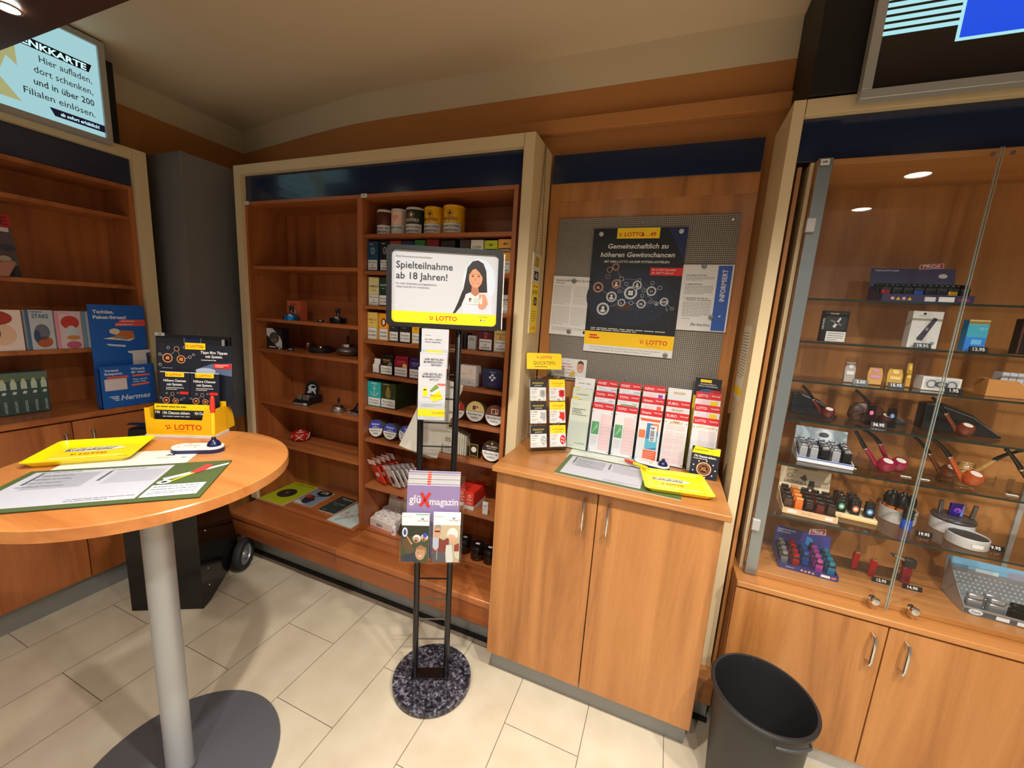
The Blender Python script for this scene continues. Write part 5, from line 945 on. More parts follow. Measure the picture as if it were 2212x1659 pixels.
for ci,(cx,w,c,art,hs,_,_) in enumerate(COLS):
    x0=cx; dz=.0; yb=1.840-(.018 if ci==5 else 0)
    t=thing('slip_holder','clear slip holder of the '+['pale green terms leaflets, left end of the row','slips with a narrow green field','slips with green field and wide pink area','slips reading 10.000 €','jackpot slips with gold lettering','lotto slips with yellow title, right end of the row'][ci],'slip holder',(x0,yb,Z),R_(-2),group='slip holders on the counter')
    m=MB()
    for k in range(3): m.box(-w/2-.003,w/2+.003,-.004-.024*(k),-.0025-.024*k,.008+.0*k,.008+.20-.035*(k),ACR) if k==2 else None
    m.box(-w/2-.0035,w/2+.0035,.022,.024,0,.30,ACR); MB().box(-w/2-.0035,w/2+.0035,-.050,.020,0,.0022,ACR).build('clear_base',t)
    for s in (-1,1): m.box(s*(w/2+.003)-.0008,s*(w/2+.003)+.0008,-.052,.024,0,.13,ACR)
    m.build('clear_pocket',t,rot=(R_(-6),0,0))
    for k in range(3):
        hgt=(.335,.285,.235)[k]; y=yb+(.008-.022*k); m=MB().box(-w/2+.001,w/2-.001,-.003,.003,0,hgt,WHITE); m.fy=-.003
        ww=w-.002
        if ci==0:
            m.R(-ww/2,0,ww/2,hgt,(('F0F0EE','C9CFBD','CDD3C3')[k]),1)
            if k==2: art(m,ww,hgt)
            else: m.lines(-ww*.40,0,hgt-.010,1,.01,.0015,'8A8E86',2); m.T('Das Abo - einfach' if k==0 else 'Lotteriespezifische',-ww*.3,hgt-.030,.006,'2A2A2A',2,b=.012,w=ww*.6); m.R(-ww*.45,hgt*.6,-ww*.2,hgt*.86,'E8C860',2); m.R(-ww*.2,hgt*.78,0,hgt*.82,'D888B0' if k==0 else '6AB04A',2); m.T('DOUSKET',ww*.06,hgt*.83,.006,'4A4A4A',3) if k==0 else None
        else:
            m.R(-ww/2,0,ww/2,hgt-.002,c,1)
            if k==2:
                s=len(m.v); art(m,ww,hgt-.034); 
            elif ci==1 or ci==2: m.lines(-ww*.4,ww*.2,hgt-.040,1,.01,.0015,'8A8A8A',2); m.T('DOUSKET' if k==0 else 'TOTO',ww*.2,hgt-.045,.006,'4A4A4A',2,b=.01); m.R(-ww*.35,hgt-.056,ww*.4,hgt-.048,'5A9A64' if k and ci==2 else 'B8BCD0',2)
            elif ci==3: m.R(ww*.2,hgt-.055,ww*.4,hgt-.038,'A040A0' if k==0 else 'E86048',2); m.R(-ww*.4,hgt-.055,ww*.1,hgt-.036,'E8C8CC',2)
            elif ci==4: m.T('EURO JACKPOT',0,hgt-.026 if k==0 else hgt-.048,.010,'B08818',2,'C',b=.03,w=ww*.5)
            else: m.R(ww*.1,hgt-.055,ww*.4,hgt-.036,'E8C820',2); m.R(-ww*.4,hgt-.055,ww*.05,hgt-.036,'E6C8D0',2)
            if not(ci==4 and k==0): hdr(m,ww,hgt-.030,.030,hs[k][0],hs[k][1])
        tag(m.build('slip_pad',loc=(x0,y,Z+.0042),rot=(R_(-6),0,R_(-2))),('%s pad of %ss in its holder'%(ORD[k],LB[ci][1])) ,'slip pad','slip pads in the holders')
# dark cards with XL print in front and behind the right holder
def a_dark(m,w,h): m.R(-w*.3,h-.018,w*.12,h-.006,YEL,2); m.T('Gemeinschaftlich zu',0,h-.028,.006,'E8E8E8',2,'C',b=.02,w=w*.6); m.T('höheren Gewinnchancen',0,h-.037,.006,'E8E8E8',2,'C',b=.02,w=w*.72); m.D(0,h-.058,.03,.012,'3A5A8A',2); m.R(w*.15,h-.058,w*.48,h-.050,RED,3); m.R(-w/2,0,w/2,h-.078,YEL,2); lotto(m,w*.05,h-.095,.009,3)
leaf('leaflet',.180,1.862,Z+.0005,.104,.395,'15181F',a_dark,'tall dark leaflet with yellow foot behind the right slip holder',None,.002,-5,rz=R_(-3))
def a_xl(m,w,h): m.P([(-w/2,h*.78),(w/2,h*.78),(w/2,h),(w*.4,h),(w*.2,h*.97),(-w*.4,h)],YEL,2); m.lines(-w*.4,w*.4,h*.88,1,.01,.003,'6A5A10',3); m.T('196 Chancen sichern.',0,h*.66,.009,'F4F4F4',3,'C',b=.03,w=w*.78); m.lines(-w*.42,w*.42,h*.60,1,.01,.003,'E0E0E0',3); m.D(0,h*.3,.026,.026,'2A1A14',3); m.O(0,h*.3,.028,.005,'D8A080',4); m.O(0,h*.3,.019,.002,'C88050',4); m.T('XL',0,h*.25,.014,'F08A30',5,'C',b=.03)
def _x(m,w,h):
    a_xl(m,w,h)
    for a in range(0,360,40): m.D(.042*math.cos(R_(a)),h*.3+.034*math.sin(R_(a)),.003,.003,'C8D0E0',4,8)
leaf('card_box',.196,1.736,Z+.0005,.104,.128,'181C28',_x,'small dark XL lottery box at the front right of the slips',None,.020,-8,rz=R_(-4),cat='box')
# papers taped on the inner side of the right post
mb=MB().box(-.085,.085,0,.0008,0,.30,'E4DCC8'); mb.fy=0; mb.lines(-.07,.07,.27,16,.012,.003,'8A8478',1); mb.R(-.085,.0,.085,.05,YEL,1); mb.R(-.085,.0,.085,.018,'EDE8DC',2)
put(mb,'taped_notice',.2885,1.84,1.36,'pale notice with yellow foot taped inside the right post','notice',rot=(0,0,R_(-90)))
# ---------------- goods in the glass display case ----------------
def boxy(name,label,cat,x,y,z,w,h,d,c,art=None,rz=0,grp=None,top=None,r=.3):
    mb=MB().box(-w/2,w/2,0,d,0,h,mat(c,r)); 
    if art: art(mb,w,h)
    return tag(mb.build(name,loc=(x,y,z+.0008),rot=(0,0,rz),bev=.0008),label,cat,grp)
def signs(mb,x,z,s):
    for k in range(4):
        cx=x+k*s*1.5
        if k%2==0: mb.D(cx,z,s*.55,s*.55,'E8E4E8',2,16); mb.O(cx,z,s*.52,s*.12,'C02030',3,16); mb.Ln(cx-s*.3,z-s*.3,cx+s*.3,z+s*.3,s*.1,'C02030',3)
        else: mb.P([(cx-s*.6,z-s*.5),(cx+s*.6,z-s*.5),(cx,z+s*.55)],'E8B018',2); mb.Ln(cx,z-s*.2,cx,z+s*.2,s*.12,INK,3)
def lighter_shape(c1,c2,w=.024,d=.012,h=.055,hood=True):
    mb=MB(); a=w/2; mb.box(-a,a,-d/2,d/2,0,h*.62,c1); mb.box(-a,a,-d/2,d/2,h*.62,h*.74,mat('1A1A1C',.35)); mb.box(-a,a,-d/2,d/2,h*.74,h,c2); return mb
def lbox(name,label,loc,rz,w,d,hf,hb,cbody,front,header,hh,cols,rows,kinds,grp,tilt=0,litlab=None):
    t=thing(name,label,'display box',loc,rz)
    mb=MB(); M_=mat(cbody,.35); hm=hf
    mb.box(-w/2,w/2,0,d,0,.004,M_); mb.box(-w/2,w/2,0,.003,0,hf,M_); mb.box(-w/2,w/2,d-.003,d,0,hb,M_)
    for s in (-1,1): mb.prism([(0,0),(d,0),(d,hb),(d*.3,hf+.004),(0,hf)],s*w/2-.0015,s*w/2+.0015,M_,ax='x')
    mb.fy=0; front(mb,w,hf); mb.build('tray',t)
    q=MB().box(-w/2,w/2,0,.003,0,hh,M_); header(q,w,hh); q.build('header',t,loc=(0,d-.003,hb),rot=(R_(-14),0,0))
    src={}
    for i in range(cols):
        for j in range(rows):
            x=-w/2+w*(i+.5)/cols; y=.008+(d-.014)*(j+.5)/rows; k=kinds(i,j)
            if k is None: continue
            cc,sc=math.cos(rz),math.sin(rz); L=(loc[0]+x*cc-y*sc,loc[1]+x*sc+y*cc,loc[2]+.005+y*.10)
            lab=litlab(i,j,k)
            if k not in src:
                r_=thing('lighter',lab,'lighter',L,rz,group=grp); build_lighter(k,r_); src[k]=r_
            else: dup(src[k],L,lab)
    return t
def build_lighter(k,t):
    kind,c,c2=k
    if kind=='jet':
        MB().box(-.0115,.0115,-.006,.006,0,.036,mat(c,.2,.5)).build('tank',t,bev=.002); MB().box(-.012,.012,-.0065,.0065,.034,.044,mat('17171A',.4)).build('collar',t,bev=.001)
        MB().lathe([(0,.0),(.010,.0),(.0115,.006),(.008,.013),(0,.015)],mat(c2,.15,.7),(0,0,.043),16,sy=.65).build('cap',t)
    elif kind=='flat':
        MB().box(-.0115,.0115,-.006,.006,0,.046,mat(c,.22,.2)).build('tank',t,bev=.0015); MB().box(-.011,.011,-.0055,.0055,.046,.056,mat(c2,.15,.9)).build('cap',t,bev=.002)
    elif kind=='clear':
        MB().box(-.0125,.0125,-.007,.007,0,.044,mat(c,.12)).build('tank',t,bev=.003); MB().box(-.0125,.0125,-.007,.007,.044,.055,mat(c2,.15)).build('cap',t,bev=.003)
    elif kind=='black':
        MB().box(-.0145,.0145,-.008,.008,0,.048,mat('0D0D0F',.15)).build('tank',t,bev=.002); MB().box(-.0145,.0145,-.008,.008,.048,.060,mat('161618',.12)).build('cap',t,bev=.002)
        q=MB(); q.fy=-.0082; q.D(0,.024,.010,.013,c,1,8); q.D(0,.024,.006,.006,'E8E8E8',2,7); q.build('print',t)
    else:
        MB().box(-.020,.020,-.010,.010,0,.040,mat(c,.3,.8)).build('tank',t,bev=.004); MB().box(-.020,.020,-.010,.010,.041,.060,mat(c2,.3,.8)).build('cap',t,bev=.006)
# top glass shelf
def fr(mb,w,h): mb.R(-w/2,0,w/2,h,'251C4A',1); signs(mb,-w*.38,h*.5,.010); mb.R(-w*.02,h*.25,w*.1,h*.75,'E4E0E8',2); mb.R(w*.13,h*.25,w*.3,h*.8,'F0F0F0',2); mb.T('TURBO',w*.40,h*.4,.006,'D83030',2,'C',b=.03)
def hd(mb,w,h): mb.R(-w/2,0,w/2,h,'2B2258',1); mb.T('TRIPLE JETFLAME',-w*.46,h*.84,.0055,'E8E8F0',2,b=.02,w=w*.3); mb.P([(w*.08,h*.95),(w*.36,h*1.02),(w*.36,h*1.28),(w*.08,h*1.2)],'F0E8E8',2); mb.P([(w*.09,h*.98),(w*.35,h*1.04),(w*.35,h*1.25),(w*.09,h*1.17)],'B81E28',3); mb.T('PROF',w*.22,h*1.05,.010,'F4F0F0',4,'C',b=.04,w=w*.21); mb.D(w*.36,h*.62,.012,.008,'F0F0F4',2)
lbox('display_box','dark violet display box of black torch lighters on the top glass shelf',(.772,1.742,1.7658),R_(0),.232,.115,.028,.060,'251C4A',fr,hd,.070,8,3,lambda i,j:('jet','1A1A1C' if (i+j)%3 else ('B02030','1A5AC0','D8A818')[(i+j)//3%3],'151518'),'lighters in the top display box',litlab=lambda i,j,k:'black torch lighter in the dark violet display box')
# second glass shelf
z=1.6188
def blk(mb,w,h): mb.R(-w*.42,h*.38,w*.42,h*.95,'222226',1); mb.P([(-w*.1,h*.5),(w*.15,h*.8),(w*.2,h*.76),(0,h*.45)],'C8C8CC',2); mb.Ln(-w*.2,h*.7,w*.25,h*.55,.006,'6A6A70',2); mb.R(-w*.3,h*.02,w*.48,h*.34,'F0EEEA',3); mb.lines(-w*.24,w*.42,h*.27,4,h*.07,.002,'4A4A4A',4); mb.T('VOOM',-w*.1,h*.88,.006,'E8C0A0',3,'C',b=.02); mb.T('1500 PUFFS',-w*.44,h*.4,.006,'F0F0F0',3,vert=True)
boxy('vape_box','black box with a white warning panel at the left of the second glass shelf','box',.545,1.755,z,.074,.110,.030,'141416',blk)
def wht(mb,w,h): mb.D(-w*.12,h*.93,.004,.004,INK,1); mb.lines(-w*.3,w*.1,h*.86,1,.01,.002,'8A8A8A',1); mb.R(-w*.5,h*.3,w*.1,h*.58,'E4E4E4',1); mb.P([(w*.20,h*.84),(w*.33,h*.80),(-.002,h*.20),(-w*.22,h*.22),(-w*.22,h*.28)],'3A3442',2); mb.D(w*.05,h*.52,.004,.006,'8A8490',3); mb.D(w*.32,h*.14,.006,.006,'7A8AA0',2)
boxy('vape_box','white box with a slim dark device printed on it','box',.793,1.755,z,.078,.122,.035,'ECEAE8',wht)
def blu(mb,w,h): mb.R(-w/2,h*.86,w/2,h,'C8B070',1); mb.R(-w/2,0,w/2,h*.45,'2A7FE0',1); mb.R(-w/2,h*.45,w/2,h*.86,'3AA6C0',1); mb.T('ELF',w*.25,h*.68,.009,'9AD8F0',2,'C'); mb.R(-w*.2,h*.22,w*.3,h*.38,'6ABCF0',2)
boxy('vape_box','small turquoise and blue box right of the glass door gap','box',.925,1.758,z,.050,.102,.03,'2E8CD0',blu)
boxy('vape_box','black box at the right edge of the second glass shelf','box',1.075,1.758,z,.10,.112,.03,'151313',lambda mb,w,h:(mb.D(0,h*.4,.012,.008,'8A8A90'),mb.R(-w*.48,h*.02,-w*.44,h*.98,'5A2A30')))
for x,s,lb in ((.789,'19.95','dark price tag reading 19.95 before the white box'),(.928,'12.95','dark price tag reading 12.95 before the turquoise box')): price(x,1.735,z,s,lb)
# third glass shelf
z=1.4788
def bagm(x,w,h,c1,c2,label,y=1.77,rz=0,film=True):
    t=thing('sachet',label,'sachet',(x,y,z+.001),rz,rx=R_(-6))
    MB().prism([(-w*.42,0),(w*.42,0),(w*.46,h*.5),(w*.36,h*.8),(-w*.36,h*.8),(-w*.46,h*.5)],-.004,.004,mat(c1,.35)).build('filling',t,bev=.002)
    q=MB().box(-w/2,w/2,-.0055,.0055,0,h,POU); q.fy=-.0056; q.R(-w*.3,h*.3,w*.3,h*.45,c2,1); q.D(0,h*.65,w*.2,h*.1,c2,1,10); q.build('film',t)
bagm(.622,.036,.090,'B8B4AC','F0EEEA','small clear bag of silver filters at the left of the third glass shelf')
bagm(.695,.048,.075,'D8A860','C88AA8','translucent yellow and pink sachet on the third glass shelf'); bagm(.750,.048,.078,'E0B450','E8C878','translucent golden sachet beside the pink and yellow one')
bagm(.800,.018,.105,'E0A838','F0D060','narrow yellow sachet left of the white device box',y=1.80)
t=thing('gadget_box','low white open box with a grey cigar cutter inside','gadget box',(.872,1.762,z+.0008))
mb=MB().box(-.050,.050,0,.05,0,.046,mat('EDEAE8',.4)); mb.fy=0; mb.R(-.044,.005,.044,.040,'D2D0D0',1); mb.build('carton',t,bev=.001)
q=MB(); q.fy=-.001; q.O(-.026,.022,.014,.004,'6A6C72',1); q.O(.026,.022,.014,.004,'6A6C72',1); q.D(0,.022,.018,.010,'4A4C52',2); q.D(0,.022,.010,.006,'9A9CA4',3); q.build('cigar_cutter',t)
for x,s,lb in ((.646,'2.50','dark price tag reading 2.50 before the clear bag'),(.745,'15.95','dark price tag reading 15.95 before the golden sachet'),(.895,'1.95','dark price tag reading 1.95 before the white open box')): price(x,1.735,z,s,lb)
t=thing('wooden_crate','small light wooden crate with a notch holding white packets','crate',(1.06,1.762,z+.0008))
mb=MB(); mb.prism([(-.075,0),(.075,0),(.075,.055),(.03,.055),(.012,.040),(-.006,.055),(-.075,.055)],0,.004,wood('X','C8894A','B07438','D89C60',.5,'crate_wood')); mb.box(-.075,.075,.056,.060,0,.055,wood('X','C8894A','B07438','D89C60',.5,'crate_wood'))
for s in (-1,1): mb.box(s*.073-.002,s*.073+.002,.004,.056,0,.055,wood('X','C8894A','B07438','D89C60',.5,'crate_wood'))
mb.build('crate_body',t)
for k in range(6): tag(MB().box(-.0085,.0085,0,.04,0,.078,mat('D8DCE6',.3)).build('paper_packet',loc=(1.020+.0185*k,1.771,z+.003),rot=(0,R_(6),0),bev=.001),'white cigarette paper packet standing in the wooden crate','packet','white packets in the wooden crate')
# pipes
def pipe(name,label,x,y,z,c,stem,rz,tilt,scale=1.0,curve=.35,stripes=None,stand=True,ring=None):
    t=thing(name,label,'pipe',(x,y,z),rz,group='tobacco pipes in the glass case')
    k=scale; bm=mat(c,.12,0,.5)
    # bowl in front, shank rising back to the left, mouthpiece on top
    mb=MB().lathe([(0,0),(.010*k,.0),(.018*k,.006*k),(.0215*k,.018*k),(.020*k,.032*k),(.0165*k,.040*k),(.012*k,.040*k),(.011*k,.024*k),(0,.022*k)],bm,seg=28)
    if stripes:
        for q in range(4): mb.lathe([(.0222*k-.0006*abs(q-1)*k,.012*k+q*.007*k),(.0222*k-.0006*abs(q-1)*k,.0135*k+q*.007*k)],mat(stripes,.2),seg=28)
    b=mb.build('bowl',t,loc=(.028*k,0,.004),rot=(R_(24),R_(tilt+6),0))
    MB().lathe([(0,0),(.0125*k,0),(.0125*k,.001)],mat('E9E4DC',.4),(0,0,.0385*k),20).build('chamber_filter',b)
    pts=[]
    for u in range(7):
        s=u/6; pts.append((.016*k-.036*k*s,0,.012*k+(.052*s+curve*.012*s*s)*k))
    MB().tube(pts,[.0085*k,.0075*k,.0065*k,.006*k,.006*k,.006*k,.0062*k],bm,14).build('shank',t)
    e=pts[-1]; d=Vector(pts[-1])-Vector(pts[-2]); d.normalize()
    MB().tube([e,tuple(Vector(e)+d*.004*k)],.0069*k,mat(ring or 'C8C0B0',.2,.9),14).build('ring',t)
    p2=[Vector(e)+d*.004*k+Vector((-.0075*k*u-.0013*curve*k*u*u,0,.0115*k*u-.0004*k*u*u)) for u in range(6)]
    MB().tube([tuple(p) for p in p2],[.0062*k,.0056*k,.005*k,.0046*k,.0045*k,.0048*k],mat(stem,.12),14).build('mouthpiece',t)
    if stand: MB().box(-.035*k,-.032*k,-.012,.012,-.002,.045*k,ACR).box(-.035*k,.035*k,-.012,.012,-.003,-.001,ACR).build('clear_rest',t)
    return t
z=1.3365
def case(x,y,w,h,d,label,rz,c='16171A'):
    t=thing('pipe_case',label,'case',(x,y,z),rz)
    MB().prism([(-w/2,0),(w/2,0),(w/2,.006),(w*.1,h*.7),(-w*.3,h),(-w/2,h*.92)],0,d,mat(c,.35)).build('leather_body',t,bev=.004)
    q=MB().tube([(w/2-.01,-.001,.012),(w*.1,-.001,h*.62),(-w*.3,-.001,h*.88)],.0012,mat('8A8A8C',.3,.6),6); q.build('zip',t)
case(.545,1.80,.150,.085,.05,'black tapered leather pipe case at the left of the fourth glass shelf',R_(-6))
case(.965,1.79,.205,.100,.055,'large black tapered pipe case right of the door gap',R_(-2))
t=thing('pipe_pouch','brown rounded leather pipe pouch on the fourth glass shelf','pouch',(.715,1.83,z))
MB().lathe([(0,0),(.045,0),(.056,.015),(.052,.045),(.035,.066),(0,.072)],mat('4A2C1C',.4),seg=28,sy=.5).build('leather_body',t); MB().tube([(-.045,-.018,.02),(0,-.030,.045),(.045,-.018,.02)],.0015,mat('8A6A50',.4),6).build('seam',t)
case(.795,1.845,.10,.045,.03,'small dark case behind the brown pouch',R_(-10),'26302A')
pipe('tobacco_pipe','dark red pipe leaning before the left black case',.545,1.755,z+.004,'5A1A18','1A0E0C',R_(-8),0,.95,.1)
pipe('tobacco_pipe','dark brown pipe with black stem before the brown pouch',.715,1.765,z+.004,'3A1A14','111111',R_(-5),0,.95,.3)
pipe('tobacco_pipe','reddish brown pipe before the large black case',.915,1.745,z+.004,'6A2A1C','14100E',R_(-6),0,1.0,.1)
for x,s,w_,h_,c1,c2,lb in ((.752,1,.030,.085,'E0C050','6A8AC0','translucent yellow and blue sachet on the fourth glass shelf'),(.694,1,.030,.09,'E08A9A','D86A8A','translucent pink sachet before the brown pouch')):
    t=thing('sachet',lb,'sachet',(x,1.735,z+.001),rx=R_(-5)); MB().box(-w_*.4,w_*.4,-.003,.003,0,h_*.8,POU).build('pocket',t); q=MB().box(-w_/2,w_/2,-.004,.004,0,h_,clear((.93,.82,.70) if x>.7 else (.93,.72,.74),1.3,.1,'tint%d'%int(x*1000))); q.fy=-.0041; q.D(0,h_*.5,.006,.008,c2,1,9); q.build('film',t)
price(.715,1.718,z,'36.95','dark price tag reading 36.95 before the brown pouch')
# fifth glass shelf
z=1.1695
def fr2(mb,w,h): mb.R(-w/2,0,w/2,h,'E8ECF4',1); mb.R(-w/2,h*.75,w/2,h*.95,'2A4AA8',2); mb.R(w*.0-.016,h*.1,w*.0+.014,h*.62,'FAFAFA',2)
def hd2(mb,w,h): mb.R(-w/2,0,w/2,h,'B8C8D4',1); mb.D(.01,h*.55,.028,.020,'EEF2F6',2); mb.D(.01,h*.55,.016,.010,'3A4450',3); mb.R(-w/2,0,w/2,h*.08,'2A4AA8',2)
lbox('display_box','pale blue and white display box of black and silver lighters',(.588,1.725,z),R_(-6),.165,.13,.018,.055,'DDE4F0',fr2,hd2,.055,5,4,lambda i,j:('flat','A8A8AC' if i in(0,1,3) else '141416','D8D8DC'),'lighters in the pale blue box',litlab=lambda i,j,k:('silver' if i in (0,1,3) else 'black')+' flat lighter with chrome cap in the pale blue box')
q=MB(); q.fy=0; q.D(0,0,.014,.010,'F0F4F8',1); q.O(0,0,.013,.002,'2A4AA8',2); q.T('Cool',0,-.004,.009,'2A4AA8',3,'C',b=.02)
tag(q.build('round_sticker',loc=(.5035,1.7655,z+.032),rot=(0,0,R_(-96))),'small oval blue sticker on the side of the pale blue box','sticker')
pipe('tobacco_pipe','glossy crimson pipe with black stem, left one of the pair',.732,1.752,z+.004,'8A1030','101012',R_(-4),0,1.18,-.2,ring='D8D0D0')
pipe('tobacco_pipe','glossy crimson pipe with curved stem, right one of the pair',.785,1.790,z+.004,'8A1030','101012',R_(-4),0,1.15,1.0,ring='D8D0D0')
pipe('tobacco_pipe','orange brown pipe with a beaded silver ring and black stem',.960,1.750,z+.004,'A8481C','0E0E10',R_(-4),0,1.22,.5,ring='D8D8DC')
pipe('tobacco_pipe','dark pipe lying behind the orange brown pipe',.935,1.81,z+.004,'6A3018','0E0E10',R_(-6),0,1.1,.2)
pipe('tobacco_pipe','tiger striped tan pipe with black stem',1.075,1.85,z+.004,'C89A5A','101010',R_(150),0,1.12,.4,stripes='3A2410')
pipe('tobacco_pipe','dark walnut pipe with thin black stem at the right edge',1.135,1.745,z+.004,'3A1E12','101012',R_(-4),0,1.22,.0,ring='D8C890')
for k,(x,y) in enumerate(((.675,1.74),(.83,1.74),(.88,1.74),(1.09,1.72))): tag(MB().box(-.014,.014,0,.008,0,.002,WHITE).build('price_sticker',loc=(x,y,z),rot=(0,0,R_(-5))),('blank white price sticker left of the crimson pipes','blank white price sticker right of the crimson pipes','blank white price sticker at the door gap','blank white price sticker before the walnut pipe')[k],'price sticker','blank price stickers')
# sixth glass shelf
z=.9635
def fr3(mb,w,h): mb.R(-w/2,0,w/2,h,'D8B48A',1); mb.R(-w*.42,h*.25,-w*.24,h*.8,'F0ECE4',2); signs(mb,-w*.12,h*.5,.007); mb.R(w*.28,h*.25,w*.42,h*.8,'F4F0EC',2)
def hd3(mb,w,h): mb.R(-w/2,0,w/2,h,'DCC8A8',1); mb.T('BLUEFLAME',-w*.36,h*.84,.005,'6A5A48',2,b=.01); mb.T('LAGUIOLE',-w*.18,h*.26,.012,'4A3A2C',2,'C',b=.01); mb.P([(w*.06,h*.1),(w*.2,h*.1),(w*.2,h*.5),(w*.1,h*.5)],'4A3A3A',2); mb.P([(-w*.1,h*.55),(w*.0,h*.75),(w*.06,h*.5),(0,h*.4)],'5A4444',2); mb.O(-w*.30,h*.6,.009,.002,'4A3A2C',2)
cols6=['4A2E22','D86A20','2A1414','5A1810','3A2218']
lbox('display_box','beige display box of brown, red and orange translucent lighters',(.568,1.705,z),R_(-4),.168,.145,.022,.055,'DCC4A0',fr3,hd3,.085,5,4,lambda i,j:('clear',cols6[i],'1A1214' if i!=1 else 'E88A40'),'lighters in the beige box',litlab=lambda i,j,k:'%s translucent lighter in the beige display box'%('brown','orange','black','dark red','dark brown')[i])
def fr4(mb,w,h): mb.R(-w/2,0,w/2,h,'E8CE9A',1); mb.R(-w/2,0,w/2,h*.4,'D8B070',2); mb.T('Cool',-w*.38,h*.6,.004,'3A4A8A',2)
t=thing('display_tray','low cream tray of black lighters with coloured emblems','display tray',(.728,1.77,z),R_(-5))
mb=MB().box(-.066,.066,0,.11,0,.016,mat('EAD8B0',.4)); fr4(mb,.132,.016); mb.build('tray',t,bev=.001)
for i,(c,nm) in enumerate((('3A9A6A','green'),('C86A3A','orange'),('3A7AC0','blue'))):
    for j in range((3,3,1)[i]):
        x,y=-.042+.042*i,.018+.030*j; cc,sc=math.cos(R_(-5)),math.sin(R_(-5))
        L=(.728+x*cc-y*sc,1.77+x*sc+y*cc,z+.0168)
        if j==0: r_=thing('lighter','black glossy lighter with %s emblem on the cream tray, front of its column'%nm,'lighter',L,R_(-5),group='black lighters on the cream tray'); build_lighter(('black',c,''),r_)
        else: dup(r_,L,'black glossy lighter behind the %s emblem one on the cream tray'%nm)
t=thing('lighter_tin','round white metal tin holding black torch lighters','tin',(.890,1.865,z))
mb=MB().lathe([(0,0),(.053,0),(.054,.003),(.054,.050),(.0525,.051),(.051,.049),(.051,.006),(0,.006)],mat('DADBDB',.3,.3),seg=40); mb.build('tin_body',t)
for k in range(7):
    a=2*PI*k/7; L=(.890+.033*math.cos(a),1.865+.033*math.sin(a),z+.0075) if k<6 else (.890,1.865,z+.0075)
    lt=thing('torch_lighter','black torch lighter standing in the round white tin',"lighter",L,a,group='torch lighters in the round tin') if k==0 else dup(lt0,L,'black torch lighter standing in the round white tin',a)
    if k==0:
        lt0=lt; MB().lathe([(0,0),(.012,0),(.0125,.05),(.011,.055),(0,.055)],mat('C06A28',.15)).build('tank',lt); MB().lathe([(0,.052),(.014,.052),(.0155,.065),(.013,.085),(.006,.098),(0,.099)],mat('17181A',.3)).build('burner',lt); MB().box(-.004,.016,-.004,.004,.066,.078,mat('17181A',.3)).build('trigger',lt,bev=.002)
t=thing('torch_lighter','blue torch lighter with ribbed black top before the round tin','lighter',(.882,1.782,z+.0005))
MB().lathe([(0,0),(.014,0),(.016,.003),(.016,.035),(.014,.04),(0,.04)],mat('1648B8',.1,0,.4),seg=20).build('tank',t); MB().lathe([(.015,.04),(.017,.044),(.015,.05),(.017,.056),(.015,.062),(.017,.068),(.014,.076),(0,.078)],mat('151618',.35),seg=20).build('ribbed_top',t)
price(.918,1.742,z,'19.95','dark price tag reading 19.95 before the blue torch lighter')
t=thing('lighter_stand','round white stand with dark top holding a violet lighter','stand',(1.045,1.86,z))
MB().lathe([(0,0),(.056,0),(.058,.003),(.058,.042),(.056,.044)],mat('E2E2E2',.3)).build('base',t); MB().lathe([(0,.044),(.058,.044),(.060,.050),(.056,.058),(0,.058)],mat('4A4644',.35)).build('dark_top',t)
q=MB().box(-.018,.018,-.006,.006,.058,.106,mat('4A2AB0',.15,.7)); q.fy=-.0062; q.D(.002,.082,.010,.010,'B85AC8',1,9); q.D(0,.078,.005,.008,'2A3AD0',2,8); q.P([(.010,.062),(.018,.062),(.018,.104),(.014,.104)],'6A8AE8',1)
tag(q.build('lighter',loc=(1.045,1.858,z),bev=.002),'violet iridescent lighter standing on the round stand','lighter')
for s,lb in ((-1,'slim chrome lighter left of the violet lighter'),(1,'slim chrome lighter right of the violet lighter')):
    tag(MB().box(-.006,.006,-.005,.005,.0582,.112,mat('8A8A8E',.15,.9)).build('lighter',loc=(1.045+s*.038,1.852,z),rot=(0,R_(s*5),0),bev=.002),lb,'lighter','slim chrome lighters')
t=thing('ashtray','low round white metal dish with dark inside on the sixth glass shelf','dish',(1.035,1.757,z))
MB().lathe([(0,0),(.050,0),(.052,.003),(.052,.034),(.050,.036),(.048,.034),(.048,.028)],mat('DCDCDC',.3,.2),seg=44).build('dish_body',t); MB().lathe([(0,.029),(.048,.029),(.048,.031),(0,.032)],mat('33302E',.6),seg=44).build('dark_inlay',t); q=MB().box(-.014,.014,-.0535,-.0525,.010,.022,WHITE); q.build('sticker',t)
price(1.105,1.745,z,'9.95','dark price tag reading 9.95 at the right of the round dish')
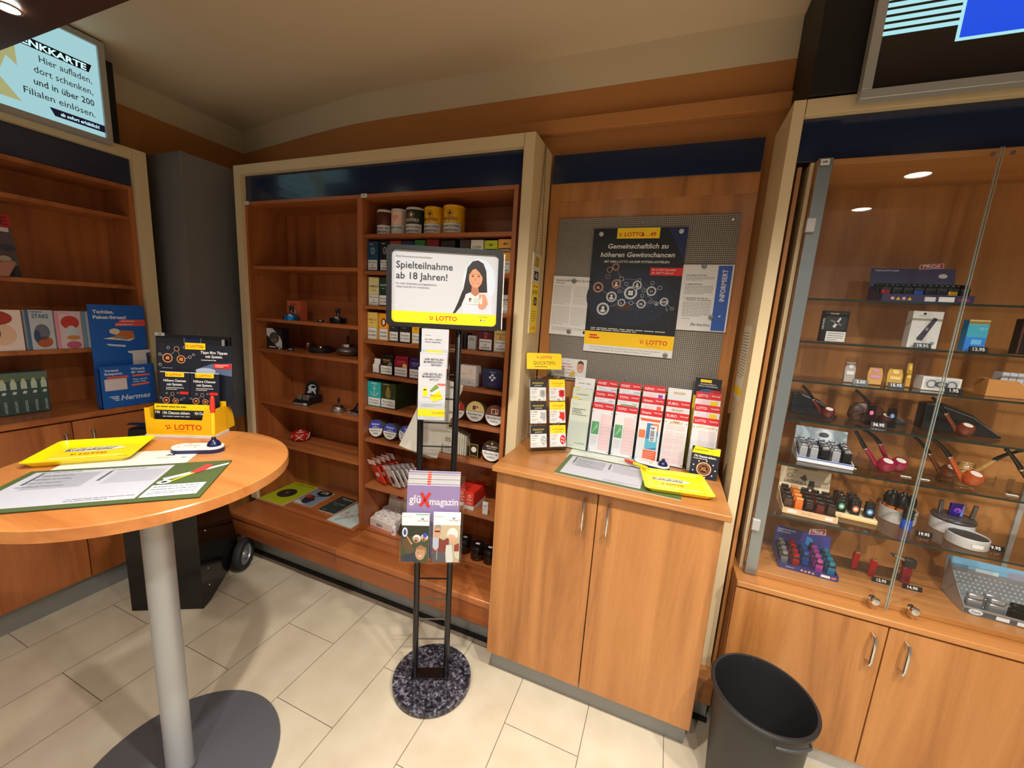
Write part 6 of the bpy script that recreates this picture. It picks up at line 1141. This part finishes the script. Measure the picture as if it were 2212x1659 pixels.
# base board of the display case
z=.7248
def fr5(mb,w,h): mb.R(-w/2,0,w/2,h,'2A2A6A',1); mb.T('60.835.070',-w*.38,h*.4,.0045,'E8E8F0',2,b=.01); signs(mb,-w*.10,h*.5,.008); mb.R(w*.22,h*.25,w*.37,h*.75,'F4F4F4',2); mb.P([(w*.39,h*.3),(w*.47,h*.4),(w*.47,h*.7),(w*.39,h*.6)],'E86A60',2)
def hd5(mb,w,h): mb.R(-w/2,0,w/2,h,'34348A',1); mb.T('SINGLE BLUEFLAME',-w*.46,h*.78,.0055,'E0E4F4',2,b=.03,w=w*.33); mb.T('METAL COLOR',-w*.46,h*.62,.0055,'E0E4F4',2,b=.03,w=w*.24); mb.P([(w*.10,h*.88),(w*.40,h*1.05),(w*.40,h*1.45),(w*.12,h*1.26)],'F0E8E8',2); mb.P([(w*.12,h*.92),(w*.385,h*1.08),(w*.385,h*1.40),(w*.14,h*1.22)],'B01E2C',3); mb.T('PROF',w*.255,h*1.06,.013,'F4F0F0',4,'C',b=.04,w=w*.19); mb.P([(w*.06,h*.1),(w*.2,h*.2),(w*.18,h*.6),(w*.08,h*.7)],'2A8AD0',2); mb.P([(w*.12,h*.05),(w*.24,h*.1),(w*.22,h*.35),(w*.14,h*.38)],'15151A',3)
CL=[('7A7C84','9A9CA4'),('A81420','C8202C'),('1A50A8','2A70D0'),('B83AA8','D860C8'),('1A80B0','30A0D0')]
lbox('display_box','blue violet display box of grey, red, blue and pink torch lighters',(.607,1.730,z),R_(-3),.190,.135,.020,.050,'2A2A6A',fr5,hd5,.060,5,4,lambda i,j:None if (i==2 and j==0) else ('jet',)+CL[i],'torch lighters in the blue violet box',litlab=lambda i,j,k:'%s metallic torch lighter in the blue violet display box'%('grey','red','dark blue','pink','light blue')[i])
MB_r=MB().box(-.115,.115,0,.13,0,.002,ACR)
t=thing('acrylic_plate','thin clear acrylic plate under the two red lighters','plate',(.85,1.80,z)); MB().box(-.115,.115,0,.15,0,.0015,ACR).build('plate',t)
for x,y,lb in ((.800,1.870,'upright red metal lighter standing farther back'),(.842,1.835,'upright red metal lighter standing nearer the tag')):
    t=thing('lighter',lb,'lighter',(x,y,z+.0018),group='two upright red lighters'); MB().prism([(-.009,0),(.009,0),(.012,.055),(.010,.066),(-.008,.070),(-.010,.05)],-.006,.006,mat('B81418',.12,.6)).build('body',t,bev=.002); MB().box(-.005,.011,-.0055,.0055,.066,.072,CHROME).build('top',t,bev=.001)
t=thing('torch_lighter','red torch lighter with a silver nozzle pointing left','lighter',(.950,1.850,z))
MB().box(-.013,.013,-.010,.010,0,.065,mat('8A1428',.15,.4)).build('tank',t,bev=.003); MB().box(-.016,.020,-.012,.012,.066,.100,mat('1E1E22',.35)).build('head',t,bev=.004); MB().tube([(-.012,0,.090),(-.050,-.004,.104)],.0085,CHROME,14).tube([(-.05,-.004,.104),(-.058,-.005,.107)],[.006,.003],mat('2A2A2C',.3),12).build('nozzle',t)
price(.862,1.798,z,'12.95','dark price tag reading 12.95 before the red lighters',w=.044); price(.955,1.80,z,'14.90','dark price tag reading 14.90 before the red torch lighter',w=.044)
t=thing('display_box','large silver grey display box with dotted back and pale blue header','display box',(1.180,1.722,z),R_(-4))
SG=mat('A4A6AA',.3,.5)
mb=MB().box(-.12,.12,0,.14,0,.004,SG).box(-.12,.12,0,.003,0,.026,SG); mb.fy=0
for s in (-1,1): mb.prism([(0,0),(.14,0),(.14,.13),(.04,.05),(0,.026)],s*.12-.0015,s*.12+.0015,SG,ax='x')
mb.R(-.12,.004,.12,.020,'4A4C50',1); mb.D(-.09,.013,.018,.010,'E8ECF0',2); mb.T('Cool',-.09,.009,.008,'2A3A6A',3,'C',b=.02)
for k in range(3): mb.R(-.04+.05*k,.005,-.008+.05*k,.018,'F0F0F0',2)
mb.build('tray',t)
q=MB().box(-.12,.12,0,.003,0,.135,SG); q.fy=0; q.R(-.12,.100,.12,.135,'7AB4D8',1); q.R(-.04,.095,.02,.108,'E0EEF6',2); q.D(.07,.11,.03,.014,'9A9AB0',2)
for i in range(16):
    for j in range(5): q.D(-.108+.0135*i+(j%2)*.006,.022+.014*j,.0028,.0028,'D4D6DA',1,8)
q.build('dotted_back',t,loc=(0,.137,.0),rot=(R_(-8),0,0))
for k,(x,c,lb) in enumerate(((-.085,'B8BABE','silver lighter, leftmost in the silver box'),(-.030,'B8BABE','silver lighter in the middle of the silver box'),(.022,'1C1C1E','black matt lighter in the silver box'))):
    for j in range(1 if k!=1 else 2):
        cc,sc=math.cos(R_(-4)),math.sin(R_(-4)); y=.03+.028*j; L=(1.180+x*cc-y*sc,1.725+x*sc+y*cc,z+.0045)
        r_=thing('lighter',lb if j==0 else 'silver lighter behind the middle one in the silver box','lighter',L,R_(-4),group='lighters in the silver box'); build_lighter(('wide',c,c),r_)
# ---------------- left shelf goods (unit faces +x; local x = room y) ----------------
def Lp(ly,depth,z): return (LX-depth,ly,z)
def book(y0,y1,z,h,c,art,label,grp,depth=.05,rz=RZ90,th=.022,c2=None):
    w=y1-y0; mb=MB().box(-w/2,w/2,0,th,0,h,mat(c,.35)); art(mb,w,h)
    return tag(mb.build('pocket_book',loc=Lp((y0+y1)/2,depth,z+.0008),rot=(0,0,rz),bev=.001),label,'book',grp)
def bk(bg,sp,blobs,title=None,tc='4A6A8A'):
    def f(mb,w,h):
        mb.R(-w/2,0,w/2,h,bg,1); mb.R(-w/2,0,-w*.36,h,sp,2); mb.T('STARS' if title else '',-.0+w*.04,h*.80,.020,tc,2,'C',b=.03,w=w*.6) if title else None
        mb.lines(-w*.3,w*.4,h*.94,1,.01,.005,sp,2)
        for x,z,rx,rz_,c,l in blobs: mb.D(w*x,h*z,w*rx,h*rz_,c,l,18)
    return f
GB='pocket books on the left shelf'
book(.755,.895,1.333,.190,'E6D8CC',bk('E8D4CC','D8A0A0',((.0,.80,.30,.16,'A83A28',2),(.05,.40,.3,.26,'E0B89A',2),(-.15,.45,.16,.2,'2A2624',3))),'pale pocket book with red and black shapes, leftmost on its shelf',GB)
book(.905,1.000,1.333,.192,'C8D4E0',bk('D0D6DE','4A6A8A',((.05,.45,.28,.2,'6A707C',2),(.1,.2,.3,.14,'B05A38',2),(-.15,.35,.12,.16,'3A4A6A',3)),True),'white and blue pocket book with grey blue shapes',GB,rz=RZ90+R_(3))
book(1.006,1.100,1.333,.190,'E8C8D0',bk('EAD0D6','D890A4',((.05,.70,.36,.18,'C03A30',2),(.08,.42,.24,.2,'D8DCE2',3),(.12,.30,.26,.06,'C8843A',4),(.12,.10,.3,.1,'C05870',3))),'pink pocket book with a big red shape on the cover',GB)
book(1.106,1.190,1.333,.190,'C8D0D8',bk('CED4DC','7A9AB4',((.1,.45,.2,.2,'B06A3A',2),(.1,.2,.2,.12,'4A7A8A',3)),True),'pale pocket book half hidden by the blue parcel display',GB)
for k in range(3): book(.70-.0*k-.024*k,.705+.016-.024*k,1.333,.188,('4A6A9A','D8A0B0','6A8AB0')[k],lambda mb,w,h:mb.lines(-w*.3,w*.3,h*.9,1,.01,.004),('dark blue','pink','light blue')[k]+' pocket book spine at the far left of its shelf','pocket book spines',depth=.05) if False else None
# magazine on the shelf above
mb=MB().box(-.105,.105,0,.004,0,.285,'E0DAD6'); mb.R(-.105,0,.105,.285,'5A4A4C',1); mb.R(-.105,.225,.105,.282,'C02820',2); mb.T('ANIME',.098,.234,.040,'7A1410',3,'R',b=.03,w=.16); mb.R(.050,.203,.095,.222,'D8CCCC',3)
for k in range(12): mb.D(rnd.uniform(-.09,.09),rnd.uniform(.04,.18),rnd.uniform(.012,.03),rnd.uniform(.01,.025),rnd.choice(['8A7068','B8A890','6A4A4A','C8B8A0','3A3A42']),2+k%3,12)
mb.P([(-.105,0),(.105,0),(.105,.05),(.02,.06),(-.105,.03)],'24262C',4)
tag(mb.build('magazine',loc=Lp(.815,.06,1.6758),rot=(R_(-9),0,RZ90)),'magazine with a red title strip leaning on the upper left shelf','magazine')
mb=MB().prism([(-.07,0),(.035,0),(.062,.055),(.055,.075),(.0,.06),(-.07,.07)],0,.012,mat('A8705C',.6)); tag(mb.build('paper_bag',loc=Lp(.835,.018,1.6755),rot=(R_(-6),0,RZ90),bev=.004),'pinkish brown folded paper bag in front of the magazine','bag') 
# green tea box with bottles printed on, pink box
t=thing('tissue_box','dark green wide box printed with a row of pale bottles','box',Lp(.862,.075,1.0208),RZ90)
mb=MB().box(-.098,.098,0,.07,0,.205,mat('3C5450',.4)); mb.fy=0; mb.R(-.098,.165,.098,.205,'5A7260',1)
for k in range(6):
    x=-.082+.033*k; mb.P([(x-.010,.125),(x+.010,.125),(x+.010,.155),(x+.005,.168),(x-.005,.168),(x-.010,.155)],'B8C8B0',2); mb.R(x-.005,.168,x+.005,.176,'C8B060',2); mb.P([(x-.008,.103),(x+.004,.100),(x+.009,.112),(x-.002,.115)],'C8D4D0',2); mb.T('AVOCADO',x+.005,.012,.009,'C8D8D4',2,b=.01,vert=True,w=.055); mb.R(x+.0160,0,x+.0168,.165,'2C403C',2)
mb.build('carton',t,bev=.004)
tag(MB().box(-.06,.06,0,.06,0,.12,mat('C84A78',.4)).build('gift_box',loc=Lp(.70,.085,1.0208),rot=(0,0,RZ90),bev=.002),'small pink box at the left of the dark green box','box')
# parcel display
t=thing('parcel_display','tall blue cardboard parcel leaflet display on the left worktop','leaflet display',(-2.735,1.213,1.0208),RZ90)
BL=mat('1A5AAE',.4)
mb=MB().box(-.117,.117,.030,.036,0,.545,BL); mb.fy=.030; mb.T('Tschüss,',-.100,.500,.017,'F0F4F8',1,b=.03,w=.085); mb.T('Paket-Stress!',-.100,.472,.017,'F0F4F8',1,b=.03,w=.135)
mb.P([(-.0,.452),(.117,.452),(.117,.468),(.008,.468)],'E0503C',1); mb.P([(-.018,.434),(.117,.434),(.117,.450),(-.012,.450)],'E0503C',1); mb.lines(.012,.108,.457,1,.01,.005,'F4D8D0',2); mb.lines(-.008,.108,.439,1,.01,.005,'F4D8D0',2)
mb.P([(-.07,.368),(-.03,.362),(.04,.352),(.065,.366),(.0,.38)],'E0D8B8',1); mb.P([(-.03,.37),(.0,.41),(.058,.408),(.066,.37),(.03,.36)],'B8683A',2); mb.D(-.02,.405,.022,.016,'D8C8A8',3); mb.P([(-.03,.395),(.02,.37),(.03,.358),(-.0,.362)],'8A8A88',3); mb.P([(-.06,.340),(.02,.330),(.02,.320),(-.05,.330)],'D8E8F4',1)
mb.build('back_panel',t)
mb=MB().box(-.119,.119,-.012,-.008,0,.225,BL).box(-.119,-.117,-.012,.036,0,.215,BL).box(.117,.119,-.012,.036,0,.215,BL).box(-.119,.119,-.010,.034,0,.004,BL); mb.fy=-.012
mb.T('Versand.',-.098,.196,.013,'E0ECF8',1,b=.03,w=.060); mb.T('Entspannt.',-.098,.178,.013,'E0ECF8',1,b=.03,w=.075); mb.T('Wünsch',.012,.196,.014,'E0ECF8',1,b=.03,w=.062); mb.T('dir was!',.012,.178,.014,'E0ECF8',1,b=.03,w=.062); mb.R(-.09,.158,.0,.170,'D85A40',1); mb.R(.018,.160,.095,.170,'E86A3C',1); mb.T('Hier steckt',.018,.140,.009,'C8E0F4',1,b=.02,w=.065); mb.T('mehr drin.',.018,.127,.009,'C8E0F4',1,b=.02,w=.06); mb.P([(.010,.108),(.090,.112),(.090,.122),(.010,.118)],'F07038',1)
mb.T('Hermes',-.042,.036,.028,'D8E8F4',1,b=.025,sh=.25,w=.132)
for k in range(3): mb.P([(-.092+.010*k,.062-.010*k),(-.048,.062-.010*k),(-.050,.056-.010*k),(-.080+.010*k,.056-.010*k)],'D8E8F4',1)
mb.build('front_pocket',t)
tag(MB().box(-.046,.046,0,.002,0,.062,'EADDDC').build('parcel_slip',loc=(-2.7205,1.157,1.115),rot=(0,0,RZ90)),'white parcel slip tucked in the lower left of the blue display','slip')
mb=MB().prism([(-.032,.0),(.032,.0),(.030,.066),(.05,.070),(.052,.085),(-.05,.082),(-.046,.070),(-.030,.066)],0,.002,mat('E6E0E0',.5)); tag(mb.build('shirt_card',loc=(-2.757,1.287,1.237),rot=(0,0,RZ90)),'white card cut like a shirt at the right of the blue display','card')
# ---------------- black rolling leaflet stand in the corner ----------------
RT=R_(28.8)
t=thing('rolling_stand','black rolling brochure lectern behind the bistro table','lectern',(-2.28,1.076,0),RT)
BK=mat('0B0B0D',.14,key='gloss_black')
mb=MB().prism([(0,.0),(.0,.60),(.10,.96),(.22,.96),(.24,.60),(.355,.16),(.24,.06),(.06,.0)],-.172,.172,BK,ax='x'); mb.build('body',t,bev=.003)
for (y,z) in ((.06,.10),(.06,.20),(.06,.42),(.16,.50),(.24,.55)): MB().lathe([(0,0),(.005,0),(.004,.003),(0,.004)],CHROME,seg=12).build('rivet',t,loc=(.172,y,z),rot=(0,R_(90),0))
for s in (-1,1):
    w_=MB().lathe([(.066,0),(.089,.002),(.094,.010),(.094,.034),(.089,.042),(.066,.044),(.066,0)],mat('202124',.7),seg=44,cap=False).build('tyre',t,loc=(s*.20-.022,.345,.0945),rot=(0,R_(90),0))
    MB().lathe([(.0,.006),(.066,.004),(.068,.010),(.068,.034),(.060,.036),(.056,.028),(.026,.030),(.022,.040),(.010,.046),(0,.046)],mat('8E9092',.35,.4),seg=36).build('rim',w_)
MB().box(-.18,.18,.33,.35,.09,.11,BK).build('axle',t)
bd=MB().box(-.180,.180,.0,.012,.0,.36,BK); bd.fy=0
bd.R(-.045,.24,.040,.345,'10206A',1); bd.T('Barbarino',-.0025,.285,.012,'E0E4F4',2,'C',sh=.3,w=.07); bd.R(-.045,.24,-.041,.345,'8A8C94',2); bd.R(.036,.24,.040,.345,'8A8C94',2)
bd.build('back_board',t,loc=(.071,.222,1.075),rot=(R_(-4),0,0))
q=MB().box(-.180,-.135,-.004,-.001,.350,.366,mat('E8E6E2',.4)); q.fy=-.004; q.T('100',-.157,.354,.008,INK,1,'C',b=.03); q.build('number_plate',t,loc=(.071,.222,1.075),rot=(R_(-4),0,0))
MB().box(.150,.160,-.020,-.010,.10,.345,mat('C8C6BC',.4)).box(-.165,.160,-.022,-.020,.0,.34,ACR).build('clear_pocket',t,loc=(.071,.222,1.075),rot=(R_(-4),0,0))
MB().box(-.17,.17,-.03,.0,.97,.975,BK).build('ledge',t,loc=(-.03,.16,.0))
for k in range(3): tag(MB().box(-.0015,.0015,-.075,.03,0,.19,mat('DAD6CA',.5)).build('brochure',loc=(-2.197+.007*k,1.345+.004*k,1.13),rot=(R_(3),0,RT)),'cream brochure edge at the right side of the black lectern','brochure','cream brochures in the black lectern') if False else None
# ---------------- things on the bistro table ----------------
ZT=1.1326
RM=R_(41.8)
flat('desk_mat',-1.331,.535,.470,.262,R_(41.5),'4A5A32',a_matg,'green desk mat with printed form and pen picture on the bistro table','desk mat',z=ZT+.0008,th=.0022,edge='2E3A1C')
def a_lf(t,w,h): t.D(-w*.44,h*.05,.010,.006,'4A5A50',2); t.lines(-w*.40,-w*.18,h*.15,1,.01,.002,'6A6A6A',2); t.T('DOUSKET',w*.20,-h*.0,.006,'5A5A5A',2); t.P([(w*.24,h*.14),(w*.26,h*.24),(w*.28,h*.18),(w*.30,h*.24),(w*.32,h*.14)],'3A3A3A',2); t.T('05',w*.40,-h*.05,.011,'4A4A4A',2)
flat('printed_form',-1.490,.650,.315,.150,R_(41),'ECEAE2',a_lf,'white printed form lying between tray and desk mat on the table','form',z=ZT,th=.0007)
tray('money_tray',-1.640,.628,ZT+.0005,R_(47),'yellow plastic tray on the bistro table')
r_=pen_rest(-1.413,.792,ZT,R_(36),'white pen rest holding an upright pen on the bistro table')
cx,cy=-1.413+.046*math.cos(R_(36)),.792+.046*math.sin(R_(36))
pen('ballpoint_pen',(cx,cy,ZT+.048),(cx+.001,cy+.004,ZT+.188),'yellow pen with a red cap standing in the blue socket')
RB=R_(28)
bx,by=-1.598,.842
t=thing('leaflet_box','yellow cardboard leaflet box on the back of the bistro table','leaflet box',(bx,by,ZT),RB)
YM=mat('F0B80C',.35,key='yellow_card')
mb=MB(); mb.prism([(-.112,.010),(.112,.010),(.112,.108),(.085,.108),(.082,.095),(.075,.066),(-.084,.066),(-.094,.072),(-.096,.108),(-.112,.108)],0,.003,YM); mb.box(-.112,-.109,.003,.085,.010,.105,YM).box(.109,.112,.003,.085,.010,.105,YM).box(-.112,.112,.082,.085,.01,.12,YM)
mb.box(-.114,.114,-.003,.090,.0,.010,mat('EDE6DC',.5)); mb.fy=0; lotto(mb,-.038,.030,.020,1,'C83018',b=.02); mb.lines(-.02,.05,.022,1,.01,.002,'C89010',1); mb.build('box_body',t)
MB().prism([(.085+.045*math.cos(R_(a)),.012+.09*math.sin(R_(a))) for a in range(0,91,10)]+[(.085,.012)],.110,.112,YM,ax='x').build('side_wing',t)
def netw(q,x,z,s,l=2):
    for dx,dz,r,c in ((-.9,0,.55,'D09068'),(.55,-.1,.48,'D09068'),(.1,1.1,.3,'C08868'),(-1.7,.4,.16,'C8C8D0'),(-1.7,-.8,.16,'C8C8D0'),(1.5,.2,.18,'C8C8D0'),(1.9,.5,.14,'C8C8D0'),(-.8,1.2,.16,'C8C8D0'),(.9,1.3,.14,'C8C8D0')):
        q.D(x+dx*s,z+dz*s,r*s,r*s,'1A1416',l+1,16); q.O(x+dx*s,z+dz*s,r*s,r*s*.22,c,l+2,18)
        if r>.4: q.P([(x+dx*s-.2*s,z+dz*s-.15*s),(x+dx*s+.2*s,z+dz*s-.2*s),(x+dx*s+.22*s,z+dz*s+.18*s),(x+dx*s-.15*s,z+dz*s+.2*s)],'E08030',l+3)
    for a,b in (((-.9,0),(.1,1.1)),((.55,-.1),(.1,1.1)),((-.9,0),(-1.7,.4)),((.55,-.1),(1.5,.2))): q.Ln(x+a[0]*s,z+a[1]*s,x+b[0]*s,z+b[1]*s,.0012,'9AA0A8',l)
mb=MB().box(-.122,.132,0,.003,.10,.330,mat('1A1D28',.3)); mb.fy=0; mb.P([(.0,.235),(.06,.225),(.132,.215),(.132,.265),(.06,.26)],'5A6A88',1); mb.D(.04,.232,.035,.012,'B8C4D8',2); netw(mb,-.062,.276,.032,1); mb.R(-.030,.312,.040,.336,YEL,3); lotto(mb,-.022,.319,.010,4,b=.02); mb.T('6aus49',.018,.319,.008,'D89010',4,w=.018); mb.T('Tipps fürs Tippen',.070,.298,.010,'F4F4F4',4,'C',b=.03,sh=.1,w=.094); mb.T('mit System.',.070,.283,.010,'F4F4F4',4,'C',b=.03,sh=.1,w=.06); mb.lines(.025,.112,.272,1,.01,.003,'E0E0E0',4); mb.R(.068,.244,.130,.262,'D82420',4); mb.lines(.074,.12,.255,2,.006,.003,'F0C8C0',5); mb.lines(-.11,-.05,.238,1,.01,.002,'9AA0B0',4); mb.build('back_card',t,loc=(0,.078,0),rot=(R_(-5),0,0))
for k,(x,lb) in enumerate(((-.055,'left dark leaflet with a yellow tab in the yellow box'),(.047,'right dark leaflet with a yellow tab in the yellow box'))):
    q=MB().box(-.050,.050,0,.006,0,.215,mat('1B1E2A',.3)); q.fy=0; q.R(-.050,.212,.050,.2152,'E8E4E0',1); q.R(-.032,.196,.032,.213,YEL,2); lotto(q,-.026,.200,.008,3,b=.02); q.T('49',.016,.200,.007,'D89010',3); q.T('Höhere Chancen',0,.178,.009,'F4F4F4',3,'C',b=.03,w=.076); q.T('mit System.',0,.164,.009,'F4F4F4',3,'C',b=.03,w=.054); q.lines(-.030,.030,.154,2,.006,.0028,'E0E0E0',3); netw(q,-.010,.108,.022,3); q.R(.016,.132,.046,.142,'D82420',4)
    X,Y=bx+x*math.cos(RB)-.060*math.sin(RB),by+x*math.sin(RB)+.060*math.cos(RB)
    tag(q.build('leaflet',loc=(X,Y,ZT+.0135),rot=(R_(-5),0,RB)),lb,'leaflet','dark leaflets standing in the yellow box')
q=MB().box(-.092,.092,0,.006,0,.105,mat('171A24',.3)); q.fy=0; q.R(-.092,.083,.092,.1052,YEL,1); q.lines(-.085,.08,.093,1,.01,.004,'6A5A10',2); q.T('196 Chancen sichern',-.02,.068,.010,'F4F4F4',2,'C',b=.03,w=.090); q.T('924 Chancen',.064,.068,.010,'F4F4F4',2,'C',b=.03,w=.045); q.T('196',-.082,.070,.010,'F4F4F4',2,'C',b=.03,w=.015); q.lines(-.065,.085,.058,1,.01,.003,'E0E0E0',2)
tag(q.build('leaflet_stack',loc=(bx-.018*math.sin(RB)-.006,by+.018*math.cos(RB),ZT+.0125),rot=(R_(-4),0,RB)),'low dark leaflets with yellow upper edge at the front of the yellow box','leaflet')
